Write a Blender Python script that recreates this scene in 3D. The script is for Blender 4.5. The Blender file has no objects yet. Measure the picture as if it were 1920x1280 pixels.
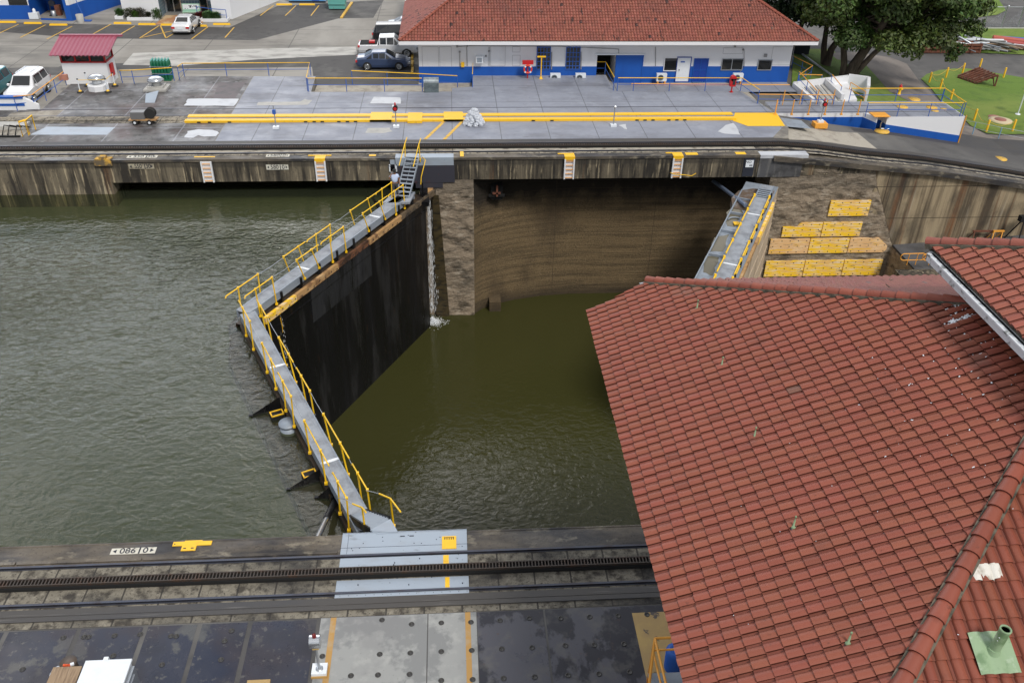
import bpy, bmesh, math, random
from math import sin, cos, pi, sqrt, radians, atan2
from mathutils import Vector, Matrix, noise as mnoise
random.seed(7)
S = bpy.context.scene
C = S.collection
H = 21.295
YAW, TILT, ROLL, FOC = 0.0762, 0.582, -0.0209, 1627.6
# ---------------------------------------------------------------- camera
fwd = Vector((sin(YAW)*cos(TILT), cos(YAW)*cos(TILT), -sin(TILT)))
rt = Vector((cos(YAW), -sin(YAW), 0)); dn = fwd.cross(rt)
r2 = rt*cos(ROLL) + dn*sin(ROLL); d2 = -rt*sin(ROLL) + dn*cos(ROLL)
cam = bpy.data.cameras.new('camera'); co = bpy.data.objects.new('camera', cam); C.objects.link(co)
m = Matrix((r2, -d2, -fwd)).transposed().to_4x4(); m.translation = (0, 0, H); co.matrix_world = m
cam.sensor_width = 36; cam.lens = FOC/1920*36; cam.clip_end = 3000; cam.clip_start = .1
S.camera = co
def ray(x, y): return r2*((x-960)/FOC) + d2*((y-640)/FOC) + fwd
def g(x, y, z=0.):                    # point of the photo on a level z
    v = ray(x, y); t = (H-z)/-v.z; return Vector((v.x*t, v.y*t, z))
def wy(x, y, Y):                      # point of the photo on an upright plane
    v = ray(x, y); t = Y/v.y; return Vector((v.x*t, Y, H+v.z*t))
# ---------------------------------------------------------------- terrain
ZX = [(-200, 0), (22.5, 0), (25, -.2), (28.7, -.72), (33, -1.15), (35.3, -1.5), (39.5, -2.15), (43, -2.75), (47, -3.0), (300, -3.0)]
def zt(x):
    for (a, b), (c, d) in zip(ZX, ZX[1:]):
        if x <= c: return b + (d-b)*(x-a)/(c-a)
    return -3.
LOW = -.6
def T(x, y): return zt(x) if y < 63.2 else min(LOW, zt(x))
def gt(px, py, hi=False):             # point of the photo on the terrain behind the lock
    z = LOW
    for _ in range(60):
        p = g(px, py, z); n = T(p.x, p.y if not hi else 80); z += (n-z)*.5
    return g(px, py, z)
# ---------------------------------------------------------------- materials
def N(nt, t, **k):
    n = nt.nodes.new(t)
    for a, b in k.items(): setattr(n, a, b)
    return n
def M(name, col, rough=.7, metal=0., layers=(), bump=(), joints=None, spec=.5, attr=False, rl=None, coat=0., trans=0., emit=None, island=0., bands=()):
    m = bpy.data.materials.new(name); m.use_nodes = True; nt = m.node_tree; L = nt.links.new
    b = nt.nodes['Principled BSDF']
    b.inputs['Roughness'].default_value = rough; b.inputs['Metallic'].default_value = metal
    b.inputs['Specular IOR Level'].default_value = spec; b.inputs['Coat Weight'].default_value = coat
    b.inputs['Base Color'].default_value = (*col, 1)
    if trans: b.inputs['Transmission Weight'].default_value = trans
    if emit:
        b.inputs['Emission Color'].default_value = (*emit[:3], 1); b.inputs['Emission Strength'].default_value = emit[3]
    tc = N(nt, 'ShaderNodeTexCoord'); cur = None
    def noi(scale, st, detail=6, rgh=.6, dist=0., off=0.):
        mp = N(nt, 'ShaderNodeMapping'); mp.inputs['Scale'].default_value = st; mp.inputs['Location'].default_value = (off, off*1.7, off*.3)
        L(tc.outputs['Object'], mp.inputs['Vector'])
        n = N(nt, 'ShaderNodeTexNoise'); n.inputs['Scale'].default_value = scale; n.inputs['Detail'].default_value = detail
        n.inputs['Roughness'].default_value = rgh; n.inputs['Distortion'].default_value = dist
        L(mp.outputs[0], n.inputs['Vector']); return n.outputs['Fac']
    def mixc(a, bcol, f, blend='MIX'):
        mx = N(nt, 'ShaderNodeMix', data_type='RGBA', blend_type=blend)
        if isinstance(f, float): mx.inputs[0].default_value = f
        else: L(f, mx.inputs[0])
        if a is None: mx.inputs[6].default_value = (*col, 1)
        else: L(a, mx.inputs[6])
        if isinstance(bcol, tuple): mx.inputs[7].default_value = (*bcol, 1)
        else: L(bcol, mx.inputs[7])
        return mx.outputs[2]
    if attr:
        at = N(nt, 'ShaderNodeAttribute', attribute_name='Col'); cur = at.outputs['Color']
    if island:
        ge = N(nt, 'ShaderNodeNewGeometry'); mr = N(nt, 'ShaderNodeMapRange')
        mr.inputs['To Min'].default_value = 1-island; mr.inputs['To Max'].default_value = 1+island
        L(ge.outputs['Random Per Island'], mr.inputs['Value']); cc = N(nt, 'ShaderNodeCombineColor')
        for i in range(3): L(mr.outputs[0], cc.inputs[i])
        cur = mixc(cur, cc.outputs[0], 1.0, 'MULTIPLY')
    for i, (c2, scale, st, lo, hi, amt) in enumerate(layers):
        f = noi(scale, st, off=i*13.7+len(name))
        mr = N(nt, 'ShaderNodeMapRange'); mr.inputs['From Min'].default_value = lo; mr.inputs['From Max'].default_value = hi
        mr.inputs['To Max'].default_value = amt; L(f, mr.inputs['Value'])
        cur = mixc(cur, c2, mr.outputs[0])
    for (ax, a0, a1, c2, amt, ns) in bands:      # second colour faded in over a zone along one axis
        sp = N(nt, 'ShaderNodeSeparateXYZ'); L(tc.outputs['Object'], sp.inputs[0])
        ma = N(nt, 'ShaderNodeMath', operation='MULTIPLY_ADD'); L(noi(.9, (1, 1, .6), off=8.), ma.inputs[0]); ma.inputs[1].default_value = ns; L(sp.outputs[ax], ma.inputs[2])
        mr = N(nt, 'ShaderNodeMapRange'); mr.inputs['From Min'].default_value = a0+ns*.5; mr.inputs['From Max'].default_value = a1+ns*.5; mr.inputs['To Max'].default_value = amt
        L(ma.outputs[0], mr.inputs['Value']); cur = mixc(cur, c2, mr.outputs[0])
    if joints:
        w, h, mort, jc, plane = joints
        vec = tc.outputs['Object']
        if plane != 'xy':
            sp = N(nt, 'ShaderNodeSeparateXYZ'); cb = N(nt, 'ShaderNodeCombineXYZ'); L(vec, sp.inputs[0])
            L(sp.outputs['X' if plane == 'xz' else 'Y'], cb.inputs[0]); L(sp.outputs['Z'], cb.inputs[1]); vec = cb.outputs[0]
        br = N(nt, 'ShaderNodeTexBrick'); br.offset = 0.
        br.inputs['Scale'].default_value = 1.; br.inputs['Brick Width'].default_value = w; br.inputs['Row Height'].default_value = h
        br.inputs['Mortar Size'].default_value = mort; br.inputs['Mortar Smooth'].default_value = .2
        L(vec, br.inputs['Vector']); mm = N(nt, 'ShaderNodeMath', operation='MULTIPLY'); mm.inputs[1].default_value = .85
        L(br.outputs['Fac'], mm.inputs[0]); cur = mixc(cur, jc, mm.outputs[0])
    if cur is not None: L(cur, b.inputs['Base Color'])
    if rl:
        f = noi(rl[0], rl[1], off=3.3); mr = N(nt, 'ShaderNodeMapRange'); mr.inputs['From Min'].default_value = .35; mr.inputs['From Max'].default_value = .65
        mr.inputs['To Min'].default_value = rl[2]; mr.inputs['To Max'].default_value = rl[3]; L(f, mr.inputs['Value']); L(mr.outputs[0], b.inputs['Roughness'])
    if bump:
        prev = None
        for (scale, st, stren, dist) in bump:
            bp = N(nt, 'ShaderNodeBump'); bp.inputs['Strength'].default_value = stren; bp.inputs['Distance'].default_value = dist
            L(noi(scale, st, off=5.), bp.inputs['Height'])
            if prev: L(prev, bp.inputs['Normal'])
            prev = bp.outputs[0]
        L(prev, b.inputs['Normal'])
    return m
U = (1, 1, 1)
XS = (1, 1, .09)     # streaks running down
HS = (.12, .12, 1.6)   # layers lying flat
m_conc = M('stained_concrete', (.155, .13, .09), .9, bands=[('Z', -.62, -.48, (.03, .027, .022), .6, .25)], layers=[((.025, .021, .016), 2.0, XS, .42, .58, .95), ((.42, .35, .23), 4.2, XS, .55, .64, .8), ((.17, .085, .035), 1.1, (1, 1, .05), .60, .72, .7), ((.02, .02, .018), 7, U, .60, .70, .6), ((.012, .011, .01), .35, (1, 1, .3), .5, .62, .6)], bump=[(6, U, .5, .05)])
m_pier = M('eroded_concrete', (.27, .215, .155), .95, bands=[('Z', -2.9, -2.2, (.13, .11, .085), .5, .5)], layers=[((.07, .055, .038), 1.3, (.8, .8, 1.5), .50, .64, .85), ((.44, .38, .30), 2.2, (.5, .5, 1.6), .54, .68, .8), ((.10, .085, .065), .5, U, .56, .70, .7), ((.03, .025, .02), 9, U, .62, .70, .8)], bump=[(2.2, (.7, .7, 1.6), .9, .08), (8, U, .9, .07)])
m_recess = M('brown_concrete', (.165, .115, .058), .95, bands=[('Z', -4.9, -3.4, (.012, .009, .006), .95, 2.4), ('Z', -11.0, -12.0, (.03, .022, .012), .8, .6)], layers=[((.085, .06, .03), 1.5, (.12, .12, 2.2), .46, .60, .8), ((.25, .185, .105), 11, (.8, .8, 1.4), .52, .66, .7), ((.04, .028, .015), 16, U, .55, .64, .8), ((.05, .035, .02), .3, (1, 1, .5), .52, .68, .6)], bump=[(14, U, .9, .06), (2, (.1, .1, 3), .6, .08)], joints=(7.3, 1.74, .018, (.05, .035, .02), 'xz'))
m_wing = M('streaked_concrete', (.34, .27, .17), .9, layers=[((.055, .035, .02), 1.6, (1, 1, .05), .45, .62, .9), ((.17, .075, .03), 1.3, (1, 1, .04), .55, .64, .85), ((.06, .05, .035), .5, (1, 1, .7), .45, .62, .6), ((.42, .37, .28), 2.2, (1, 1, .06), .58, .7, .5), ((.02, .018, .015), .5, (1, 1, .6), .56, .72, .7)], bump=[(7, U, .4, .04)], joints=(30, 2.4, .03, (.04, .03, .02), 'xz'))
m_coping = M('dark_coping', (.12, .10, .075), .8, layers=[((.025, .024, .026), 1.0, (.35, 1, 1), .42, .60, .95), ((.33, .29, .21), 2.5, (.5, 1, 1), .56, .7, .6), ((.02, .017, .014), 12, U, .58, .68, .6)], bump=[(9, U, .4, .03)], rl=(.8, (.4, 1, 1), .35, .9))
m_trackbed = M('track_concrete', (.30, .265, .205), .92, layers=[((.05, .043, .034), 2.6, (1, 1, 1), .47, .62, .9), ((.46, .42, .34), 4.5, U, .56, .72, .6), ((.03, .027, .023), 14, U, .56, .66, .85), ((.02, .02, .022), .5, (.5, 1, 1), .52, .66, .7)], bump=[(12, U, .6, .04)], joints=(1.15, 60, .03, (.045, .04, .034), 'xy'))
m_nbed = M('near_track_concrete', (.205, .185, .145), .92, layers=[((.045, .038, .03), 2.6, (1, 1, 1), .47, .62, .9), ((.33, .30, .24), 4.5, U, .55, .70, .6), ((.02, .018, .015), 14, U, .57, .66, .85), ((.02, .02, .022), .5, (.5, 1, 1), .50, .64, .8)], bump=[(12, U, .6, .04)], joints=(1.15, 60, .03, (.03, .027, .024), 'xy'))
m_steel = M('worn_rail_steel', (.075, .08, .10), .35, .7, layers=[((.05, .03, .02), 6, (.3, 1, 1), .5, .7, .6)])
m_rack = M('dark_rack_iron', (.06, .048, .04), .6, .4, layers=[((.11, .055, .03), 3, U, .52, .7, .6)])
m_black = M('black_void', (.006, .006, .006), .9)
m_deck = M('grey_blue_deck_paint', (.245, .262, .31), .6, layers=[((.12, .12, .135), .18, (.5, 1.4, 1), .55, .68, .7), ((.07, .065, .06), 2.2, (.25, 2, 1), .64, .72, .7), ((.145, .15, .175), .35, (.5, 1, 1), .48, .70, .7), ((.31, .33, .38), .7, U, .52, .7, .6), ((.06, .06, .065), 8, U, .66, .74, .8), ((.17, .17, .18), 3, (.6, 1, 1), .55, .75, .5)], joints=(3.4, 4.1, .035, (.10, .105, .12), 'xy'), rl=(.5, U, .4, .75))
m_deckold = M('dirty_bare_deck', (.11, .105, .10), .8, layers=[((.025, .023, .022), 1.8, (.8, 1, 1), .53, .62, .85), ((.30, .30, .31), 1.5, (1, .7, 1), .60, .67, .7), ((.045, .042, .042), .6, U, .44, .62, .9), ((.22, .22, .23), .9, U, .56, .7, .7), ((.09, .055, .05), .5, (1, .6, 1), .5, .68, .7), ((.02, .02, .02), 5, U, .66, .72, .8)], joints=(4.7, 4.3, .05, (.20, .20, .22), 'xy'), rl=(.4, U, .35, .8))
m_pale = M('pale_dry_concrete', (.44, .43, .40), .8, layers=[((.30, .30, .29), 1.3, U, .45, .7, .7), ((.1, .1, .1), 14, U, .66, .72, .5)])
m_patch = M('light_puddle_patch', (.50, .52, .55), .5, layers=[((.36, .37, .40), 1.2, U, .5, .7, .7)])
m_plate = M('pale_steel_plate', (.33, .385, .45), .5, .1, layers=[((.30, .33, .37), 1.6, (.6, 1, 1), .48, .68, .7), ((.06, .06, .06), 7, U, .68, .72, .9), ((.17, .17, .17), 4, (.4, 1, 1), .62, .74, .6)])
m_nearcoat = M('worn_navy_deck', (.016, .019, .036), .36, layers=[((.075, .075, .07), 1.1, U, .555, .60, .85), ((.028, .019, .022), .5, U, .45, .62, .7), ((.010, .010, .018), .6, U, .5, .62, .6), ((.11, .105, .095), 5, U, .60, .66, .6)], rl=(.5, U, .14, .45), bump=[(14, U, .2, .01)])
m_nearcoat2 = M('patchy_grey_deck', (.065, .065, .08), .4, layers=[((.010, .010, .018), .55, (1, .7, 1), .50, .53, .95), ((.11, .105, .095), 1.6, U, .52, .68, .6), ((.08, .045, .03), 6, U, .62, .72, .5)], rl=(.5, U, .25, .6), bump=[(14, U, .2, .01)])
m_nearpale = M('bare_pale_concrete', (.29, .295, .285), .75, layers=[((.19, .195, .195), .6, U, .50, .54, .8), ((.38, .38, .36), 2.5, U, .52, .7, .6), ((.12, .12, .12), 10, U, .66, .72, .6), ((.20, .2, .2), .35, U, .55, .62, .5)], bump=[(20, U, .2, .01)])
m_tan = M('worn_tan_paint', (.40, .27, .11), .7, layers=[((.05, .05, .06), 2.2, U, .60, .64, .9), ((.6, .42, .12), 1, U, .5, .7, .6)])
m_strip = M('dark_cable_strip', (.06, .055, .05), .6, layers=[((.045, .045, .05), .7, (.3, 1, 1), .45, .62, .8), ((.19, .18, .165), 4, (.1, 3, 1), .62, .7, .5)])
m_asph = M('weathered_asphalt', (.085, .082, .08), .9, layers=[((.15, .145, .135), .12, (1, .5, 1), .45, .65, .8), ((.05, .05, .05), .5, U, .5, .68, .6), ((.2, .19, .175), 3, (.3, 1, 1), .62, .75, .4)], bump=[(30, U, .2, .01)])
m_lot = M('lot_concrete', (.25, .235, .21), .9, layers=[((.33, .315, .285), .2, (1, .4, 1), .45, .65, .8), ((.13, .125, .115), .35, (.4, 1, 1), .50, .68, .7), ((.08, .075, .07), 1.2, (.3, 1, 1), .60, .74, .5)], joints=(7.5, 6, .05, (.12, .115, .105), 'xy'))
m_lotwhite = M('whitened_concrete', (.46, .45, .42), .85, layers=[((.27, .26, .24), .9, (.5, 1, 1), .46, .6, .85)])
m_lotdark = M('dark_stained_asphalt', (.075, .072, .07), .85, layers=[((.16, .155, .145), .3, U, .5, .7, .7), ((.035, .035, .035), .8, U, .55, .7, .6)])
m_tanroad = M('brown_gravel_road', (.20, .175, .155), .95, layers=[((.12, .105, .095), .5, (1, .6, 1), .45, .65, .7), ((.27, .25, .22), 5, U, .58, .72, .5)])
m_tanconc = M('tan_rough_concrete', (.36, .33, .275), .9, layers=[((.21, .185, .155), 1.2, (1, .6, 1), .48, .65, .8), ((.46, .43, .37), 4, U, .55, .7, .5)])
m_grass = M('lawn_grass', (.11, .19, .022), .95, layers=[((.20, .25, .05), .12, (.5, 1, 1), .42, .64, .85), ((.045, .10, .015), .7, U, .5, .7, .55), ((.2, .22, .07), 3, U, .62, .76, .4)], bump=[(40, U, .8, .04)])
m_white = M('white_wall_paint', (.74, .75, .77), .65, layers=[((.55, .55, .55), .6, (1, 1, .3), .55, .75, .45), ((.45, .44, .40), 2.5, (1, 1, .1), .64, .78, .4)])
m_blue = M('blue_wall_paint', (.004, .085, .40), .55, layers=[((.003, .05, .28), .8, (1, 1, .4), .5, .72, .5)])
m_yel = M('yellow_paint', (.86, .50, .015), .5, layers=[((.45, .25, .03), 4, U, .60, .72, .6)])
m_yelr = M('yellow_rail_paint', (.88, .54, .012), .4, layers=[((.42, .22, .02), 9, U, .62, .72, .5)])
m_oran = M('orange_rail_paint', (.80, .36, .05), .5, layers=[((.4, .2, .08), 5, U, .58, .72, .5)])
m_line = M('yellow_line_paint', (.70, .42, .06), .7, layers=[((.25, .2, .12), 5, U, .52, .66, .7)])
m_orline = M('faded_orange_line', (.42, .24, .07), .7, layers=[((.40, .30, .18), 3, U, .5, .66, .7)])
m_bpost = M('blue_post_paint', (.03, .11, .42), .5)
m_dglass = M('dark_window_glass', (.012, .014, .016), .06, spec=.8)
m_door = M('blue_door_paint', (.004, .045, .30), .5)
m_grey = M('grey_painted_steel', (.27, .31, .36), .5, .1, layers=[((.17, .19, .22), 1.4, U, .48, .68, .6), ((.09, .09, .1), 6, U, .64, .72, .6)])
m_walk = M('walkway_grating', (.30, .325, .36), .6, .1, layers=[((.17, .18, .20), 1.6, U, .44, .64, .8), ((.09, .09, .1), 9, U, .62, .72, .5)], bump=[(40, U, .3, .01)])
m_gate = M('wet_black_gate_steel', (.007, .007, .008), .45, spec=.3, layers=[((.022, .022, .023), 1.1, (1, 1, .14), .50, .60, .9), ((.006, .006, .007), .8, (1, 1, .3), .5, .6, .8), ((.035, .02, .012), 2.4, (1, 1, .3), .62, .74, .6)], rl=(1.1, (1, 1, .08), .16, .62), bump=[(3, (1, 1, .2), .25, .05), (18, U, .2, .02)])
m_gatetop = M('muddy_gate_top', (.075, .055, .035), .5, layers=[((.02, .018, .014), 1.3, U, .45, .62, .9), ((.14, .105, .06), 2.6, U, .58, .7, .6)], bump=[(6, U, .6, .06)])
m_beige = M('sun_bleached_gate_boards', (.46, .37, .27), .8, layers=[((.24, .17, .11), 1.5, (1, 1, .05), .48, .64, .85), ((.6, .52, .42), 2, (1, 1, .06), .58, .72, .6)], bump=[(3, (1, 1, .06), .6, .05)])
m_wood = M('worn_fender_wood', (.46, .27, .11), .75, layers=[((.13, .06, .03), 1.6, (1, 1, 1), .48, .62, .85), ((.62, .42, .22), 2.5, (.4, .4, 2), .55, .7, .6), ((.02, .02, .02), 9, U, .62, .68, .6)])
m_board = M('scraped_yellow_board', (.98, .60, .02), .6, layers=[((.80, .50, .20), 2.6, (.35, 1, 2.2), .48, .55, .85), ((.88, .70, .46), 4.5, (.25, 1, 2.6), .52, .58, .85), ((.06, .06, .06), 4.2, (.3, 1, 2.4), .60, .66, .85)])
m_board2 = M('scraped_bare_board', (.78, .48, .22), .65, layers=[((.88, .64, .38), 4, (.3, 1, 2.4), .48, .60, .8), ((.92, .52, .02), 2.2, (.3, 1, 2.), .56, .61, .9), ((.08, .06, .06), 4.5, (.35, 1, 2.4), .60, .67, .8)])
m_timber = M('weathered_plywood', (.30, .21, .13), .8, layers=[((.18, .12, .075), 3, (6, .6, 1), .45, .62, .8), ((.42, .33, .23), 4, (5, .5, 1), .56, .7, .6)])
m_cwhite = M('white_box_paint', (.72, .76, .80), .4, layers=[((.6, .63, .67), 3, U, .5, .7, .5)])
m_red = M('red_paint', (.50, .012, .015), .45)
m_rust = M('rusty_steel', (.16, .055, .03), .85, layers=[((.30, .2, .15), 2, U, .55, .68, .7), ((.06, .025, .018), 3, U, .48, .6, .6)])
m_tile = M('clay_roof_tiles', (.36, .11, .08), .5, attr=True, spec=.3, layers=[((.10, .038, .03), 1.3, U, .60, .76, .45), ((.16, .12, .09), .5, U, .66, .74, .4), ((.05, .025, .02), 7, U, .64, .72, .5)], bump=[(30, U, .15, .01)])
m_tile_far = M('spotted_clay_tiles', (.36, .11, .08), .7, attr=True, layers=[((.03, .016, .014), 2.3, (1.6, .4, .4), .60, .66, .9), ((.12, .045, .035), .25, (1, .6, 1), .50, .70, .55), ((.5, .22, .17), 5, U, .55, .7, .35)])
m_mortar = M('mossy_mortar', (.15, .135, .10), .9, layers=[((.04, .04, .03), 5, U, .45, .62, .9)])
m_fascia = M('mouldy_white_fascia', (.60, .63, .66), .6, layers=[((.05, .06, .05), 3.2, U, .56, .66, .85)])
m_pinkroof = M('crimson_corrugated_roof', (.32, .08, .12), .45, .1)
m_leaf = M('broad_leaves', (.06, .10, .02), .6, attr=True)
m_bark = M('grey_bark', (.11, .085, .065), .95, layers=[((.04, .03, .025), 4, (1, 1, .2), .45, .62, .8)], bump=[(8, (1, 1, .2), .8, .06)])
m_rub = M('black_rubber', (.018, .018, .018), .8)
m_chrome = M('bright_metal', (.6, .62, .64), .22, .9)
m_alu = M('galvanised_metal', (.42, .45, .48), .4, .7)
m_skin = M('brown_skin', (.28, .14, .08), .6)
m_shirt = M('pale_blue_shirt', (.48, .56, .76), .85)
m_trous = M('dark_grey_trousers', (.055, .058, .07), .85)
m_hair = M('black_cap_cloth', (.012, .012, .014), .8)
m_foam = M('white_falling_water', (.80, .83, .86), .35)
m_green = M('green_cylinder_paint', (.008, .12, .06), .35)
m_tblue = M('teal_painted_steel', (.14, .42, .38), .55, layers=[((.25, .12, .06), 3, U, .60, .72, .6)])
m_signw = M('dirty_white_sign_paint', (.60, .58, .50), .75, layers=[((.25, .22, .16), 3, U, .55, .72, .7)])
m_ink = M('black_sign_ink', (.015, .018, .03), .7)
m_moss = M('copper_green_sheet', (.25, .36, .21), .6, layers=[((.10, .19, .08), 3, U, .48, .62, .8), ((.55, .62, .52), 2, U, .55, .68, .7)])
m_seal = M('white_sealant', (.68, .66, .60), .7, layers=[((.25, .2, .13), 4, U, .52, .66, .7)])
m_bag = M('crumpled_grey_bags', (.55, .58, .63), .45, layers=[((.3, .32, .36), 4, U, .5, .66, .6)])
m_puddle = M('wet_puddle', (.13, .115, .075), .06, spec=.6)
m_paleline = M('pale_faded_paint', (.52, .52, .50), .8)
# ---------------------------------------------------------------- mesh builder
class MB:
    def __init__(s): s.v = []; s.f = []; s.c = []; s.sm = []
    def add(s, vs, fs, col=None, smooth=False):
        o = len(s.v); s.v += [tuple(v) for v in vs]
        for f in fs: s.f.append([i+o for i in f]); s.c.append(col); s.sm.append(smooth)
        return s
    def box(s, c, d, rz=0., R=None, col=None):
        x, y, z = d[0]/2, d[1]/2, d[2]/2; Q = R or Matrix.Rotation(rz, 3, 'Z'); c = Vector(c)
        vs = [c+Q@Vector((a*x, b*y, e*z)) for e in (-1, 1) for a, b in ((-1, -1), (1, -1), (1, 1), (-1, 1))]
        return s.add(vs, [(3, 2, 1, 0), (4, 5, 6, 7), (0, 1, 5, 4), (1, 2, 6, 5), (2, 3, 7, 6), (3, 0, 4, 7)], col)
    def bx(s, x0, x1, y0, y1, z0, z1, col=None): return s.box(((x0+x1)/2, (y0+y1)/2, (z0+z1)/2), (x1-x0, y1-y0, z1-z0), col=col)
    def prism(s, pts, z0, z1, col=None):            # pts xy ccw; z numbers or lists
        n = len(pts); a = [z0]*n if not isinstance(z0, (list, tuple)) else z0; b = [z1]*n if not isinstance(z1, (list, tuple)) else z1
        ar = sum(pts[i][0]*pts[(i+1) % n][1]-pts[(i+1) % n][0]*pts[i][1] for i in range(n))
        if ar < 0: pts = pts[::-1]; a = list(a)[::-1]; b = list(b)[::-1]
        vs = [(p[0], p[1], z) for p, z in zip(pts, a)] + [(p[0], p[1], z) for p, z in zip(pts, b)]
        return s.add(vs, [list(range(n))[::-1], list(range(n, 2*n))] + [(i, (i+1) % n, (i+1) % n+n, i+n) for i in range(n)], col)
    def plate(s, pts, thick, n):                  # planar outline given thickness along -n
        pts = [Vector(p) for p in pts]; n = Vector(n).normalized(); k = len(pts)
        vs = pts+[p-n*thick for p in pts]
        return s.add(vs, [list(range(k)), list(range(k, 2*k))[::-1]] + [(i, i+k, (i+1) % k+k, (i+1) % k) for i in range(k)])
    def bar(s, a, b, w, h, up=(0, 0, 1), col=None):         # box bar from a to b
        a = Vector(a); b = Vector(b); d = b-a; l = d.length
        if l < 1e-6: return s
        d.normalize(); u = Vector(up); sd = d.cross(u)
        if sd.length < 1e-3: sd = d.cross(Vector((1, 0, 0)))
        sd.normalize(); u = sd.cross(d); R = Matrix((d, sd, u)).transposed()
        return s.box((a+b)/2, (l, w, h), R=R, col=col)
    def tube(s, pts, r, n=6, caps=True, col=None):
        pts = [Vector(p) for p in pts]; k = len(pts); rs = r if isinstance(r, (list, tuple)) else [r]*k; vs = []; fs = []
        for i, p in enumerate(pts):
            d = (pts[min(i+1, k-1)]-pts[max(i-1, 0)]).normalized(); sd = d.cross(Vector((0, 0, 1)))
            if sd.length < 1e-2: sd = d.cross(Vector((0, 1, 0)))
            sd.normalize(); u = sd.cross(d)
            for j in range(n): vs.append(p+(sd*cos(2*pi*j/n)+u*sin(2*pi*j/n))*rs[i])
        for i in range(k-1):
            for j in range(n): fs.append((i*n+j, i*n+(j+1) % n, (i+1)*n+(j+1) % n, (i+1)*n+j))
        s.add(vs, fs, col, True)
        if caps: s.add([vs[j] for j in range(n)], [list(range(n))[::-1]], col); s.add([vs[(k-1)*n+j] for j in range(n)], [list(range(n))], col)
        return s
    def lathe(s, c, prof, n=16, axis='z', col=None, smooth=True):  # prof [(r, h)]
        c = Vector(c); vs = []; fs = []
        for r, h in prof:
            for j in range(n):
                a = 2*pi*j/n
                q = (r*cos(a), r*sin(a), h) if axis == 'z' else ((h, r*cos(a), r*sin(a)) if axis == 'x' else (r*cos(a), h, -r*sin(a)))
                vs.append(c+Vector(q))
        for i in range(len(prof)-1):
            for j in range(n): fs.append((i*n+j, i*n+(j+1) % n, (i+1)*n+(j+1) % n, (i+1)*n+j))
        fs.append(list(range(n))[::-1]); fs.append([(len(prof)-1)*n+j for j in range(n)])
        s.add(vs, fs[:-2], col, smooth); s.add([vs[j] for j in range(n)], [list(range(n))[::-1]], col); s.add([vs[(len(prof)-1)*n+j] for j in range(n)], [list(range(n))], col)
        return s
    def sheet(s, pts, z):
        return s.add([(p[0], p[1], z if not callable(z) else z(p[0], p[1])) for p in pts], [list(range(len(pts)))])
    def mesh(s, name, mat, off=None):
        me = bpy.data.meshes.new(name); o = off or Vector((0, 0, 0))
        me.from_pydata([(v[0]-o[0], v[1]-o[1], v[2]-o[2]) for v in s.v], [], s.f); 
        me.polygons.foreach_set('use_smooth', s.sm)
        if any(c is not None for c in s.c):
            ca = me.color_attributes.new('Col', 'BYTE_COLOR', 'CORNER'); buf = []
            for f, c in zip(s.f, s.c):
                c = c or (1, 1, 1)
                for _ in f: buf += [*c, 1.]
            ca.data.foreach_set('color', buf)
        for k in (mat if isinstance(mat, (list, tuple)) else [mat]): me.materials.append(k)
        me.update(); return me
def tag(o, label=None, cat=None, group=None, kind=None):
    if label: o['label'] = label
    if cat: o['category'] = cat
    if group: o['group'] = group
    if kind: o['kind'] = kind
    return o
def thing(name, label, cat, loc=(0, 0, 0), rz=0., group=None):
    o = bpy.data.objects.new(name, None); C.objects.link(o); o.location = loc; o.rotation_euler = (0, 0, rz); o.empty_display_size = .2
    return tag(o, label, cat, group)
def part(name, mb, mat, parent=None, world=False, label=None):   # local coordinates unless world
    o = None
    if isinstance(mb, MB):
        off = None
        if world and parent is not None:
            off = Vector(parent.location)
            if parent.parent: off = off + Vector(parent.parent.location)
        mb = mb.mesh(name, mat, off)
    o = bpy.data.objects.new(name, mb); C.objects.link(o)
    if parent is not None: o.parent = parent
    if label: o['label'] = label
    return o
def multi(name, lst, parent=None, world=False, label=None):   # one part, several materials
    al = MB(); mats = []; idx = []
    for mb, mt in lst:
        al.add(mb.v, mb.f); al.sm[-len(mb.f):] = mb.sm; mats.append(mt); idx += [len(mats)-1]*len(mb.f)
    off = None
    if world: off = Vector(parent.location)
    me = al.mesh(name, mats, off); me.polygons.foreach_set('material_index', idx)
    o = bpy.data.objects.new(name, me); C.objects.link(o)
    if parent is not None: o.parent = parent
    if label: o['label'] = label
    return o
def each(name, mat, parent, world=True):     # b -> one part per call of the returned function
    def put(fn, *a, **k):
        b = MB(); getattr(b, fn)(*a, **k); return part(name, b, mat, parent, world)
    return put
def single(name, mb, mat, label, cat, group=None, org=None):
    off = Vector(org) if org is not None else None
    me = mb.mesh(name, mat, off); o = bpy.data.objects.new(name, me); C.objects.link(o)
    if off: o.location = off
    return tag(o, label, cat, group)
def struct(name, mb, mat, kind='structure'):
    o = part(name, mb, mat); o['kind'] = kind; return o
def copy_tree(o, parent=None, loc=None, rz=None, label=None):
    c = o.copy(); C.objects.link(c)
    if parent is not None: c.parent = parent
    if loc is not None: c.location = loc
    if rz is not None: c.rotation_euler = (0, 0, rz)
    if label: c['label'] = label
    for ch in list(o.children): copy_tree(ch, c)
    return c
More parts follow.
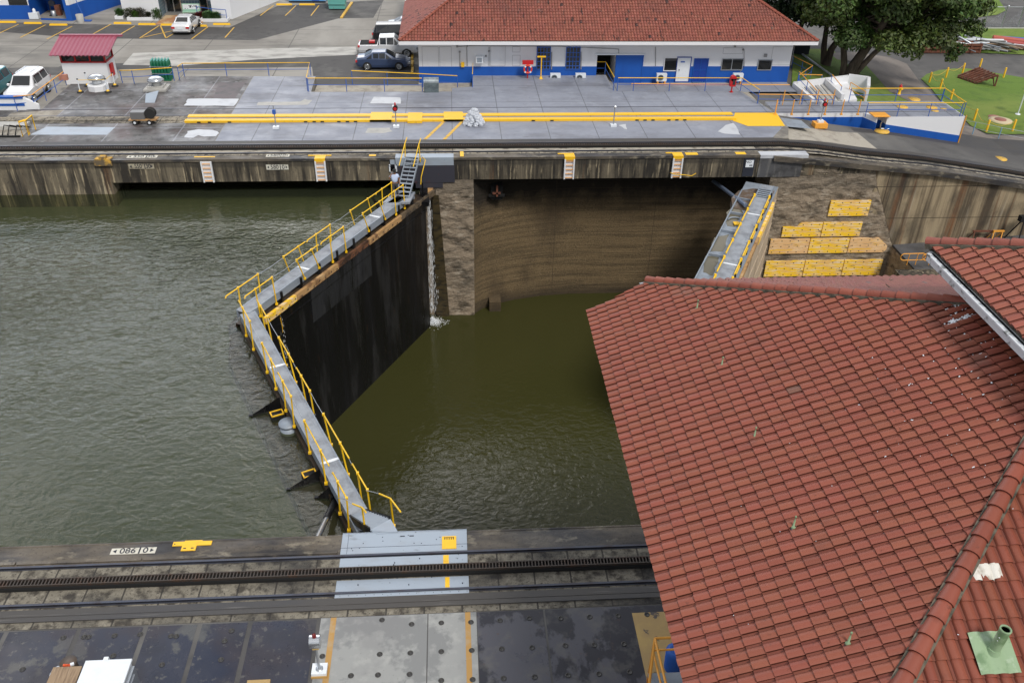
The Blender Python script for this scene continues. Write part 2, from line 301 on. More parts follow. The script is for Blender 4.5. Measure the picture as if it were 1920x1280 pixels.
def conform(pts, fz, off, name, mat, kind='structure', brk=None, px=False):
    # outline laid on the terrain, cut at the terrain's breaks of slope
    bm = bmesh.new(); vs = [bm.verts.new((p[0], p[1], 0)) for p in pts]; bm.faces.new(vs)
    for x, _ in ZX[1:-1]:
        bmesh.ops.bisect_plane(bm, geom=bm.verts[:]+bm.edges[:]+bm.faces[:], plane_co=(x, 0, 0), plane_no=(1, 0, 0))
    xk = 28.0
    bmesh.ops.bisect_plane(bm, geom=bm.verts[:]+bm.edges[:]+bm.faces[:], plane_co=(27.85, 0, 0), plane_no=(1, 0, 0))
    for v in bm.verts: v.co.z = fz(v.co.x, v.co.y)+off
    bmesh.ops.recalc_face_normals(bm, faces=bm.faces[:])
    for f in bm.faces:
        if f.normal.z < 0: f.normal_flip()
    me = bpy.data.meshes.new(name); bm.to_mesh(me); bm.free(); me.materials.append(mat)
    o = bpy.data.objects.new(name, me); C.objects.link(o)
    if kind: o['kind'] = kind
    return o
def text_mesh(body, size, align='CENTER', font_scale=1.):
    cu = bpy.data.curves.new('lettering', 'FONT'); cu.body = body; cu.size = size; cu.align_x = align; cu.align_y = 'CENTER'
    cu.extrude = .002; cu.offset = size*.012; to = bpy.data.objects.new('lettering_tmp', cu); C.objects.link(to)
    bpy.context.view_layer.update(); me = bpy.data.meshes.new_from_object(to.evaluated_get(bpy.context.evaluated_depsgraph_get()))
    bpy.data.objects.remove(to); return me
def lettering(body, size, loc, rot, parent, mat, sx=1.):
    me = text_mesh(body, size); me.materials.clear(); me.materials.append(mat)
    o = bpy.data.objects.new('lettering', me); C.objects.link(o); o.location = loc; o.rotation_euler = rot; o.scale = (sx, 1, 1); o.parent = parent
    return o
def jit(c, a, rnd=random): return tuple(max(0, k*(1+rnd.uniform(-a, a))) for k in c)
# ================================================================ SETTING
WU, WL = -2.35, -12.15        # water levels above and below the gates
YN, YF = 20.82, 54.3          # faces of the two lock walls
def water(name, base, tr, w2):
    m = bpy.data.materials.new(name); m.use_nodes = True; nt = m.node_tree; L = nt.links.new
    b = nt.nodes['Principled BSDF']; b.inputs['Base Color'].default_value = (*base, 1); b.inputs['Roughness'].default_value = .035; b.inputs['IOR'].default_value = 1.5
    tc = N(nt, 'ShaderNodeTexCoord'); prev = None
    mpd = N(nt, 'ShaderNodeMapping'); mpd.inputs['Scale'].default_value = (.09, .12, 1); L(tc.outputs['Object'], mpd.inputs[0])
    pat = N(nt, 'ShaderNodeTexNoise'); pat.inputs['Scale'].default_value = 1; pat.inputs['Detail'].default_value = 2; L(mpd.outputs[0], pat.inputs['Vector'])
    pr_ = N(nt, 'ShaderNodeMapRange'); pr_.inputs['From Min'].default_value = .40; pr_.inputs['From Max'].default_value = .62; pr_.inputs['To Min'].default_value = .55; L(pat.outputs['Fac'], pr_.inputs['Value'])
    sp_ = N(nt, 'ShaderNodeSeparateXYZ'); L(tc.outputs['Object'], sp_.inputs[0]); ym = N(nt, 'ShaderNodeMapRange', interpolation_type='SMOOTHSTEP')   # sheltered calm strip under the far wall
    ym.inputs['From Min'].default_value = 46.5; ym.inputs['From Max'].default_value = 49.5; ym.inputs['To Min'].default_value = 1; ym.inputs['To Max'].default_value = .22; L(sp_.outputs['Y'], ym.inputs['Value'])
    ym2 = N(nt, 'ShaderNodeMapRange', interpolation_type='SMOOTHSTEP'); ym2.inputs['From Min'].default_value = 23; ym2.inputs['From Max'].default_value = 42; ym2.inputs['To Min'].default_value = .16; ym2.inputs['To Max'].default_value = 1; L(sp_.outputs['Y'], ym2.inputs['Value'])
    ymm = N(nt, 'ShaderNodeMath', operation='MULTIPLY'); L(ym.outputs[0], ymm.inputs[0]); L(ym2.outputs[0], ymm.inputs[1]); ym = ymm
    pm_ = N(nt, 'ShaderNodeMath', operation='MULTIPLY'); L(pr_.outputs[0], pm_.inputs[0]); L(ym.outputs[0], pm_.inputs[1]); pr_ = pm_
    for (sc, st, stren, dist, ds) in w2:
        mp = N(nt, 'ShaderNodeMapping'); mp.inputs['Scale'].default_value = st; mp.inputs['Rotation'].default_value = (0, 0, .5); L(tc.outputs['Object'], mp.inputs[0])
        n = N(nt, 'ShaderNodeTexNoise'); n.inputs['Scale'].default_value = sc; n.inputs['Detail'].default_value = 3; n.inputs['Roughness'].default_value = .45; n.inputs['Distortion'].default_value = ds
        L(mp.outputs[0], n.inputs['Vector'])
        mu = N(nt, 'ShaderNodeMath', operation='MULTIPLY'); L(n.outputs['Fac'], mu.inputs[0]); L(pr_.outputs[0], mu.inputs[1])
        bp = N(nt, 'ShaderNodeBump'); bp.inputs['Strength'].default_value = stren; bp.inputs['Distance'].default_value = dist; L(mu.outputs[0], bp.inputs['Height'])
        if prev: L(prev, bp.inputs['Normal'])
        prev = bp.outputs[0]
    L(prev, b.inputs['Normal'])
    gl = N(nt, 'ShaderNodeBsdfGlossy'); gl.inputs['Roughness'].default_value = .06; gl.inputs['Color'].default_value = (1, 1, 1, 1); L(prev, gl.inputs['Normal'])
    fr = N(nt, 'ShaderNodeFresnel'); fr.inputs['IOR'].default_value = 1.36; L(prev, fr.inputs['Normal'])
    df = N(nt, 'ShaderNodeBsdfDiffuse'); df.inputs['Color'].default_value = (*base, 1); body = df.outputs[0]; out = N(nt, 'ShaderNodeMixShader')
    if tr:
        tp = N(nt, 'ShaderNodeBsdfTransparent'); tp.inputs[0].default_value = (.85, .85, .60, 1); mx = N(nt, 'ShaderNodeMixShader'); mx.inputs[0].default_value = tr
        L(body, mx.inputs[1]); L(tp.outputs[0], mx.inputs[2]); body = mx.outputs[0]
    L(fr.outputs[0], out.inputs[0]); L(body, out.inputs[1]); L(gl.outputs[0], out.inputs[2]); L(out.outputs[0], nt.nodes['Material Output'].inputs[0])
    if False:
        tp = N(nt, 'ShaderNodeBsdfTransparent'); tp.inputs[0].default_value = (.85, .85, .60, 1); mx = N(nt, 'ShaderNodeMixShader'); mx.inputs[0].default_value = tr
        L(b.outputs[0], mx.inputs[1]); L(tp.outputs[0], mx.inputs[2]); L(mx.outputs[0], nt.nodes['Material Output'].inputs[0])
    return m
m_waterU = water('rippled_green_water', (.042, .050, .030), .60, [(.45, (1, 1.6, 1), 1., .16, .6), (1.7, (1, 1.6, 1), 1., .20, 1.1), (3.6, (1, 1.5, 1), 1., .05, .6)])
m_waterL = water('olive_water', (.042, .042, .013), 0, [(1.7, (1, 1.5, 1), .8, .09, .8), (5, U, .5, .02, .4)])
m_bed = M('murky_bed', (.115, .135, .085), .9)
struct('water', MB().sheet([(-140, YN), (-2.6, YN), (-10.35, 37.5), (-2.2, 54.35), (-2.2, 57.3), (-140, 57.3)], WU), m_waterU)
struct('water', MB().sheet([(-2.0, YN-.3), (60, YN-.3), (60, 60), (-1.9, 60), (-2.3, 53.5), (-10.8, 37.5)], WL), m_waterL)
struct('canal_bed', MB().sheet([(-140, YN), (-2.6, YN), (-10.9, 37.5), (-2.2, 57.3), (-140, 57.3)], -3.2), m_bed)
# far-reaching ground
conform([(-140, 54.4), (22, 54.4), (22, 63.2), (160, 63.2), (160, 260), (-140, 260)], lambda x, y: T(x, 80), -.16, 'ground', m_asph)
# ---- lock wall beyond the water
fw = thing('lock_wall', 'stained concrete lock wall beyond the water, with deep gate recesses', 'lock wall')
b = MB()
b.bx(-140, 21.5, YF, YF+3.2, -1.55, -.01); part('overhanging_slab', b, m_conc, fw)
b = MB(); b.bx(-140, -22.1, YF+.01, 62, -16, -1.551)
for x0 in (-26.5, -31, -36, -42): b.bx(x0, x0+.06, YF-.03, YF+.01, -2.3, -1.56)
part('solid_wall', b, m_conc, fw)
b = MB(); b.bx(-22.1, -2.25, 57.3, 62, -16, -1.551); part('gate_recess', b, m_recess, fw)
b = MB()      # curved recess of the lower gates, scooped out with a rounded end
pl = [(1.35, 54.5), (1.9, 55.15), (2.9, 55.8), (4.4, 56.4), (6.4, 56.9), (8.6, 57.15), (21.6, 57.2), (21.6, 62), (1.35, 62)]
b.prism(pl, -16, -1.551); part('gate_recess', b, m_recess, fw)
# pier with broken faces between the two recesses
def rough_face(x0, x1, z0, z1, y, nx, nz, amp, seed, edge=None):
    vs = []; fs = []
    for k in range(nz+1):
        for i in range(nx+1):
            x = x0+(x1-x0)*i/nx; z = z0+(z1-z0)*k/nz
            if edge: x = x0+(edge(z)-x0)*i/nx
            d = mnoise.noise(Vector((x*1.1+seed, z*2.1, seed)))*amp + mnoise.noise(Vector((x*3.3, z*6, seed+4)))*amp*.5
            if 0 < i < nx and 0 < k < nz: y2 = y+d
            else: y2 = y+abs(d)*.6
            vs.append((x, y2, z))
    for k in range(nz):
        for i in range(nx): a = k*(nx+1)+i; fs.append((a, a+1, a+nx+2, a+nx+1))
    return vs, fs
b = MB(); b.bx(-1.38, 1.33, YF+.16, 62, -16, -1.551); b.bx(-1.4, 1.34, YF+.02, YF+.3, -2.2, -1.552)
vs, fs = rough_face(-1.42, 1.36, -14, -2.2, YF+.03, 24, 130, .07, 2.); b.add(vs, fs)
part('pier', b, m_pier, fw)
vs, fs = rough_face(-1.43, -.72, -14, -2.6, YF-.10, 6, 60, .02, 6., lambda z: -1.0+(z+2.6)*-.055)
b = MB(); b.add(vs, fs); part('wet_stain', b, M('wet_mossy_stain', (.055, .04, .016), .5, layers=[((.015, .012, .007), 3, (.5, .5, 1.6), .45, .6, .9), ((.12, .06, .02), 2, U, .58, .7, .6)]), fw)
b = MB(); b.bx(-2.3, -1.38, 55.1, 62, -16, -1.551); b.bx(-2.3, -1.42, 54.5, 55.1, -16, -2.5); part('hinge_niche', b, m_pier, fw)
# broad pier downstream of the second gate
EDG = [(-16, 34.5), (-9.82, 33.03), (-6.06, 31.13), (-3.76, 30.03), (-2.35, 29.28), (-.86, 28.75), (0, 28.7)]
def edge(z):
    for (a, p), (c, q) in zip(EDG, EDG[1:]):
        if z <= c: return p+(q-p)*(z-a)/(c-a)
    return 28.7
b = MB(); b.bx(21.62, 28.7, YF+.16, 62, -16, -.85)
vs, fs = rough_face(21.6, 29, -14, -.75, YF+.02, 50, 110, .09, 9., edge); b.add(vs, fs)
b.add([(edge(z), YF+.02, z) for z in (-14, -9.8, -6, -3.8, -2.35, -.86)] + [(edge(z)+.2, YF+3, z) for z in (-14, -9.8, -6, -3.8, -2.35, -.86)], [(i, i+1, i+7, i+6) for i in range(5)])
part('pier', b, m_pier, fw)
b = MB(); pts = [(21.5, YF), (28.75, YF), (28.75, YF+3), (21.5, YF+3)]
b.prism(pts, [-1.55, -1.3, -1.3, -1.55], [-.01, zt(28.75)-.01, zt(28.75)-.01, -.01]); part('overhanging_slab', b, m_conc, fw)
# wing wall running down beside the incline
xs = [28.75, 33, 35.3, 39.5, 43, 47, 75]
b = MB()
for a, c in zip(xs, xs[1:]):
    b.add([(a, YF+.06, -14), (c, YF+.06, -14), (c, YF+.06, zt(c)-.35), (a, YF+.06, zt(a)-.35)], [(0, 1, 2, 3)])
part('wing_wall', b, m_wing, fw)
b = MB()
for a, c in zip([21.5]+xs, xs):
    b.add([(a, YF-.22, zt(a)), (c, YF-.22, zt(c)), (c, YF-.22, zt(c)-.36), (a, YF-.22, zt(a)-.36), (a, YF+.7, zt(a)), (c, YF+.7, zt(c)), (c, YF+.7, zt(c)-.36), (a, YF+.7, zt(a)-.36)],
          [(3, 2, 1, 0), (0, 1, 5, 4), (7, 6, 2, 3)])
part('edge_beam', b, m_coping, fw)
b = MB(); b.bx(-140, 21.5, YF-.06, YF+.55, -.16, .012); part('edge_beam', b, m_coping, fw)
b = MB(); b.bx(20.6, 23.9, YF-.09, YF+.62, -.2, .03); part('edge_plate', b, m_patch, fw); b = MB(); b.bx(20.6, 23.6, YF-.05, YF+.02, -1.55, -.2); part('steel_facing', b, M('blackened_steel_facing', (.09, .09, .095), .6, .2, layers=[((.25, .24, .22), 2.2, (1, 1, .15), .52, .66, .8), ((.02, .02, .02), 1.2, U, .5, .65, .7)]), fw)
b = MB(); b.bx(-3.75, .05, YF-.1, YF+.62, -.5, .04); b.bx(-4.1, -3.8, YF-.1, YF, -1.5, -.1); part('edge_plate', b, m_plate, fw)
b = MB(); b.bx(-4.0, .1, YF-.07, YF+.3, -1.72, -.505); b.bx(-2.5, -.7, YF-.05, YF+.3, -2.1, -1.7); part('dark_steel_panel', b, M('bluish_black_steel', (.045, .045, .06), .6, .2, layers=[((.12, .03, .03), 3, U, .62, .7, .6)]), fw)
b = MB(); b.bx(19.55, 20.3, YF-.03, YF+.05, -1.5, -.17); part('black_painted_band', b, m_ink, fw)
for (px, py, w, h) in ((931, 358, .7, .55),): # iron fitting in the recess corner
    p = wy(px, py, 55.5); b = MB(); b.bx(p.x-.4, p.x+.4, 55.2, 56.2, p.z-.5, p.z+.5); b.bx(p.x-.55, p.x+.55, 55.05, 55.25, p.z-.25, p.z-.1); part('iron_bracket', b, m_black, fw); b = MB(); b.bx(p.x-.05, p.x+.07, 54.95, 55.1, p.z-.2, p.z+.6); b.bx(p.x-.3, p.x+.25, 54.95, 55.08, p.z-.02, p.z+.1); part('iron_bracket', b, m_rust, fw)
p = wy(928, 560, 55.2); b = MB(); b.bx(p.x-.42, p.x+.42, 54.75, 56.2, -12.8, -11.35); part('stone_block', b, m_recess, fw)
# ---- deck of the far wall
dpts = [(-140, 57.49), (23.6, 57.49), (24.43, 60), (24.43, 62.8), (24.0, 64.93), (23.3, 68.1), (13.0, 68.2), (13.0, 72.64), (1.8, 72.6), (1.66, 69.5), (0, 69.2), (0, 68.27), (-11, 68.27), (-11.1, 72.4), (-21.7, 72.45), (-22, 70.9), (-29.95, 70.4), (-29.9, 64.1), (-140, 64.1)]
struct('deck', MB().prism(dpts, -1.5, 0), M('deck_side_concrete', (.26, .24, .205), .9, layers=[((.12, .11, .1), 1, U, .45, .65, .8)]))
def sh(name, pts, lvl, mat): return struct(name, MB().sheet(pts, .004*lvl), mat)
# track bed and strips, far
conform([(-140, 54.9), (60, 54.9), (60, 57.0), (-140, 57.0)], lambda x, y: zt(x), .004, 'track_bed', m_trackbed)
conform([(-140, 57.0), (70, 57.0), (70, 57.6), (-140, 57.6)], lambda x, y: zt(x), .004, 'pavement', m_strip)
sh('pavement', [(-140, 57.6), (-16.05, 57.6), (-16.15, 72.38), (-21.68, 72.43), (-21.98, 70.85), (-29.9, 70.35), (-29.85, 64.1), (-140, 64.1)], 1, m_deckold)
sh('pavement', [(-16.0, 57.6), (22.5, 57.6), (24.3, 60.3), (24.3, 62.7), (23.95, 64.9), (23.2, 68.05), (13.02, 68.15), (12.95, 72.6), (1.85, 72.55), (1.7, 69.45), (.05, 69.1), (.05, 68.2), (-10.95, 68.2), (-11.1, 72.35), (-16.1, 72.35)], 1, m_deck)
sh('pavement', [tuple(g(x, y)[:2]) for x, y in ((56, 253), (200, 253), (216, 239), (88, 238))], 2, m_plate)
sh('pavement', [tuple(g(x, y)[:2]) for x, y in ((5, 225), (100, 222), (121, 206), (22, 212))], 2, m_tanconc)
def blob(pts, seed=0, n=5, amp=.12):      # ragged patch from a pixel outline
    w = [g(x, y) for x, y in pts]; out = []
    for i, a in enumerate(w):
        c = w[(i+1) % len(w)]
        for k in range(n):
            q = a.lerp(c, k/n); d = mnoise.noise(Vector((q.x*1.7, q.y*1.7, seed)))*amp; out.append((q.x+d, q.y+d))
    return out
sh('puddle', blob([(346, 198), (352, 186), (380, 185), (446, 186), (447, 190), (440, 199)], 1), 3, m_patch)
sh('puddle', blob([(346, 258), (352, 246), (372, 243), (400, 244), (412, 250), (404, 256), (385, 256), (372, 254), (362, 259)], 2), 3, m_patch)
sh('pavement', blob([(694, 194), (701, 182), (751, 183), (751, 195)], 3, 2, .05), 2, m_patch)
sh('pavement', blob([(483, 198), (484, 192), (562, 191), (572, 186), (586, 188), (577, 197)], 4), 2, m_pale)
sh('pavement', blob([(686, 249), (689, 241), (730, 240), (735, 247), (716, 250)], 5), 2, m_pale)
sh('pavement', blob([(1160, 235), (1173, 233), (1176, 243), (1170, 242)], 6), 2, m_patch)
sh('pavement', blob([(1352, 250), (1346, 247), (1362, 234), (1375, 231), (1378, 233), (1388, 253)], 7), 2, m_patch)
sh('pavement', blob([(300, 262), (310, 235), (340, 237), (356, 232), (345, 262)], 8), 2, m_deckold)
sh('pavement', [tuple(g(x, y)[:2]) for x, y in ((336, 184), (400, 184), (410, 155), (461, 154), (440, 186))], 2, M('brown_stained_slab', (.10, .08, .082), .6, layers=[((.05, .05, .05), 1, U, .5, .65, .7)]))
sh('pavement', [tuple(g(x, y)[:2]) for x, y in ((1378, 212), (1456, 212), (1472, 237), (1402, 237), (1374, 227))], 4, m_yel)
sh('pavement', [tuple(g(x, y)[:2]) for x, y in ((1463, 221), (1502, 226), (1521, 242), (1477, 238))], 3, m_grey)
for (a, c) in (((833, 228), (797, 262)), ((867, 228), (833, 262))):
    p, q = g(*a), g(*c); w = .12; sh('painted_line', [(p.x-w, p.y), (p.x+w, p.y), (q.x+w, q.y), (q.x-w, q.y)], 5, m_line)
for y0 in (57.72, 64.3, 62.85):           # embedded rails of the return track
    pass
# tan concrete and asphalt of the incline
conform([tuple(g(x, y, T(g(x, y).x, 60))[:2]) for x, y in ((1480, 262), (1464, 240), (1470, 230), (1525, 240), (1570, 245), (1608, 247), (1645, 277), (1560, 266))], lambda x, y: zt(x), .010, 'pavement', m_tanconc)
conform([(24.4, 57.6), (75, 57.6), (75, 61.75), (34, 61.75), (24.4, 62.75)], lambda x, y: zt(x), .004, 'road', m_asph)
conform([(30, 61.0), (75, 61.0), (75, 64.5), (38.7, 64.5), (38.7, 61.9), (30, 61.9)], lambda x, y: zt(x), .007, 'road', m_strip)
# tracks
def track(name, y0, label, x0, x1, zf, pitch, side):
    t = thing(name, label, 'railway track')
    xs = [x0]+[x for x, _ in ZX[1:-1] if x0 < x < x1 and zf is zt]+[x1]
    for yy in (y0-.76, y0+.76):
        b = MB()
        for a, c in zip(xs, xs[1:]):
            b.bar((a, yy, zf(a)+.035), (c, yy, zf(c)+.035), .075, .06); b.bar((a, yy-.07, zf(a)+.012), (c, yy-.07, zf(c)+.012), .05, .01)
        part('rail', b, m_steel, t)
    b = MB()
    for a, c in zip(xs, xs[1:]): b.bar((a, y0-.02, zf(a)+.07), (c, y0-.02, zf(c)+.07), .36, .11)
    part('rack_bed', b, m_black, t)  # body made black to stand for the shade under and beside the rack
    b = MB()
    for s in (-.12, .12):
        for a, c in zip(xs, xs[1:]): b.bar((a, y0+s, zf(a)+.165), (c, y0+s, zf(c)+.165), .035, .09)
    x = x0
    while x < x1:
        b.add([(x+dx, y0+dy, zf(x)+dz) for dz in (.13, .205) for dx, dy in ((-.018, -.12), (.018, -.12), (.018, .12), (-.018, .12))], [(4, 5, 6, 7), (0, 1, 5, 4), (2, 3, 7, 6), (1, 2, 6, 5), (3, 0, 4, 7)]); x += pitch
    part('toothed_rack', b, m_rack, t); return t
track('railway_track', 56.03, 'railway track with a toothed rack on the far lock wall, dipping down the incline', -45, 60, zt, .16, 1)
track('railway_track', 19.11, 'railway track with a toothed rack along the near lock wall', -24, 9, lambda x: 0, .105, 1)
b = MB()
for yy in (64.35, 62.95):
    b.bar((-60, yy-.3, .012), (-20, yy-.1, .012), .06, .02); b.bar((-20, yy-.1, .012), (23, yy, .012), .06, .02); b.bar((23, yy, .012), (38.6, yy+.05, .012), .05, .02)
single('railway_track', b, m_steel, 'pair of flush return rails set in the grey deck behind the yellow kerb', 'railway track')
for (a, c) in ((-140, -3.8), (.1, 20.6)):
    struct('track_bed', MB().sheet([(a, 55.36), (c, 55.36), (c, 55.84), (a, 55.84)], .010), M('whitish_track_strip', (.38, .35, .29), .9, layers=[((.12, .10, .08), 3, (.6, 1, 1), .5, .64, .9)]))
struct('track_bed', MB().sheet([(-140, 56.72), (21, 56.72), (21, 56.98), (-140, 56.98)], .010), M('pale_track_kerb', (.52, .48, .40), .9, layers=[((.2, .17, .13), 2, U, .52, .66, .9)]))
struct('track_bed', MB().sheet([(-140, 55.84), (21, 55.84), (21, 56.6), (-140, 56.6)], .009), M('black_track_channel', (.03, .028, .026), .8, layers=[((.1, .08, .06), 3, U, .55, .7, .6)]))
# yellow slotted kerb
k = thing('conductor_kerb', 'long yellow kerb with a slot along its top, running along the grey deck', 'kerb', (0, 61.9, 0))
b = MB()
for y0, y1 in ((61.2, 61.62), (62.1, 62.6)): b.bx(-18.9, 20.9, y0, y1, 0, .16)
part('kerb_rail', b, m_yel, k, True)
b = MB(); b.bx(-18.9, 20.9, 61.62, 62.1, 0, .09); part('slot_floor', b, m_deck, k, True)
b = MB()
for px in (375, 395, 432, 574, 590, 605, 636, 652, 667, 1000, 1035, 1195, 1210, 1225, 1255, 1270, 1285):
    p = g(px, 228); b.bx(p.x-.12, p.x+.12, 61.17, 61.22, .02, .09)
part('drain_slot', b, m_black, k, True)
b = MB()
for (a, c, y0, y1, h) in ((695, 735, 61.2, 62.9, .17), (765, 792, 60.9, 62.7, .19), (832, 868, 61.2, 62.9, .17)):
    b.bx(g(a, 222).x, g(c, 222).x, y0, y1, 0, h)
part('cover_plate', b, m_yel, k, True)
b = MB(); b.bx(-45, -19, 61.2, 62.6, .0, .02); b.bx(-45, -19, 61.65, 62.1, .02, .07); single('cable_trench', b, m_trackbed, 'rusty open cable trench continuing left of the yellow kerb', 'trench')
# ---- near lock wall and its deck
nw = thing('lock_wall', 'near lock wall whose edge and deck run along the bottom of the view', 'lock wall')
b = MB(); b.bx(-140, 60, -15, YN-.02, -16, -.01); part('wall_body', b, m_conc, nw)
b = MB(); b.bx(-140, 60, 19.95, YN, -.3, .004); b.tube([(-140, YN-.03, -.02), (60, YN-.03, -.02)], .05, 8); part('coping', b, m_coping, nw)
b = MB()
for (a, c) in ((-140, -14.1), (-14.05, -10.2), (-10.15, -4.0)):
    b.bx(a, c, 20.0, 20.12, 0, .05)
part('kerb_strip', b, m_coping, nw)
struct('track_bed', MB().sheet([(-140, 18.16), (60, 18.16), (60, 19.95), (-140, 19.95)], .004), m_nbed)
b = MB(); b.bx(-140, 60, 17.72, 18.16, 0, .05); b.bx(-140, 60, 17.9, 17.93, .05, .06); struct('pavement', b, m_strip)
struct('pavement', MB().sheet([(-140, 17.48), (60, 17.48), (60, 17.72), (-140, 17.72)], .008), m_nbed)
struct('pavement', MB().sheet([(-140, -10), (60, -10), (60, 17.48), (-140, 17.48)], .0), m_lotdark)
seams = [-20, -17.6, -15.4, -13.3, -11.23, -9.32, -7.76, -6.29, -4.27]
for i, (a, c) in enumerate(zip(seams, seams[1:])):
    d = random.uniform(-.04, .04); struct('pavement', MB().sheet([(a+.07+d, 9), (c-.07+d, 9), (c-.07, 17.42), (a+.07, 17.42)], .008), m_nearcoat)
struct('pavement', MB().sheet([(-4.22, 9), (-1.05, 9), (-1.05, 17.46), (-4.22, 17.46)], .008), m_nearpale)
struct('pavement', MB().sheet([(-1.02, 9), (.42, 9), (.42, 17.46), (-1.02, 17.46)], .008), m_nearpale)
struct('pavement', MB().sheet([(.44, 9), (2.44, 9), (2.44, 17.44), (.44, 17.44)], .008), m_nearcoat2)
struct('pavement', MB().sheet([(2.50, 9), (9, 9), (9, 17.44), (2.50, 17.44)], .008), m_nearcoat2)
struct('pavement', MB().sheet([(5.13, 9), (9, 9), (9, 17.18), (5.13, 17.18)], .012), m_tan)
for x0, x1 in ((-3.93, -3.76), (.08, .24)): struct('painted_line', MB().sheet([(x0, 9), (x1, 9), (x1, 17.46), (x0, 17.46)], .013), m_orline)
# lifting sockets
ringm = MB().lathe((0, 0, 0), [(.085, 0), (.085, .006), (.055, .006), (.055, .002), (.0, .002)], 14).mesh('anchor_socket', M('dark_socket_ring', (.04, .038, .035), .6))
base = C.objects.get('pavement')
for (px, py) in ((1105,808),(1327,840),(658,1080),(1088,1065),(1318,1055),(1075,1220),(1312,1215),(872,1226),(1550,830),(1772,825),(1550,1045),(1778,1036),(1785,1255),(1550,1262)):
    p = g(440+px/4, 960+py/4); o = bpy.data.objects.new('anchor_socket', ringm); C.objects.link(o); o.location = (p.x, p.y, .014)
    tag(o, None, None); o['kind'] = 'structure'
for (px, py) in ((310,812),(323,1025),(550,1015),(530,795),(765,795),(982,785),(1197,775),(1017,996),(1240,987),(337,1245),(570,1235),(822,1222),(1052,1212),(1282,1197),(1412,768),(800,1000)):
    p = g(860+px/4, 960+py/4); o = bpy.data.objects.new('anchor_socket', ringm); C.objects.link(o); o.location = (p.x, p.y, .014); o['kind'] = 'structure'
for (px, py) in ((630,935),(665,935),(860,925),(1283,928),(1322,930),(1737,888),(1215,1143),(1658,1105),(850,1075),(475,940),(170,1178),(1685,965),(1052,915)):
    p = g(px/4, 960+py/4); o = bpy.data.objects.new('anchor_socket', ringm); C.objects.link(o); o.location = (p.x, p.y, .014); o['kind'] = 'structure'
# pale steel plates bridging the near track
pp = thing('steel_plate', 'pale blue-grey steel plates laid over the track where the gate walkway meets the near wall', 'steel plate', (-1.8, 19.5, 0))
b = MB(); b.bx(-3.9, .2, 19.93, YN+.04, .006, .05); b.bx(-3.9, .2, YN+.0, YN+.05, -.3, .05); part('plate', b, m_plate, pp, True)
b = MB(); b.bx(-3.88, .2, 19.32, 19.78, .006, .03); part('plate', b, m_plate, pp, True)
b = MB(); b.bx(-3.9, .22, 18.42, 18.86, .006, .03); b.bx(-3.9, .22, 18.17, 18.31, .006, .035); part('plate', b, m_plate, pp, True)
b = MB(); b.bx(-3.7, -3.69, 19.95, YN, .05, .054); b.bx(-3.9, .2, 20.2, 20.21, .05, .054); b.bx(-2.0, -1.85, 20.62, 20.66, .05, .055); b.bx(-1.7, -1.55, 20.62, 20.66, .05, .055)
for i in range(16): x = -3.75+i*.26; b.bx(x, x+.02, 18.24, 18.26, .035, .039)
for i in range(26):
    x = random.uniform(-3.8, .1); y = random.uniform(20, 20.75) if i % 2 else random.uniform(18.5, 19.7); b.bx(x, x+.03, y, y+.03, .03, .056)
part('seam', b, m_ink, pp, True)
b = MB(); b.bx(-.62, -.15, 20.0, 20.55, .052, .075); part('hatch', b, m_yel, pp, True)
b = MB(); b.bx(-.58, -.40, 19.36, 19.76, .03, .036); part('yellow_stripe', b, m_yel, pp, True); b = MB(); b.bx(-.52, -.38, 18.43, 18.84, .03, .036); part('yellow_stripe', b, m_yel, pp, True)
b = MB()
for dx in (-.54, -.47, -.40, -.33, -.26): b.bx(dx, dx+.03, 20.40, 20.48, .075, .08)
b.bx(-.55, -.22, 20.485, 20.50, .075, .08); part('stencil_mark', b, m_ink, pp, True)
# ---- yellow step plates and ladders on the far wall
def ladder(px, top, label):
    p = wy(px, 300 if px < 700 else 296, YF); x = p.x
    t = thing('wall_ladder', label, 'ladder', (x, YF-.13, 0), group='white ladders down the far lock wall')
    b = MB()
    for s in (-.30, .30): b.bx(s-.045, s+.045, -.06, .10, -1.52, -.12)
    b.bx(-.3, .3, .06, .10, -1.52, -.12); part('frame', b, m_white, t)
    b = MB()
    for i in range(5): b.bx(-.26, .26, -.05, -.01, -.28-i*.29, -.24-i*.29)
    part('rungs', b, m_oran, t)
    if top:
        b = MB(); b.bx(-.34, .34, -.02, .62, .012, .05); b.bx(-.34, .34, -.04, -.0, -.18, .05); b.bx(-.8 if top == 1 else -.75, .34 if top == 2 else .7, .5, .62, .02, .06); part('step_plate', b, m_yel, t)
    return t
ladder(386, 0, 'white wall ladder at the far left, between the two distance signs')
ladder(600, 1, 'white wall ladder just left of the gate stair, under a wide yellow step plate')
ladder(1068, 2, 'white wall ladder over the middle of the brown gate recess')
ladder(1271, 2, 'white wall ladder with a yellow cord hanging across its foot')
b = MB(); a = wy(1257, 324, YF-.2); b.tube([a, wy(1265, 327, YF-.2), wy(1283, 328, YF-.2), wy(1297, 330, YF-.2), wy(1305, 325, YF-.2)], .03, 6)
single('cord', b, m_yel, 'slack yellow cord looped across the foot of a white wall ladder', 'cord', org=a)
for (x0, y0, x1, y1) in ((364, 294, 403, 296),): b = MB(); p = g(x0, 295); q = g(x1, 295); b.bx(p.x, q.x, p.y-.05, p.y+.1, .013, .02); struct('painted_mark', b, m_yel)
for (x0, x1, yy, h) in ((692, 705, 292, .12), (1285, 1308, 289, .2), (1379, 1398, 288, .2)): b = MB(); p = g(x0, yy); q = g(x1, yy); b.bx(p.x, q.x, p.y-h, p.y+h, .013, .03); struct('painted_mark', b, m_yel)
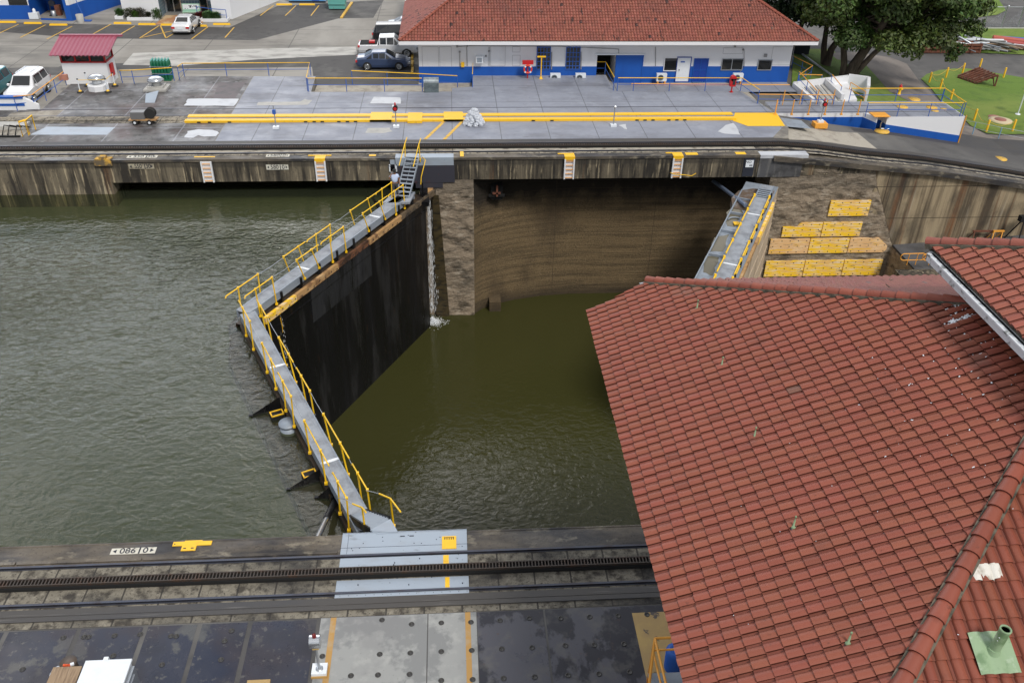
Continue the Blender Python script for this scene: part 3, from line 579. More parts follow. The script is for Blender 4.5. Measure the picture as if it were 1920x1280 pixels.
b = MB(); p = g(865, 269); b.bx(p.x-.12, p.x+.12, YF+.05, YF+1.0, .045, .05); struct('painted_mark', b, m_yel)
ym = thing('bollard', 'battered low yellow iron lug on the edge of the far wall at left', 'mooring lug', wy(193, 300, YF))
b = MB(); b.bx(-.5, .5, -.12, .35, -.28, .08); b.bx(-.55, .55, -.16, -.1, -.34, -.05); b.bx(-.2, .2, -.1, .3, .1, .22); part('block', b, M('chipped_yellow_concrete', (.55, .32, .05), .8, layers=[((.10, .08, .055), 2.2, U, .40, .54, .95)]), ym)
# yellow cross plate on the near coping
yp = thing('step_plate', 'flat yellow cross-shaped plate on the edge of the near wall', 'plate', (-8.75, 20.5, 0))
b = MB(); b.bx(-.62, .62, .08, .26, .01, .035); b.bx(-.26, .30, .2, .3, .01, .036); b.bx(-.3, .16, -.14, .08, .01, .034); bY = b
b = MB(); b.bx(-.24, -.15, -.06, -.02, .034, .038); b.bx(.0, .09, -.06, -.02, .034, .038); b.bx(-.58, -.54, .14, .18, .035, .039); multi('plate', [(bY, m_yel), (b, m_ink)], yp)
# distance markers painted as seen: a left arrow, digits, bar, digit, right arrow
def marker(name, label, org, wid, hgt, rot, s1, s2, grp, wht=m_signw, sx=.78, parent=None):
    t = thing(name, label, 'sign', org, group=grp); t.rotation_euler = rot
    b = MB(); b.bx(-wid/2, wid/2, -hgt/2, hgt/2, 0, .012); bg_ = b
    b = MB(); a = wid*.455; k = wid*.08; h = hgt*.30; z = .014
    for s in (-1, 1): b.prism([(s*a, 0), (s*(a-k), h), (s*(a-k), -h)], z, z+.004)
    b.bx(wid*.12, wid*.155, -hgt*.5, hgt*.5, z, z+.004); multi('painted_ground', [(bg_, wht), (b, m_ink)], t)
    lettering(s1, hgt*1.2, (-wid*.125, 0, z), (0, 0, 0), t, m_ink, sx*1.1); lettering(s2, hgt*1.2, (wid*.27, 0, z), (0, 0, 0), t, m_ink, sx*1.15)
    return t
a = g(250, 1033.5); marker('distance_marker', 'black and white distance marker reading 086 0, painted flat on the near wall', (a.x, a.y+.02, .006), 1.42, .26, (0, 0, .0), '086', '0', 'distance markers', sx=1.0)
marker('distance_marker', 'sign reading 580 0 with arrows, on the face of the far wall', wy(520, 313.5, YF-.03), 1.42, .34, (pi/2, 0, 0), '580', '0', 'distance markers')
m_faint = M('faded_sign_paint', (.38, .34, .25), .85, layers=[((.14, .12, .09), 2, U, .45, .62, .8)])
marker('distance_marker', 'worn sign reading 550 30, on the face of the far wall at left', wy(265, 312, YF-.03), 1.6, .34, (pi/2, 0, 0), '550', '30', 'distance markers', m_faint, .7)
marker('distance_marker', 'marker reading 580 0 painted flat on top of the far wall', tuple(g(521, 292.5))[:2]+(.016,), 1.5, .42, (0, 0, 0), '580', '0', 'distance markers')
marker('distance_marker', 'marker reading 550 30 painted flat on top of the far wall at left', tuple(g(267, 294.5))[:2]+(.016,), 1.9, .42, (0, 0, 0), '550', '30', 'distance markers', m_signw, .8)
for px, lab in ((737, 'small white gate sign behind the man in the blue shirt'), (1405.5, 'small white sign on a black band above the second gate')):
    p = wy(px, 315 if px < 800 else 307, YF-.08); t = thing('gate_sign', lab, 'sign', p); t.rotation_euler = (pi/2, 0, 0)
    b = MB(); b.bx(-.26, .26, -.25, .25, 0, .02); part('panel', b, m_cwhite, t)
    lettering('NO', .22, (-.1, .12, .022), (0, 0, 0), t, m_ink, 1.2); lettering('66', .2, (.1, -.12, .022), (0, 0, 0), t, m_ink, 1.1)
# ---- yellow fender boards on the broad pier
def boards():
    rows = [((1559, 377), (1636, 376), (1628, 405), (1552, 405), 1, m_board, 'top row'),
            ((1472, 420), (1620, 415), (1612, 444), (1463, 443), 2, m_board, 'second row'),
            ((1446, 448), (1668, 447), (1663, 473), (1440, 476), 3, m_board2, 'third row'),
            ((1437, 490), (1657, 487), (1650, 516), (1432, 518), 3, m_board, 'bottom row')]
    nm = {1: ('',), 2: ('left', 'right'), 3: ('left', 'middle', 'right')}
    bolt = MB().lathe((0, 0, 0), [(.035, 0), (.035, .02)], 6, 'y')
    for A, B, Cc, D, n, mt, rl in rows:
        a, b_, c, d = (wy(*q, YF-.1) for q in (A, B, Cc, D)); x0 = (a.x+d.x)/2; x1 = (b_.x+c.x)/2; z1 = (a.z+b_.z)/2; z0 = (c.z+d.z)/2
        for i in range(n):
            p = x0+(x1-x0)*i/n; q = x0+(x1-x0)*(i+1)/n-.06; w = q-p; h = z1-z0
            lab = {(1, 0): 'short yellow board alone at the top of the fender boards on the pier'}.get((n, i), f'scraped fender board, {nm[n][i]} one of the {rl} on the pier')
            t = thing('fender_board', lab, 'fender board', (p, YF-.1, z0), group='fender boards bolted to the pier')
            o = [(.0, 0), (w, 0), (w, h), (0, h)]
            if rl == 'third row' and i == 2: o = [(0, 0), (w-.25, 0), (w, .2), (w, h*.45), (w-.75, h), (0, h)]
            if rl == 'second row' and i == 0: o = [(0, 0), (w, 0), (w, h), (w*.45, h), (w*.35, h*.72), (.0, h*.72)]
            b0 = MB(); b0.plate([(x, 0, z) for x, z in o], .12, (0, -1, 0)); b = MB()
            nxb = 5; 
            for ix in range(nxb):
                for zz in (.12, .5, .88):
                    X = w*(.08+.84*ix/(nxb-1)); Z = h*zz
                    if (rl == 'second row' and i == 0 and ix < 2 and zz > .8) or (rl == 'third row' and i == 2 and ix == 4 and zz > .6): continue
                    b.box((X, -.005, Z), (.06, .02, .06))
            multi('board', [(b0, m_board if not (rl == 'third row' and i != 1) else m_board2), (b, m_ink)], t)
boards()
# ---- dark lower floor at the right and its block
b = MB(); b.prism([(31.62, 44), (75, 44), (75, YF+.05), (31.62, YF+.05)], -16, [-7.1, -4, -4, -6.9]); struct('lower_floor', b, M('dark_damp_slabs', (.10, .10, .105), .75, layers=[((.04, .04, .042), .5, U, .45, .65, .8), ((.13, .13, .13), 2, U, .6, .75, .5)], joints=(3.1, 2.3, .05, (.015, .015, .015), 'xy'), rl=(.5, U, .35, .8)))
b = MB(); vs, fs = rough_face(-54.3, -44, -14, -6.95, 31.50, 20, 40, .05, 3.); b.add([(v[1], -v[0], v[2]-.004*(v[2]+14)) for v in vs], fs); part('pier_return', b, m_pier, fw)
def lf(px, py):     # on the sloping lower floor
    z = -6.
    for _ in range(30): p = g(px, py, z); z = -6.95+(p.x-31.8)*.068
    return g(px, py, z)
b = MB(); p = lf(1690, 515); q = lf(1800, 512); b.bx(p.x-.5, p.x+9, p.y-1.2, p.y+.1, p.z-1, p.z+.35); single('concrete_step', b, m_conc, 'low concrete ledge carrying the yellow hoop handrails on the lower floor', 'ledge')
for i, (px, lab) in enumerate(((1705, 'orange hoop handrail at the left end of the lower ledge'), (1746, 'orange hoop handrail half hidden by the upper tiled roof'))):
    p = lf(px, 505); t = thing('hoop_rail', lab, 'handrail', (p.x, p.y, p.z+.35), group='orange hoop handrails')
    b = MB(); w = 1.0; pts = []
    for k in range(17):
        a = 2*pi*k/16; cx = w*(1 if cos(a) > 0 else -1)*.62; pts.append((cx+.26*cos(a), 0, .62+.26*sin(a)))
    b.tube(pts, .035, 6); part('hoop', b, m_oran, t)
    for s in (-.3, .3): b = MB(); b.tube([(s, 0, 0), (s, 0, .88)], .03, 6); part('post', b, m_oran, t)
for (px, py, r) in ((1881, 423, .55), (1815, 449, .28)):
    p = lf(px, py); b = MB().lathe((0, 0, 0), [(r, 0), (r, .06), (r*.8, .09), (0, .09)], 18); o = single('manhole_cover', b, m_pale, 'pale round cover on the dark lower floor, ' + ('the larger farther one' if r > .5 else 'the smaller nearer one'), 'manhole cover'); o.location = p
for i, (px, py, w, m_) in enumerate(((1838, 452, 1.6, m_rust), (1866, 452, .8, m_oran))):
    p = lf(px, py); t = thing('trestle', ('dark rusty trestle' if i == 0 else 'small orange trestle')+' on the dark lower floor above the roof edge', 'trestle', p)
    b = MB(); b.bar((-w/2, 0, .8), (w/2, 0, .8), .12, .1)
    for s in (-1, 1):
        for r in (-1, 1): b.bar((s*w*.4, 0, .8), (s*w*.4-.2, r*.35, 0), .06, .06)
    part('frame', b, m_, t)
t = thing('tripod_winch', 'dark steel tripod on the lower floor at the right edge', 'tripod', lf(1905, 455)); b = MB()
for a in (0, 2.1, 4.2): b.bar((0, 0, 2), (.9*cos(a), .9*sin(a), 0), .08, .08)
b.bx(-.4, .6, -.2, .2, 1.7, 2.1); part('frame', b, m_black, t); b = MB().lathe((.4, 0, 2.1), [(.3, -.15), (.3, .15)], 12, 'y'); part('drum', b, m_alu, t)
b = MB(); p = lf(1802, 458); b.box((0, 0, .1), (1.0, .5, .2)); o = single('wooden_crate', b, m_timber, 'small flat tan box on the lower floor behind the upper roof ridge', 'box'); o.location = p
# ================================================================ GATES
def proj(p):
    v = Vector(p)-Vector((0, 0, H)); z = v.dot(fwd); return 960+FOC*v.dot(r2)/z, 640+FOC*v.dot(d2)/z
m_subtop = M('brown_drowned_gate_top', (.05, .030, .013), .6, layers=[((.02, .014, .01), 1.2, U, .5, .64, .8), ((.10, .07, .035), 2.4, U, .58, .7, .5)])
class Leaf:
    def __init__(s, A, B, ds):           # walkway centre line A -> B, ds = +1 when downstream lies to the right of the line
        s.A = Vector((*A, 0)); s.u = (Vector((*B, 0))-s.A).normalized(); s.n = Vector((s.u.y, -s.u.x, 0))*ds; s.L = (Vector((*B, 0))-s.A).length
    def P(s, u, n, z): return s.A+s.u*u+s.n*n+Vector((0, 0, z))
    def U(s, px, py, z): p = g(px, py, z); return (Vector((p.x, p.y, 0))-s.A).dot(s.u)
    def bx(s, b, u0, u1, n0, n1, z0, z1):
        q = [s.P(u, n, 0) for u, n in ((u0, n0), (u1, n0), (u1, n1), (u0, n1))]; return b.prism([(v.x, v.y) for v in q], z0, z1)
ZW = -1.4
def rails(L, t, secs, off, lean=0, grp=''):
    # secs: list of (u0, u1, style) ; yellow handrails beside the walkway
    for i, (u0, u1, st) in enumerate(secs):
        zt_ = ZW+1.05; b = MB()
        b.tube([L.P(u0-.02, off, zt_-.1), L.P(u0+.05, off, zt_), L.P(u1, off, zt_)], .031, 7)
        h = part('handrail', b, m_yelr, t, True)
        for f in ((.0, .66) if st == 1 else (.36, .97)):
            uu = u0+(u1-u0)*f+.04; b = MB(); ln = .42 if st == 1 else 0.
            b.tube([L.P(uu, off, zt_), L.P(uu+ln, off+(.05 if off > 0 else -.05), ZW-.25 if st == 1 else ZW-.5)], .034, 6)
            e = L.P(uu+ln, off+(.05 if off > 0 else -.05), ZW-.25 if st == 1 else ZW-.5); b.box(e, (.12, .12, .1)); b.box(L.P(uu, off, zt_), (.09, .09, .1))
            part('post', b, m_yelr, h, True)
    ss = sorted(secs); b = MB(); any_ = False
    for (a0, a1, _), (b0, b1, _) in zip(ss, ss[1:]):
        if b0-a1 > .25: b.tube([L.P(a1, off, ZW+1.03), L.P((a1+b0)/2, off, ZW+.98), L.P(b0, off, ZW+1.0)], .014, 5); any_ = True
    if any_: part('wire_rope', b, m_alu, t, True)
def leaf(L, label, loc, stripes, wid=.36, upw=1.62, dsw=.55, u1=None, botz=-16, batter=.45, sub=True, face=m_gate, facen='downstream_face'):
    t = thing('lock_gate', label, 'lock gate', loc); E = u1 or L.L
    b = MB(); q = lambda u, n, z: L.P(u, n, z)
    # body: deep box whose top is awash
    b.add([q(-.3, -upw, botz), q(E, -upw, botz), q(E, dsw-.06, botz), q(-.3, dsw-.06, botz), q(-.3, -upw*.62, -2.48 if sub else -1.9), q(2, -upw, -2.48 if sub else -1.9), q(E, -upw, -2.48 if sub else -1.9), q(E, dsw-.06, -2.14 if sub else -1.9), q(-.3, dsw-.06, -2.14 if sub else -1.9)],
          [(0, 1, 6, 5, 4), (3, 8, 7, 2), (0, 4, 8, 3), (1, 2, 7, 6)])
    part('leaf_body', b, m_gate, t, True)
    b = MB(); z1 = -2.46 if sub else -1.88; z2 = -2.12 if sub else -1.88
    b.add([q(-.3, -upw*.62, z1), q(2, -upw, z1), q(E, -upw, z1), q(E, -.45, z1), q(-.3, -.45, z1), q(E, -.45, z2), q(-.3, -.45, z2), q(E, dsw, z2), q(-.3, dsw, z2)], [(0, 1, 2, 3, 4), (4, 3, 5, 6), (6, 5, 7, 8)])
    part('leaf_top', b, m_subtop if sub else m_grey, t, True)
    nU = 60; nZ = 4; vs = []; fs = []       # downstream plating with raised panels
    b = MB(); Z0, Z1 = botz, (-2.13 if sub else -1.89)
    zb = -12.15
    def off(z): return dsw-batter*max(0, (Z1-z)/(Z1-zb))
    b.add([q(-.3, off(Z0), Z0), q(E, off(Z0), Z0), q(E, dsw, Z1), q(-.3, dsw, Z1)], [(0, 1, 2, 3)])
    for k in range(6):
        z = Z1-.9-k*1.75
        if z > botz+1: b.add([q(-.3, off(z)+.03, z), q(E, off(z)+.03, z), q(E, off(z)+.03, z-.1), q(-.3, off(z)+.03, z-.1), q(-.3, off(z)-.03, z+.02), q(E, off(z)-.03, z+.02)], [(0, 3, 2, 1), (0, 1, 5, 4)])
    part(facen, b, face, t, True)
    # walkway
    b = MB(); L.bx(b, -.15, E-1.2, -wid, wid, ZW-.05, ZW); part('walkway', b, m_walk, t, True)
    b = MB()
    for s in (-1, 1): L.bx(b, -.15, E-1.2, s*wid-.035 if s > 0 else -wid-.035, s*wid+.035 if s > 0 else -wid+.035, ZW-.42, ZW+.015)
    L.bx(b, .0, E-1.2, wid-.16, wid-.145, ZW+.001, ZW+.006)
    part('side_beam', b, m_grey, t, True)
    b = MB(); u = .6
    while u < E-1.2:
        L.bx(b, u, u+.12, -wid+.05, wid+.12, -2.6 if sub else -1.9, ZW-.05); u += 1.7
    part('bracket', b, m_gate, t, True)
    for uu in stripes: b = MB(); L.bx(b, uu-.07, uu+.07, -wid+.02, wid+.03, ZW+.002, ZW+.022); part('white_stripe', b, m_cwhite, t, True)
    return t
F = Leaf((-10.5, 37.7), (-2.9, 52.0), 1)
fl = leaf(F, 'far leaf of the closed lock gate, showing its dripping black face', (-6.5, 45, ZW), [F.U(703, 406, ZW), F.U(566, 502, ZW)], u1=17.5)
b = MB(); u0, u1 = 4.6, 10.6
q = lambda u, dz, dn=0: F.P(u, .55-.45*max(0, (-2.13-dz)/10.02)+dn, dz)
b.add([q(u0, -2.2, .05), q(u1, -2.2, .05), q(u1+.2, -13, .05), q(u0-.2, -13, .05), q(u0, -2.2, -.1), q(u1, -2.2, -.1), q(u1+.2, -13, -.1), q(u0-.2, -13, -.1)], [(3, 2, 1, 0), (0, 1, 5, 4), (1, 2, 6, 5), (3, 0, 4, 7)])
part('raised_plating', b, M('wet_grey_black_plate', (.026, .027, .03), .42, spec=.3, layers=[((.008, .008, .009), 1.3, (1, 1, .12), .5, .58, .9), ((.05, .05, .052), 1, (1, 1, .2), .58, .7, .6)], rl=(1.2, (1, 1, .1), .18, .6), bump=[(10, U, .25, .02)], joints=(40, 1.7, .03, (.006, .006, .006), 'yz')), fl, True)
segs = [((505, 600), (566, 556), m_board, .16), ((567, 556), (633, 494), m_wood, .15), ((634, 494), (690, 450), M('wet_dark_wood', (.16, .07, .035), .6, layers=[((.03, .02, .015), 2, U, .45, .6, .9)]), .1), ((691, 450), (747, 403), m_wood, .15), ((748, 403), (800, 352), M('muddy_beam', (.14, .10, .06), .8, layers=[((.03, .025, .02), 2, U, .45, .6, .9)]), .1)]
for A_, B_, mt, w in segs:
    b = MB(); F.bx(b, max(-.2, F.U(*A_, -2.1)), F.U(*B_, -2.1)-.03, .47, .56+w*.6, -2.42, -2.06); part('fender_timber', b, mt, fl, True)
b = MB()
for k in range(30): F.bx(b, .3+k*.55, .36+k*.55, .56+.15, .56+.18, -2.3+.1*(k % 2), -2.25+.1*(k % 2))
part('bolts', b, m_ink, fl, True)
def sec(L, z, lst): return [(L.U(*a, z), L.U(*c, z), st) for a, c, st in lst]
zr = ZW+1.05
rails(F, fl, sec(F, zr, [((469, 559), (516, 521), 2), ((559, 489), (599, 459), 1), ((604, 456), (642, 425), 2), ((677, 400), (724, 367), 1), ((728, 366), (752, 346), 2)]), .42)
rails(F, fl, sec(F, zr, [((434, 559), (490, 515), 2), ((532, 482), (575, 454), 1), ((579, 452), (619, 421), 2), ((654, 395), (699, 361), 1), ((704, 362), (729, 341), 2)]), -.42)
me = text_mesh('S.R', .5); me.materials.clear(); me.materials.append(M('rust_coloured_chalk', (.22, .13, .06), .8)); o = bpy.data.objects.new('painted_letters', me); C.objects.link(o)
# find the point on the face seen at (667, 657)
best = min(((sum((a-b_)**2 for a, b_ in zip(proj(q(u_/10, -z_/10, .07)), (667, 655))), u_/10, -z_/10) for u_ in range(0, 150) for z_ in range(22, 121)), key=lambda k: k[0])
o.parent = fl; o.location = q(best[1], best[2], .08)-Vector(fl.location); o.rotation_euler = (pi/2, 0, atan2(F.u.y, F.u.x))
b = MB(); p = F.P(1.6, .8, -2.5); b.tube([p, p+Vector((.03, -.02, -.5)), p+Vector((.0, .0, -.9))], .025, 5); part('rope_end', b, m_yel, fl, True)
Nn = Leaf((-10.25, 37.35), (-3.75, 23.35), -1)
nl = leaf(Nn, 'near leaf of the closed lock gate, its grey walkway descending towards the viewer', (-7, 30, ZW), [Nn.U(513, 688, ZW), Nn.U(613, 866, ZW)], wid=.34, u1=17.6, dsw=.40)
rails(Nn, nl, sec(Nn, zr, [((434, 565), (459, 605), 2), ((481, 645), (507, 691), 1), ((509, 700), (537, 746), 2), ((562, 790), (611, 875), 1), ((616, 886), (647, 935), 2)]), -.40)
rails(Nn, nl, sec(Nn, zr, [((469, 564), (492, 597), 2), ((514, 634), (542, 681), 1), ((546, 690), (575, 735), 2), ((600, 777), (651, 860), 1), ((655, 869), (687, 919), 2)]), .40)
# fins, grates, manhole cap and cylinder on the near leaf's awash side
for i, (px, py, qx, qy) in enumerate(((522, 745, 470, 779), (597, 880, 541, 916), (617, 913, 594, 932))):
    a = g(px, py, -1.75); c = g(qx, qy, -2.3); b = MB(); d = (c-a); 
    b.add([a, c, c+Vector((0, 0, -.15)), (a.x, a.y, -2.62), a+Vector((.05, .02, 0)), c+Vector((.05, .02, 0)), c+Vector((.05, .02, -.15)), (a.x+.05, a.y+.02, -2.62)], [(0, 1, 2, 3), (7, 6, 5, 4), (0, 4, 5, 1), (1, 5, 6, 2), (3, 2, 6, 7)])
    b.box(c, (.16, .1, .06)); part('fin_bracket', b, m_gate, nl, True)
for px, py in ((519, 774), (580, 887)):
    p = g(px, py, -2.15); b = MB(); rz = atan2(Nn.u.y, Nn.u.x)
    for s in (-1, 1): b.box(p+Matrix.Rotation(rz, 3, 'Z')@Vector((s*.17, 0, 0)), (.05, .5, .05), rz); b.box(p+Matrix.Rotation(rz, 3, 'Z')@Vector((0, s*.25, 0)), (.39, .05, .05), rz)
    gr = part('grate_frame', b, m_yel, nl, True); b = MB()
    for k in range(9): b.box(p+Matrix.Rotation(rz, 3, 'Z')@Vector((0, -.2+k*.05, -.01)), (.34, .02, .03), rz)
    part('grate_bars', b, m_gate, nl, True)
    b = MB(); b.box(p-Vector((0, 0, .25)), (.44, .56, .4), rz); part('grate_box', b, m_black, nl, True)
p = g(540, 792, -2.0); b = MB().lathe(p, [(.36, -.7), (.36, -.14), (.32, -.14), (.32, -.08), (.40, -.08), (.40, 0), (0, .01)], 24); part('manhole_cap', b, m_grey, nl, True)
b = MB(); b.tube([g(585, 1030, -.9), g(612, 972, -1.75)], .10, 10); part('piston', b, m_chrome, nl, True)
b = MB(); b.tube([g(612, 972, -1.75), g(628, 940, -2.1)], .13, 10); b.box(g(629, 932, -2.1), (.3, .3, .3)); part('cylinder', b, m_gate, nl, True)
b = MB(); b.tube([wy(683, 346, 56.5), g(709, 388, -2.3)], .10, 8); part('operating_strut', b, m_gate, fl, True)
# ramp and steps at the near end
rm = thing('gate_ramp', 'short grey stepped ramp linking the gate walkway to the near wall', 'ramp', (-3.2, 22, -.7))
A0, A1 = Vector(Nn.P(Nn.L-1.2+2.55, -.34, ZW)), Vector(Nn.P(Nn.L-1.2+2.55, .34, ZW)) if False else None
a0 = g(657, 968, ZW); a1 = g(688, 957, ZW); c0 = g(694, 993, -.2); c1 = g(732, 972, -.2); e0 = g(705, 1001, .06); e1 = g(747, 998, .06)
b = MB()
for k in range(9):
    f0, f1 = k/9, (k+.72)/9; v = [a0.lerp(c0, f0), a1.lerp(c1, f0), a1.lerp(c1, f1), a0.lerp(c0, f1)]; zz = v[0].z+.06
    b.prism([(p.x, p.y) for p in v], zz-.04, zz)
part('tread', b, m_grey, rm, True)
b = MB(); b.add([c0, c1, e1, e0, c0-Vector((0, 0, .06)), c1-Vector((0, 0, .06)), e1-Vector((0, 0, .05)), e0-Vector((0, 0, .05))], [(0, 1, 2, 3), (0, 3, 7, 4), (1, 5, 6, 2), (0, 4, 5, 1), (4, 7, 6, 5), (2, 6, 7, 3)]); part('landing_plate', b, m_plate, rm, True)
b = MB(); b.bar(a0-Vector((0, 0, .1)), c0-Vector((0, 0, .08)), .06, .3); b.bar(a1-Vector((0, 0, .1)), c1-Vector((0, 0, .08)), .06, .3); b.bar(a0-Vector((0, 0, .5)), e0-Vector((0, 0, .9)), .1, .12); part('stringer', b, m_gate, rm, True)
b = MB(); b.prism([tuple(Nn.P(u_, n_, 0)[:2]) for u_, n_ in ((Nn.L-1.3, -.36), (Nn.L-1.3, .36), (Nn.L+.25, .36), (Nn.L+.0, -.36))], ZW-.1, ZW+.01); part('walkway_end', b, m_walk, rm, True)
for pts in ([(632, 933), (647, 935), (661, 944), (679, 951), (686, 960)], [(687, 919), (711, 925), (732, 934), (751, 959)]):
    w = [g(x, y, -.3+.2*i) for i, (x, y) in enumerate(pts)]; b = MB(); b.tube(w[-3:], .031, 7); h = part('handrail', b, m_yelr, rm, True)
    b = MB(); b.tube([w[-2], (w[-2].x+.05, w[-2].y-.1, ZW+.2)], .036, 6); b.box((w[-2].x+.05, w[-2].y-.1, ZW+.25), (.12, .12, .12)); part('post', b, m_yelr, h, True)
    b = MB(); b.tube(w[:-2], .014, 5); part('wire_rope', b, m_alu, h, True)
# stair at the far end
st = thing('gate_stair', 'steep grey steel stair with yellow handrails up to the far wall', 'stair', (-3, 52.5, -1))
s0 = Vector((-3.25, 51.1, ZW)); s1 = Vector((-2.62, 54.15, .06)); d = (s1-s0); side = Vector((d.y, -d.x, 0)).normalized()
b = MB()
for s in (-.42, 0, .42): b.bar(s0+side*s-Vector((0, 0, .1)), s1+side*s-Vector((0, 0, .05)), .05 if s else .03, .2 if s else .05)
part('stringer', b, m_grey, st, True)
b = MB()
for k in range(10):
    p = s0.lerp(s1, (k+.5)/10); b.box(p, (.82, .17, .04), atan2(side.y, side.x))
part('tread', b, m_grey, st, True)
b = MB(); b.box(s1+Vector((.05, .28, .03)), (.95, .6, .04), atan2(side.y, side.x)); part('landing_plate', b, m_plate, st, True)
b = MB(); L2 = [(-4.45, 50.4), (-2.75, 50.4), (-2.45, 52.0), (-3.7, 52.3)]; b.prism(L2, ZW-.12, ZW-.0); part('platform', b, m_walk, st, True)
for s in (-.46, .46):
    top = [s0.lerp(s1, .45)+side*s+Vector((0, 0, .9)), s1+side*s+Vector((0, 0, .95)), s1+side*s+Vector((.12, .5, 1.15))]
    b = MB(); b.tube(top, .031, 7); h = part('handrail', b, m_yelr, st, True)
    b = MB(); b.tube([s1+side*s+Vector((0, 0, .95)), s1+side*s*1.1+Vector((.0, .1, -.3))], .036, 6); b.box(s1+side*s*1.1+Vector((0, .1, -.1)), (.1, .1, .12)); part('post', b, m_yelr, h, True)
b = MB(); q0 = s1+side*.75; b.tube([q0+Vector((-.1, 0, .1)), q0+Vector((.1, 0, -.1)), q0+Vector((-.2, -.4, -1.1)), q0+Vector((-.25, -.5, -1.6))], .03, 6); part('guard_bar', b, m_yelr, st, True)
b = MB()
for s in (-1, 1): b.bx(-2.5+s*.5-.05, -2.5+s*.5+.05, 52.6, 52.7, -2.3, -1)
b.bx(-3.2, -1.6, 52.2, 53.4, -2.5, -2.2); b.bx(-2.2, -1.7, 53, 53.8, -2.3, -1.9)
part('support', b, m_gate, st, True)
b = MB(); b.bx(-1.75, -1.35, 53.6, 54.25, -2.45, -2.1); part('anchor_block', b, m_wood, st, True)
# ---- second gate (its far leaf), seen beyond the tiled roof
Q = Leaf((13.0, 37.3), (20.3, 51.6), 1)
g2 = leaf(Q, 'leaf of the second lock gate, half hidden behind the tiled roof', (17, 45, ZW), [Q.U(1391, 418+(-20), ZW), Q.U(1367, 495, ZW)], wid=.40, upw=1.55, dsw=.62, u1=18.3, batter=.0, sub=False, face=m_beige, facen='boarded_face')
def blobn(L, pts, seed):
    w = [g(x, y, -1.87) for x, y in pts]; out = []
    for i, a in enumerate(w):
        c = w[(i+1) % len(w)]
        for k in range(5): v = a.lerp(c, k/5); dd = mnoise.noise(Vector((v.x*2, v.y*2, seed)))*.2; out.append((v.x+dd, v.y+dd))
    return out
for i, pts in enumerate((((1362, 398), (1385, 378), (1392, 400), (1378, 425), (1362, 425)), ((1340, 445), (1366, 440), (1358, 470), (1330, 472)), ((1322, 480), (1350, 478), (1338, 515), (1316, 512)))):
    b = MB(); b.sheet(blobn(Q, pts, i), -1.872); part('puddle', b, m_puddle, g2, True)
b = MB()
for u_ in (3, 6.4, 9.8, 12.6, 15): Q.bx(b, u_, u_+.07, -1.5, -.45, -1.87, -1.72)
Q.bx(b, -.3, 16.5, -1.55, -1.48, -1.88, -1.74); part('stiffener', b, m_grey, g2, True)
b = MB()
for s, off_ in ((-.46, 0), (.46, .1)):
    for k in range(6):
        u0 = 1.2+k*2.35+off_; b.tube([Q.P(u0, s, ZW+.12), Q.P(u0+2.0, s, ZW+.12)], .04, 6); b.box(Q.P(u0+1.9, s, ZW+.1), (.12, .12, .2)); b.tube([Q.P(u0+.3, s+(.06 if s > 0 else -.06), ZW), Q.P(u0+1.3, s+(.06 if s > 0 else -.06), ZW+.02)], .035, 6)
part('folded_handrail', b, m_yelr, g2, True)
b = MB(); Q.bx(b, 10.2, 15.8, .63, .80, -2.5, -1.95); part('fender_timber', b, m_board, g2, True)
b = MB(); Q.bx(b, -.2, 10.1, .63, .78, -2.3, -1.9); part('fender_timber', b, m_wood, g2, True)
b = MB(); p = wy(1338, 340, 56.8); b.tube([p, g(1398, 385, -1.55)], .13, 9); part('operating_strut', b, M('blue_grey_steel_tube', (.16, .20, .28), .45, .3), g2, True)
b = MB(); Q.bx(b, 14.9, 16.4, -.40, .40, ZW-.02, ZW+.0)
for k in range(5): Q.bx(b, 14.95+k*.31, 15.08+k*.31, -.40, .40, ZW, ZW+.04)
part('step_grille', b, m_grey, g2, True)
b = MB()
for k in range(4): Q.bx(b, 15.1+k*.31, 15.25+k*.31, -.34, .34, ZW+.001, ZW+.006)
part('grille_gap', b, m_black, g2, True)
b = MB()  # curved plate of the leaf's heel
arc = [Q.P(13.5, -1.5, 0), Q.P(15, -1.9, 0), Q.P(16.4, -1.7, 0), Q.P(17.2, -.9, 0), Q.P(17.4, 0, 0), Q.P(17.4, .5, 0), Q.P(13.5, .5, 0)]
b.prism([(p.x, p.y) for p in arc], -2.4, -1.84); part('heel_plate', b, M('muddy_brown_plate', (.11, .075, .05), .7, layers=[((.2, .19, .19), 1.5, U, .5, .62, .8)]), g2, True)
b = MB(); pts = [Q.P(11.6+.5*sin(k*.35), -1.0-.42*cos(k*.35), -1.82) for k in range(7)]; b.tube(pts, .05, 6); part('hose', b, m_grey, g2, True)
p = g(1381, 419, -1.8); b = MB(); b.box(p, (.35, .4, .06)); part('grate_frame', b, m_yel, g2, True)
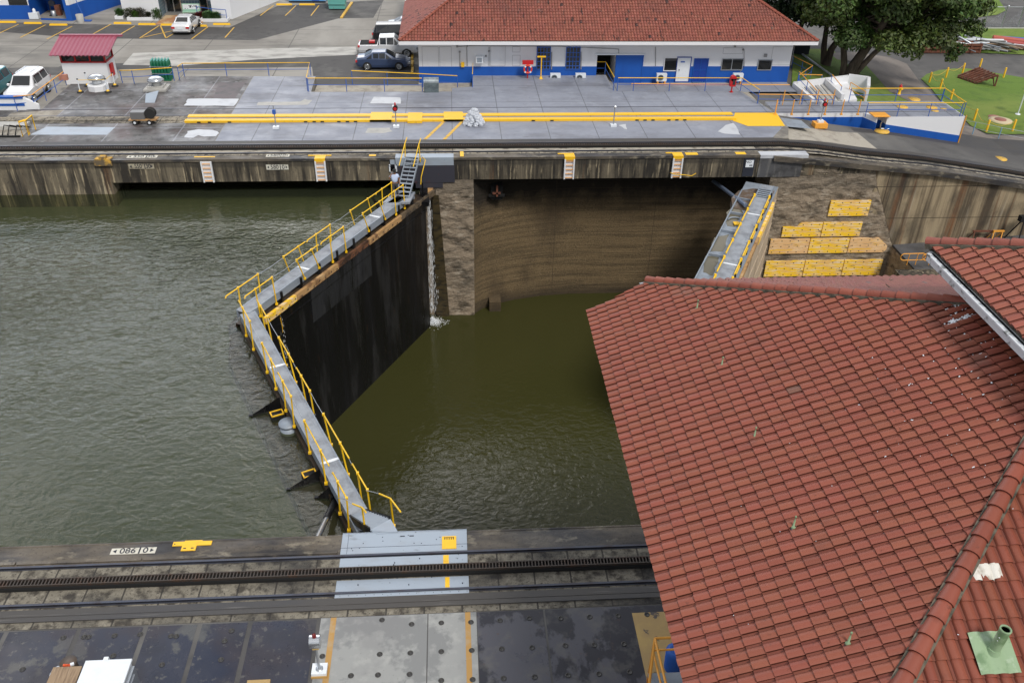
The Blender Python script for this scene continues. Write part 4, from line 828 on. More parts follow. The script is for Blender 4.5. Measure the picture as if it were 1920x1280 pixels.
# ---- waterfall past the hinge of the first gate
def fall(name, label, xc, yc, z0, z1, w0, w1, n, r, seed, loose):
    rnd = random.Random(seed); b = MB()
    for i in range(n):
        t0 = rnd.random()**.8; zt0 = z0+(z1-z0)*t0*.9; ln = rnd.uniform(.10, .45)*(1-.4*loose)
        a = rnd.gauss(0, 1); k = lambda z: (z0-z)/(z0-z1)
        def P(z): s = w0+(w1-w0)*k(z); return Vector((xc+a*s*.5, yc-.25*k(z)**.6-abs(a)*.03, z))
        zb = max(z1, zt0-ln); rr = r*rnd.uniform(.4, 1.2)
        b.tube([P(zt0), P((zt0+zb)/2)+Vector((rnd.gauss(0, .02), 0, 0)), P(zb)], [rr*.3, rr, rr*.2], 4, False)
    return tag(part(name, b, m_foam), label, 'waterfall', None, 'stuff')
fall('waterfall', 'white stream of leaking water falling beside the gate hinge into the lower chamber', -1.66, 53.72, -2.2, WL, .09, .40, 560, .015, 3, 0)
fall('waterfall', 'thin trickle of water dripping down the black gate face', F.P(1.9, .62, 0).x, F.P(1.9, .62, 0).y, -2.5, -11.6, .05, .55, 170, .012, 5, 1)
rnd = random.Random(11); b = MB(); c0 = g(811, 603, WL)
for i in range(1100):
    r_ = abs(rnd.gauss(0, .36)); a = rnd.uniform(0, 2*pi); s = rnd.uniform(.008, .026)
    b.box((c0.x+r_*cos(a)*1.3, c0.y+r_*sin(a), WL+max(0, .3-r_)*rnd.random()**2*1.6), (s*2, s*2, s), rnd.uniform(0, 3))
tag(part('splash', b, m_foam), 'white splash where the leaking water hits the lower chamber', 'splash', None, 'stuff')
b = MB(); c0 = g(619, 785, WL)
for i in range(160):
    r_ = rnd.gauss(0, .5); s = rnd.uniform(.012, .035); p = F.P(.6+r_*1.6, .2+abs(rnd.gauss(0, .12)), WL+.02); b.box(p, (s*2, s*2, s), rnd.uniform(0, 3))
tag(part('splash', b, m_foam), 'faint foam at the foot of the black gate face', 'splash', None, 'stuff')
# ---- the man on the gate
def skin(name, verts, edges, rad, mat, parent, lvl=2):
    me = bpy.data.meshes.new(name); me.from_pydata(verts, edges, []); me.materials.append(mat)
    o = bpy.data.objects.new(name, me); C.objects.link(o); o.parent = parent
    md = o.modifiers.new('skin', 'SKIN'); 
    if not me.skin_vertices: bpy.context.view_layer.update()
    for i, r_ in enumerate(rad):
        me.skin_vertices[0].data[i].radius = (r_, r_) if not isinstance(r_, tuple) else r_
    me.skin_vertices[0].data[0].use_root = True
    sb = o.modifiers.new('sub', 'SUBSURF'); sb.levels = lvl; sb.render_levels = lvl
    for p_ in me.polygons: p_.use_smooth = True
    md.use_smooth_shade = True
    dg = bpy.context.evaluated_depsgraph_get(); dg.update(); m2 = bpy.data.meshes.new_from_object(o.evaluated_get(dg)); o.modifiers.clear(); o.data = m2
    return o
def chain(*ch):
    V = []; E_ = []; Rr = []
    for base, pts in ch:
        prev = base
        for (x, y, z, r_) in pts:
            V.append((x, y, z)); Rr.append(r_); i = len(V)-1
            if prev is not None: E_.append((prev, i))
            prev = i
    return V, E_, Rr
mp = g(738.5, 367, ZW)
man = thing('person', 'man in dark cap, pale blue shirt and dark trousers, hand raised to his ear', 'person', (mp.x+.12, mp.y-.1, ZW), rz=.15)
# facing the camera (-y)
bodyc = [(None, [(0, 0, .95, .15), (0, 0, 1.15, .15), (0, 0, 1.36, .17), (0, 0, 1.5, .075), (0, -.01, 1.58, .06), (0, -.02, 1.66, .10), (0, -.02, 1.76, .085)]),
         (0, [(-.10, 0, .86, .105), (-.12, -.02, .50, .07), (-.13, .02, .12, .05), (-.13, -.05, .04, .045), (-.14, -.17, .03, .035)]),
         (0, [(.10, 0, .86, .105), (.12, .01, .50, .07), (.13, .04, .12, .05), (.13, -.03, .04, .045), (.15, -.15, .03, .035)]),
         (2, [(-.2, 0, 1.42, .065), (-.36, -.06, 1.20, .05), (-.25, -.14, 1.46, .037), (-.17, -.1, 1.60, .03)]),
         (2, [(.2, 0, 1.42, .065), (.27, -.01, 1.14, .048), (.28, -.06, .88, .035), (.28, -.08, .80, .032)])]
V_, E_, R_ = chain(*bodyc); skin('body', V_, E_, R_, m_skin, man)
V_, E_, R_ = chain((None, [(0, 0, .94, (.20, .165)), (0, -.02, 1.12, (.20, .17)), (0, 0, 1.36, (.19, .16)), (0, 0, 1.47, .10)]), (2, [(-.2, 0, 1.42, .085), (-.31, -.035, 1.27, .075)]), (2, [(.2, 0, 1.42, .085), (.26, 0, 1.24, .075)]))
skin('shirt', V_, E_, R_, m_shirt, man)
V_, E_, R_ = chain((None, [(0, 0, .97, .165), (0, 0, .90, .15)]), (1, [(-.10, 0, .80, .115), (-.12, -.02, .50, .088), (-.13, .02, .10, .07)]), (1, [(.10, 0, .80, .115), (.12, .01, .50, .088), (.13, .04, .10, .07)]))
skin('trousers', V_, E_, R_, m_trous, man)
b = MB(); b.lathe((0, -.02, 1.70), [(.115, 0), (.12, .05), (.10, .11), (.05, .14), (0, .145)], 16); b.box((0, -.14, 1.715), (.17, .12, .015)); part('cap', b, m_hair, man)
b = MB(); b.box((-.135, -.09, 1.63), (.02, .06, .13)); part('phone', b, m_ink, man)
b = MB()
for s in (-1, 1): b.box((s*.035, -.122, 1.665), (.022, .01, .012))
b.box((0, -.118, 1.605), (.05, .01, .01)); part('face_features', b, m_hair, man)
b = MB(); b.box((0, -.125, 1.64), (.025, .03, .04)); part('nose', b, m_skin, man)
for hx, hy, hz, dz in ((-.15, -.1, 1.62, 1), (.28, -.08, .78, -1)):
    b = MB(); b.box((hx, hy, hz), (.035, .08, .09))
    for k in range(4): b.tube([(hx, hy-.03+.02*k, hz+dz*.04), (hx+.01, hy-.03+.02*k, hz+dz*(.08+.01*(k % 3))), (hx+.02, hy-.025+.02*k, hz+dz*(.11+.01*(k % 3)))], .010, 5)
    b.tube([(hx, hy-.04, hz), (hx, hy-.075, hz+dz*.04)], .011, 5); part('hand', b, m_skin, man)
b = MB()
for s in (-1, 1): b.box((s*.14, -.09, .045), (.10, .28, .085))
part('shoes', b, m_rub, man)
# ================================================================ ROOFS
def tiles(o, u, v, nu, nv, wu, lv, clips, seed, base=(.250, .074, .046), hgt=.066, seg=5, va=.07, flip=False, name='tiles', mat=None, parent=None, spots=0.):
    n = u.cross(v).normalized()
    if n.z < 0: n = -n
    rnd = random.Random(seed); b = MB()
    prof = [(0, .012), (.20, 0.), (.28, .004)] + [(.28+.69*(k/seg), hgt*(.30+.70*sin(pi*(.12+.78*k/seg)))) for k in range(0, seg+1)]
    if flip: prof = [(1-a, h) for a, h in prof][::-1]
    for j in range(nv):
        for i in range(nu):
            p = o+u*(i*wu)+v*(j*lv)
            q = p+u*(wu/2)+v*(lv/2)
            if any((q-c[0]).dot(c[1]) > lv*1.2 for c in clips): continue
            d = rnd.uniform(-.006, .006); k = 1+rnd.uniform(-va, va); col = (base[0]*k, base[1]*k*(1+rnd.uniform(-.06, .06)), base[2]*k)
            if rnd.random() < .003: col = (base[0]*.72, base[1]*1.15, base[2]*1.3)
            if rnd.random() < .02: col = (base[0]*.8, base[1]*.8, base[2]*.8)
            if spots and rnd.random() < spots*(1+1.6*mnoise.noise(Vector((i*.09, j*.12, seed)))): col = (.05, .022, .02)
            m = len(prof); vs = []
            dv = rnd.uniform(-.008, .008); du = rnd.uniform(-.004, .004)
            for (a, h) in prof: vs.append(p+u*(a*wu+du)+v*dv+n*(h+.034+d))
            for (a, h) in prof: vs.append(p+u*(a*wu+du)+v*(lv*1.06+dv)+n*(h*.86+.006+d))
            for (a, h) in prof: vs.append(p+u*(a*wu+du)+v*(dv+.004)+n*(h*.5-.012))
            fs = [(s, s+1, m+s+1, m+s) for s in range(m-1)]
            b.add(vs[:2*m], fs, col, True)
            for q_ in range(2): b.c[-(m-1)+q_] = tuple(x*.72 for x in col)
            e0 = [vs[m-1], vs[2*m-1], vs[2*m-1]-n*(hgt*.6+.03), vs[m-1]-n*(hgt*.6+.03)]; b.add(e0, [(0, 1, 2, 3)], tuple(x*.3 for x in col))  # shade in gutters, gaps and lips is painted into the tile colours
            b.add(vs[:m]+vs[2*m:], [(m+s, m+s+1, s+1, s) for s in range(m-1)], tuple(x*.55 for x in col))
    me = b.mesh(name, mat or m_tile); bm = bmesh.new(); bm.from_mesh(me)
    for c in clips:
        bmesh.ops.bisect_plane(bm, geom=bm.verts[:]+bm.edges[:]+bm.faces[:], plane_co=c[0], plane_no=c[1], clear_outer=True)
    bm.to_mesh(me); bm.free()
    ob = bpy.data.objects.new(name, me); C.objects.link(ob)
    if parent is not None: ob.parent = parent; ob.location = -Vector(parent.location)
    return ob
def caps(pts, n_up, r, step, name, parent, seed, base=(.25, .072, .046), seg=7, mortar=True):
    rnd = random.Random(seed); a, c = Vector(pts[0]), Vector(pts[1]); d = (c-a); L = d.length; d.normalize(); sd = d.cross(Vector((0, 0, 1))).normalized(); up = sd.cross(d); b = MB(); k = 0
    while k*step < L:
        p = a+d*(k*step); k1 = 1+rnd.uniform(-.12, .12); col = tuple(x*k1 for x in base); vs = []
        for (dd, rr, lift) in ((0, r*1.10, .02), (step*1.1, r*.9, 0)):
            for s in range(seg+1): t = pi*s/seg; vs.append(p+d*dd+sd*(rr*cos(t))+up*(rr*sin(t)*.85+lift))
        m = seg+1; b.add(vs, [(s, s+1, m+s+1, m+s) for s in range(seg)], col, True)
        vs2 = vs[:m]+[p+sd*(r*.95*cos(pi*s/seg))+up*(r*.95*sin(pi*s/seg)*.8+.0) for s in range(m)]
        b.add(vs2, [(s, m+s, m+s+1, s+1) for s in range(seg)], tuple(x*.6 for x in col)); 
        if k == 0: b.add(vs[:m], [list(range(m))], col)
        k += 1
    o = b.mesh(name, m_tile); ob = bpy.data.objects.new(name, o); C.objects.link(ob); ob.parent = parent; ob.location = -Vector(parent.location)
    if mortar:
        b = MB(); b.bar(a-up*.05, c-up*.05, r*2.5, .11, up=up); part('mortar_bed', b, m_mortar, parent, True)
    return ob
P_ = .44; EX, EZ = 3.85, 8.0
def wz(x): return EZ+P_*(x-EX)
A = Vector((EX, 21.57, EZ)); B_ = Vector((5.66, 21.88, wz(5.66))); AP = Vector((13.28, 14.44, wz(13.28))); SW = Vector((EX, 5.0, EZ))
cb = thing('control_building', 'lower tiled hip roof of the lock control building filling the right of the view', 'building', (10, 13, 0))
vW = Vector((1, 0, P_)).normalized()
def clipv(p, q, keep):           # upright clip plane through p-q keeping the side of point keep
    d = q-p; n = Vector((d.y, -d.x, 0)).normalized()
    if (keep-p).dot(n) > 0: n = -n
    return (p, n)
K = Vector((8, 14, 0))
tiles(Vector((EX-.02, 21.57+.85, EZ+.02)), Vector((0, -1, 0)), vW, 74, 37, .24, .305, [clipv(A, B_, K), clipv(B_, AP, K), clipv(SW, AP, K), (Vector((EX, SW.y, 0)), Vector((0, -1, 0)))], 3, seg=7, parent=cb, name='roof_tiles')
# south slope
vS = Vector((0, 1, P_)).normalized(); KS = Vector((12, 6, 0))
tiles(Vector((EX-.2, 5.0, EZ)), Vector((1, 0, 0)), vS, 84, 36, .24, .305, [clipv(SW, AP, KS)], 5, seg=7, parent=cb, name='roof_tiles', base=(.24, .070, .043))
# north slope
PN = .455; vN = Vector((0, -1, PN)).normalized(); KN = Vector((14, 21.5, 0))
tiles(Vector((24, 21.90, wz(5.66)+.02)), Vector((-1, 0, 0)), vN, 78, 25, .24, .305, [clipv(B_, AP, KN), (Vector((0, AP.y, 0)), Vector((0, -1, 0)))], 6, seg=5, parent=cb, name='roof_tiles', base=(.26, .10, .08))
b = MB()      # roof boards under the tiles
def slab(b, pts, th=.12): b.add([Vector(p)-Vector((0, 0, .03)) for p in pts]+[Vector(p)-Vector((0, 0, .03+th)) for p in pts], [list(range(len(pts))), list(range(len(pts), 2*len(pts)))[::-1]]+[(i, i+len(pts), (i+1) % len(pts)+len(pts), (i+1) % len(pts)) for i in range(len(pts))])
R2 = Vector((24, AP.y, AP.z)); NE = Vector((24, 21.88, wz(5.66))); SE = Vector((24, 5.0, EZ))
slab(b, [A+Vector((.06, -.03, 0)), SW+Vector((.06, 0, 0)), AP, B_-Vector((0, .04, 0))]); slab(b, [B_-Vector((0, .05, 0)), AP, R2, NE-Vector((0, .05, 0))]); slab(b, [SW, SE, R2, AP])
part('roof_boards', b, m_mortar, cb, True)
caps((B_+Vector((-.05, .05, .07)), AP+Vector((0, 0, .09))), None, .125, .34, 'hip_tiles', cb, 1)
caps((SW+Vector((0, 0, .05)), AP+Vector((0, 0, .10))), None, .135, .36, 'hip_tiles', cb, 2)
b = MB(); b.bx(7.6, 24, 5.8, 20.6, 0, 7.95); part('wall', b, m_white, cb, True)
for k in range(5):
    for z in (5.2, 1.2): b = MB(); b.bx(7.56, 7.61, 7+k*2.7, 8.6+k*2.7, z, z+1.6); part('window', b, m_dglass, cb, True)
b = MB(); b.bar(B_+Vector((-.1, .12, -.1)), NE+Vector((0, .12, -.1)), .12, .1); b.bar((EX+.08, 5, EZ-.1), (EX+.08, 21.5, EZ-.1), .04, .16); part('fascia', b, m_fascia, cb, True)
b = MB(); p0 = B_+Vector((-.28, .06, -.02)); b.add([p0, p0+Vector((.3, -.1, .04)), p0+Vector((.3, .12, -.02)), p0+Vector((.1, .0, -.12))], [(0, 1, 2), (0, 3, 1), (0, 2, 3), (1, 3, 2)]); part('gutter_end', b, m_cwhite, cb, True)
# sealant patch where tiles are missing, droppings and weeds
def roofpt(px, py, plane='W'):
    v = ray(px, py)
    if plane == 'W': t = (EZ-P_*EX-H)/(v.z-P_*v.x)
    else: t = (EZ-P_*5.0-H)/(v.z-P_*v.y)
    return Vector((v.x*t, v.y*t, H+v.z*t))
for k, (px, py, w, l) in enumerate(((1826, 1078, .20, .27), (1846, 1078, .22, .26), (1866, 1076, .2, .24))):
    p = roofpt(px, py, 'S'); b = MB(); vs = []
    for j in range(5):
        a = pi*j/4
        for s in (-.5, .5): vs.append(p+Vector((w*.5*cos(a)+.0, s*l, s*l*P_+.055+.05*sin(a))))
    b.add(vs, [(2*j, 2*j+2, 2*j+3, 2*j+1) for j in range(4)], None, True); part('sealed_patch', b, m_seal, cb, True)
rnd = random.Random(4); b = MB()
def dropping(px, py, s):
    p = roofpt(px, py); p.z += .085; e = rnd.uniform(.5, 2.2); a = rnd.uniform(0, pi); d1 = Vector((cos(a), sin(a), P_*cos(a)))*s*e; d2_ = Vector((-sin(a), cos(a), -P_*sin(a)))*s
    b.add([p-d1-d2_, p+d1-d2_*.6, p+d1*.8+d2_, p-d1*.7+d2_*.8, p+Vector((0, 0, s*.4))], [(0, 1, 4), (1, 2, 4), (2, 3, 4), (3, 0, 4)])
for k in range(190):
    px = 1905-abs(rnd.gauss(0, 120)); py = 620+abs(rnd.gauss(0, 130)) 
    if py < 575+(px-1400)*.1: continue
    dropping(px, py, rnd.uniform(.005, .016))
for k in range(60): dropping(1800+rnd.gauss(0, 22), 585+rnd.gauss(0, 12), rnd.uniform(.006, .02))
for k in range(60):
    t = rnd.random(); dropping(1768+t*50+rnd.gauss(0, 4), 612-t*16+rnd.gauss(0, 3), rnd.uniform(.01, .032))
for k in range(60): dropping(rnd.uniform(1300, 1880), rnd.uniform(700, 1230), rnd.uniform(.004, .008))
part('bird_droppings', b, m_cwhite, cb, True)['kind'] = 'stuff'
# lightning rods on the roof
rods = [(1301, 555, 1306, 583, 'topmost rod near the north hip'), (1348, 679, 1352, 691, 'second from the top'), (1411, 811, 1413, 824, 'third from the top'), (1484, 978, 1486, 992, 'fourth from the top'), (1588, 1194, 1588, 1210, 'lowest rod near the bottom of the roof')]
for (x0, y0, x1, y1, lab) in rods:
    p = roofpt(x1, y1); p.z += .04; t = thing('lightning_rod', 'small corroded rod on the red tiles, '+lab, 'lightning rod', p, group='lightning rods on the tiled roof')
    b = MB(); b.lathe((0, 0, 0), [(.045, 0), (.05, .04), (.02, .06), (.018, .20), (.012, .21), (.010, .27), (.022, .285), (.018, .31), (0, .32)], 10); part('rod', b, m_moss, t)
    b = MB(); b.box((0, 0, -.005), (.13, .1, .03)); part('base', b, m_ink, t)
for px, py in ((1663, 532), (1668, 544)):
    v = ray(px, py); t_ = (wz(5.66)+PN*21.88-H)/(v.z+PN*v.y); p = Vector((v.x*t_, v.y*t_, H+v.z*t_)); b = MB()
    for k in range(5): a = rnd.uniform(0, 6.3); b.tube([(0, 0, 0), (.07*cos(a), .07*sin(a), .12), (.14*cos(a), .14*sin(a), .16)], [.012, .01, .004], 4)
    o = single('dead_weed', b, m_mortar, 'small dry weed on the roof hip' + (' upper of two' if py < 540 else ' lower of two'), 'plant'); o.location = p
# copper vent pipe on the south slope
vp = roofpt(1858, 1228, 'S'); t = thing('vent_pipe', 'mossy green vent pipe rising from the roof at the lower right corner', 'vent pipe', vp)
b = MB(); b.tube([(.0, 0, 0), (.05, .02, .62)], .085, 16, False); b.tube([(.0, 0, 0), (.05, .02, .62)], .068, 16, False); b.lathe((.05, .02, .6), [(.068, 0), (.068, .025), (.092, .025), (.092, 0)], 16); part('pipe', b, m_moss, t)
b = MB(); b.lathe((.045, .02, .4), [(.066, 0), (0, .001)], 14); part('bore', b, m_black, t)
b = MB()
for k in range(3):
    for j in range(6):
        pass
vs = []; W_ = 14; 
for j in range(2):
    for k in range(W_+1):
        x = -.33+.66*k/W_; vs.append((x, -.33+.6*j, (-.33+.6*j)*P_+.125+.02*abs(sin((x+.33)/.24*pi))))
b.add(vs, [(k, k+1, W_+2+k, W_+1+k) for k in range(W_)], None, True); b.lathe((0, 0, .02), [(.14, 0), (.10, .12), (.09, .16)], 14); part('flashing', b, m_moss, t)
# ---- upper roof
UE = Vector((11.15, 17.6, 12.1)); tw = thing('tower_roof', 'upper tiled roof with a mouldy white eave board, at the right edge', 'roof', (16, 12, 8))
def uz(x): return UE.z+PU*(x-UE.x)
PU = .46; UA = UE+Vector((6, -6, 6*.46)); USW = UE+Vector((0, -12, 0)); USE = UE+Vector((12, -12, 0)); UNE = UE+Vector((12, 0, 0)); US = Vector((UE.x, 6.0, UE.z)); UA2 = Vector((17.15, 11.0, uz(17.15)))
KU = Vector((13, 13, 0))
tiles(Vector((UE.x-.03, 17.6+.12, UE.z+.03)), Vector((0, -1, 0)), Vector((1, 0, .46)).normalized(), 51, 22, .24, .315, [clipv(UE, UA, KU), clipv(USW, UA, KU), (Vector((0, 17.62, 0)), Vector((0, 1, 0)))], 8, seg=8, parent=tw, name='roof_tiles', base=(.29, .095, .062))
tiles(Vector((23.15, 17.64, UE.z+.02)), Vector((-1, 0, 0)), Vector((0, -1, .46)).normalized(), 51, 22, .24, .305, [clipv(UE, UA, Vector((17, 17, 0))), clipv(UNE, UA, Vector((17, 17, 0)))], 9, seg=5, parent=tw, name='roof_tiles')
tiles(USW+Vector((0, -.04, .02)), Vector((1, 0, 0)), Vector((0, 1, .46)).normalized(), 51, 22, .24, .305, [clipv(USW, UA, Vector((17, 6, 0))), clipv(USE, UA, Vector((17, 6, 0)))], 10, seg=5, parent=tw, name='roof_tiles', base=(.25, .08, .055))
tiles(USE+Vector((.04, 0, .02)), Vector((0, 1, 0)), Vector((-1, 0, .46)).normalized(), 51, 22, .24, .305, [clipv(USE, UA, Vector((22, 11.6, 0))), clipv(UNE, UA, Vector((22, 11.6, 0)))], 11, seg=4, parent=tw, name='roof_tiles', base=(.25, .08, .055))
for c_ in (USW, USE, UNE): caps((c_+Vector((0, 0, .06)), UA+Vector((0, 0, .10))), None, .13, .36, 'hip_tiles', tw, 7, base=(.26, .085, .06))
b = MB(); slab(b, [UE, USW, UA]); slab(b, [UE, UA, UNE]); slab(b, [USW, USE, UA]); slab(b, [USE, UNE, UA]); part('roof_boards', b, m_mortar, tw, True)
caps((UE+Vector((-.06, .06, .08)), UA+Vector((0, 0, .10))), None, .13, .36, 'hip_tiles', tw, 4, base=(.28, .09, .065))
b = MB(); b.bar((UE.x-.03, 17.45, UE.z-.16), (UE.x-.03, 5.6, UE.z-.16), .10, .25); b.bar((UE.x-.10, 17.35, UE.z-.055), (UE.x-.10, 6, UE.z-.055), .16, .04); b.bar((UE.x, 17.5, UE.z-.16), (23.1, 17.5, UE.z-.16), .06, .22); b.bar((UE.x, 5.66, UE.z-.16), (23.1, 5.66, UE.z-.16), .06, .22); b.bar((23.1, 5.6, UE.z-.16), (23.1, 17.5, UE.z-.16), .06, .22); part('eave_board', b, m_fascia, tw, True)
b = MB(); b.bx(UE.x+.05, 23.05, 5.7, 17.45, UE.z-.3, UE.z-.24); part('soffit', b, m_white, tw, True)
b = MB(); b.bx(12.6, 21, 7, 16.2, 8.6, UE.z-.3); part('wall', b, m_white, tw, True)
b = MB(); b.bx(12.55, 12.61, 7.5, 15.8, 10.2, 11.5); part('window', b, m_dglass, tw, True)
# ---- long building beyond the deck
BY = 72.5; Wp = lambda px, py, y=BY: wy(px, py, y)
lb = thing('long_building', 'long low white and blue building with a red tiled hip roof', 'building', (13, 80, LOW))
X0, X1 = -2.62, 28.6; zb_ = Wp(1000, 125).z; ztop = 3.0
b = MB(); b.bx(X0, Wp(1119, 120).x, BY, 90, LOW-.3, ztop); b.bx(Wp(1156.5, 120).x, X1, BY, 90, LOW-.3, ztop); b.bx(Wp(1119, 120).x, Wp(1156.5, 120).x, BY, 90, Wp(1130, 103).z, ztop); b.bx(Wp(1119, 120).x-.1, Wp(1156.5, 120).x+.1, BY+3, 90, LOW, ztop-.1); part('wall', b, m_white, lb, True)
def cut(b, x0, x1, z0, z1, y0, d, gaps):
    xs_ = sorted(gaps); c = x0
    for g0, g1 in xs_:
        if g0 > c: b.bx(c, g0, y0-d, y0, z0, z1)
        c = max(c, g1)
    if x1 > c: b.bx(c, x1, y0-d, y0, z0, z1)
rx = lambda a, c: (Wp(a, 120).x, Wp(c, 120).x)
gaps = [rx(1119, 1156.5), rx(1156.5, 1200.5), rx(1270, 1290.5), rx(1302.5, 1322.5)]
b = MB(); cut(b, X0-.02, X1+.02, LOW-.3, zb_, BY, .03, gaps); b.bx(X1, X1+.03, BY, 90, LOW-.3, zb_); part('blue_band', b, m_blue, lb, True)
def opening(nm, a, t_, c, bt, mat, fr=None, mull=(), depth=.04, lab=None):
    p = Wp(a, t_); q = Wp(c, bt); x0, x1, z0, z1 = p.x, q.x, q.z, p.z
    fb = MB(); f = .06
    for (u0, u1, w0, w1) in ((x0-f, x0, z0-f, z1+f), (x1, x1+f, z0-f, z1+f), (x0, x1, z1, z1+f), (x0, x1, z0-f, z0)): fb.bx(u0, u1, BY-depth-.05, BY-.005, w0, w1)
    for m_ in mull:
        if m_[0] == 'v': xx = x0+(x1-x0)*m_[1]; fb.bx(xx-.025, xx+.025, BY-depth-.045, BY-.01, z0, z1)
        else: zz = z0+(z1-z0)*m_[1]; fb.bx(x0, x1, BY-depth-.043, BY-.01, zz-.025, zz+.025)
    o = part(nm, MB().bx(x0, x1, BY-depth-.01, BY-.004, z0, z1), mat, lb, True, lab)
    b2 = fb.mesh('frame', fr or m_alu, Vector(lb.location)); fo = bpy.data.objects.new('frame', b2); C.objects.link(fo); fo.parent = o
    return o
grid = [('v', .25), ('v', .5), ('v', .75), ('h', .14), ('h', .35), ('h', .56), ('h', .76)]
opening('window', 1008, 89, 1030, 129, m_dglass, m_bpost, grid); opening('window', 1063, 89, 1085, 129, m_dglass, m_bpost, grid)
opening('window', 1247, 109, 1267.5, 132, m_dglass, m_white); opening('window', 1355, 111, 1390, 130.5, m_dglass, m_alu, [('v', .48)]); opening('window', 1423, 113, 1444, 130.5, m_dglass, m_alu)
o = opening('door', 1271, 108, 1290, 152.5, m_cwhite, m_door, lab='white door'); b2 = MB(); p = Wp(1273, 131); b2.box((p.x, BY-.08, p.z), (.07, .06, .07)); part('handle', MB().box(Vector((p.x, BY-.08, p.z))-Vector(lb.location), (.07, .06, .08)), m_ink, o)
p = Wp(1280, 116); part('door_sign', MB().box(Vector((p.x, BY-.06, p.z))-Vector(lb.location), (.35, .02, .1)), m_bpost, o)
opening('door', 1303, 111, 1322, 152, m_door, m_blue, [('h', .5), ('v', .5)], lab='blue panelled door')
opening('sliding_door', 1156.5, 103, 1200.5, 153.5, m_blue, m_blue, depth=.12, lab='large blue sliding door')
b = MB(); p = Wp(1118, 102); q = Wp(1210, 102); b.bx(p.x-.1, q.x, BY-.2, BY-.03, p.z-.02, p.z+.08); part('door_rail', b, m_cwhite, lb, True)
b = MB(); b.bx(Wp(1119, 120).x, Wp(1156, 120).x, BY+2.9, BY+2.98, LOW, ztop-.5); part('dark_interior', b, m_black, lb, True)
b = MB(); p = Wp(892, 104); q = Wp(905, 116); b.bx(p.x, q.x, BY-.45, BY, q.z, p.z); part('window_air_conditioner', b, m_cwhite, lb, True); b = MB(); b.bx(p.x+.08, q.x-.08, BY-.47, BY-.45, q.z+.08, p.z-.08); part('vent', b, m_grey, lb, True)
b = MB(); p = Wp(867.5, 121); b.bx(p.x-.13, p.x+.13, BY-.2, BY-.03, p.z-.17, p.z+.2); part('phone_box', b, m_yel, lb, True)
m_pedge = M('panel_edge', (.35, .36, .37), .7)
m_cond = M('grey_conduit', (.25, .25, .25), .6)
for (px, py, s) in ((857, 87, .14), (876, 86, .12), (862, 97, .13), (917, 96, .14), (911, 105, .14), (1378, 87, .13), (1393, 93, .13), (1435, 104, .25)): p = Wp(px, py); b = MB(); b.box((p.x, BY-.06, p.z), (s, .12, s)); part('electrical_box', b, m_cond, lb, True)
for pts in (((857, 88), (876, 86), (1050, 87), (1160, 92)), ((862, 97), (862, 124)), ((875, 87), (876, 124)), ((917, 88), (917, 124)), ((1229, 88), (1229, 124)), ((1395, 92), (1395, 125), (1386, 137)), ((1160, 92), (1160, 100))):
    b = MB(); b.tube([Vector((Wp(*q_).x, BY-.04, Wp(*q_).z)) for q_ in pts], .025, 5); part('conduit', b, m_cond, lb, True)
for px, y0_, y1_ in ((1034, 98, 130), (1089, 97, 130), (1202, 115, 145)): b = MB(); b.tube([Vector((Wp(px, y0_).x, BY-.07, Wp(px, y0_).z)), Vector((Wp(px, y1_).x, BY-.07, Wp(px, y1_).z))], .05, 6); part('conduit', b, m_cond, lb, True)
for (x0, y0, x1, y1) in ((791, 88, 823, 136), (824, 88, 847, 136), (920, 87, 947, 124), (961, 88, 975, 98), (961, 104, 975, 124), (1357, 90, 1392, 101), (1450, 88, 1483, 122)):
    a_ = Wp(x0, y0); c_ = Wp(x1, y1); b = MB()
    for q_ in ((a_.x, c_.x, a_.z), (a_.x, c_.x, c_.z)): b.bx(q_[0], q_[1], BY-.012, BY, q_[2]-.012, q_[2]+.012)
    for xx in (a_.x, c_.x): b.bx(xx-.012, xx+.012, BY-.012, BY, c_.z, a_.z)
    part('panel_outline', b, m_pedge, lb, True)
ey = 71.15; ex0, ex1 = -4.1, 30.1; ez = 3.12; PP = .55; K1 = Vector((13, 73, 0))
vF = Vector((0, 1, PP)).normalized(); c0_, c1_ = Vector((ex0, ey, ez)), Vector((ex1, ey, ez)); hp0 = c0_+Vector((10, 10, 5.5)); hp1 = c1_+Vector((-10, 10, 5.5))
tiles(c0_.copy(), Vector((1, 0, 0)), vF, 143, 31, .24, .33, [clipv(c0_, hp0, K1), clipv(c1_, hp1, K1)], 12, seg=3, va=.16, parent=lb, name='roof_tiles', mat=m_tile_far, spots=.01, base=(.26, .078, .052))
tiles(Vector((ex0, ey+14, ez)), Vector((0, -1, 0)), Vector((1, 0, PP)).normalized(), 60, 31, .24, .33, [clipv(c0_, hp0, Vector((ex0, 80, 0)))], 13, seg=3, parent=lb, name='roof_tiles', mat=m_tile_far, spots=.04, base=(.25, .08, .06))
tiles(Vector((ex1, ey, ez)), Vector((0, 1, 0)), Vector((-1, 0, PP)).normalized(), 60, 31, .24, .33, [clipv(c1_, hp1, Vector((ex1, 80, 0)))], 14, seg=3, parent=lb, name='roof_tiles', mat=m_tile_far, spots=.02, base=(.26, .078, .052))
b = MB(); sl = [c0_, c1_, hp1, hp0]; slab(b, sl); slab(b, [c0_, hp0, hp0+Vector((0, 8, 0)), c0_+Vector((0, 28, 0))]); slab(b, [c1_, c1_+Vector((0, 28, 0)), hp1+Vector((0, 8, 0)), hp1]); slab(b, [hp0, hp1, hp1+Vector((0, 8, 0)), hp0+Vector((0, 8, 0))]); part('roof_boards', b, m_mortar, lb, True)
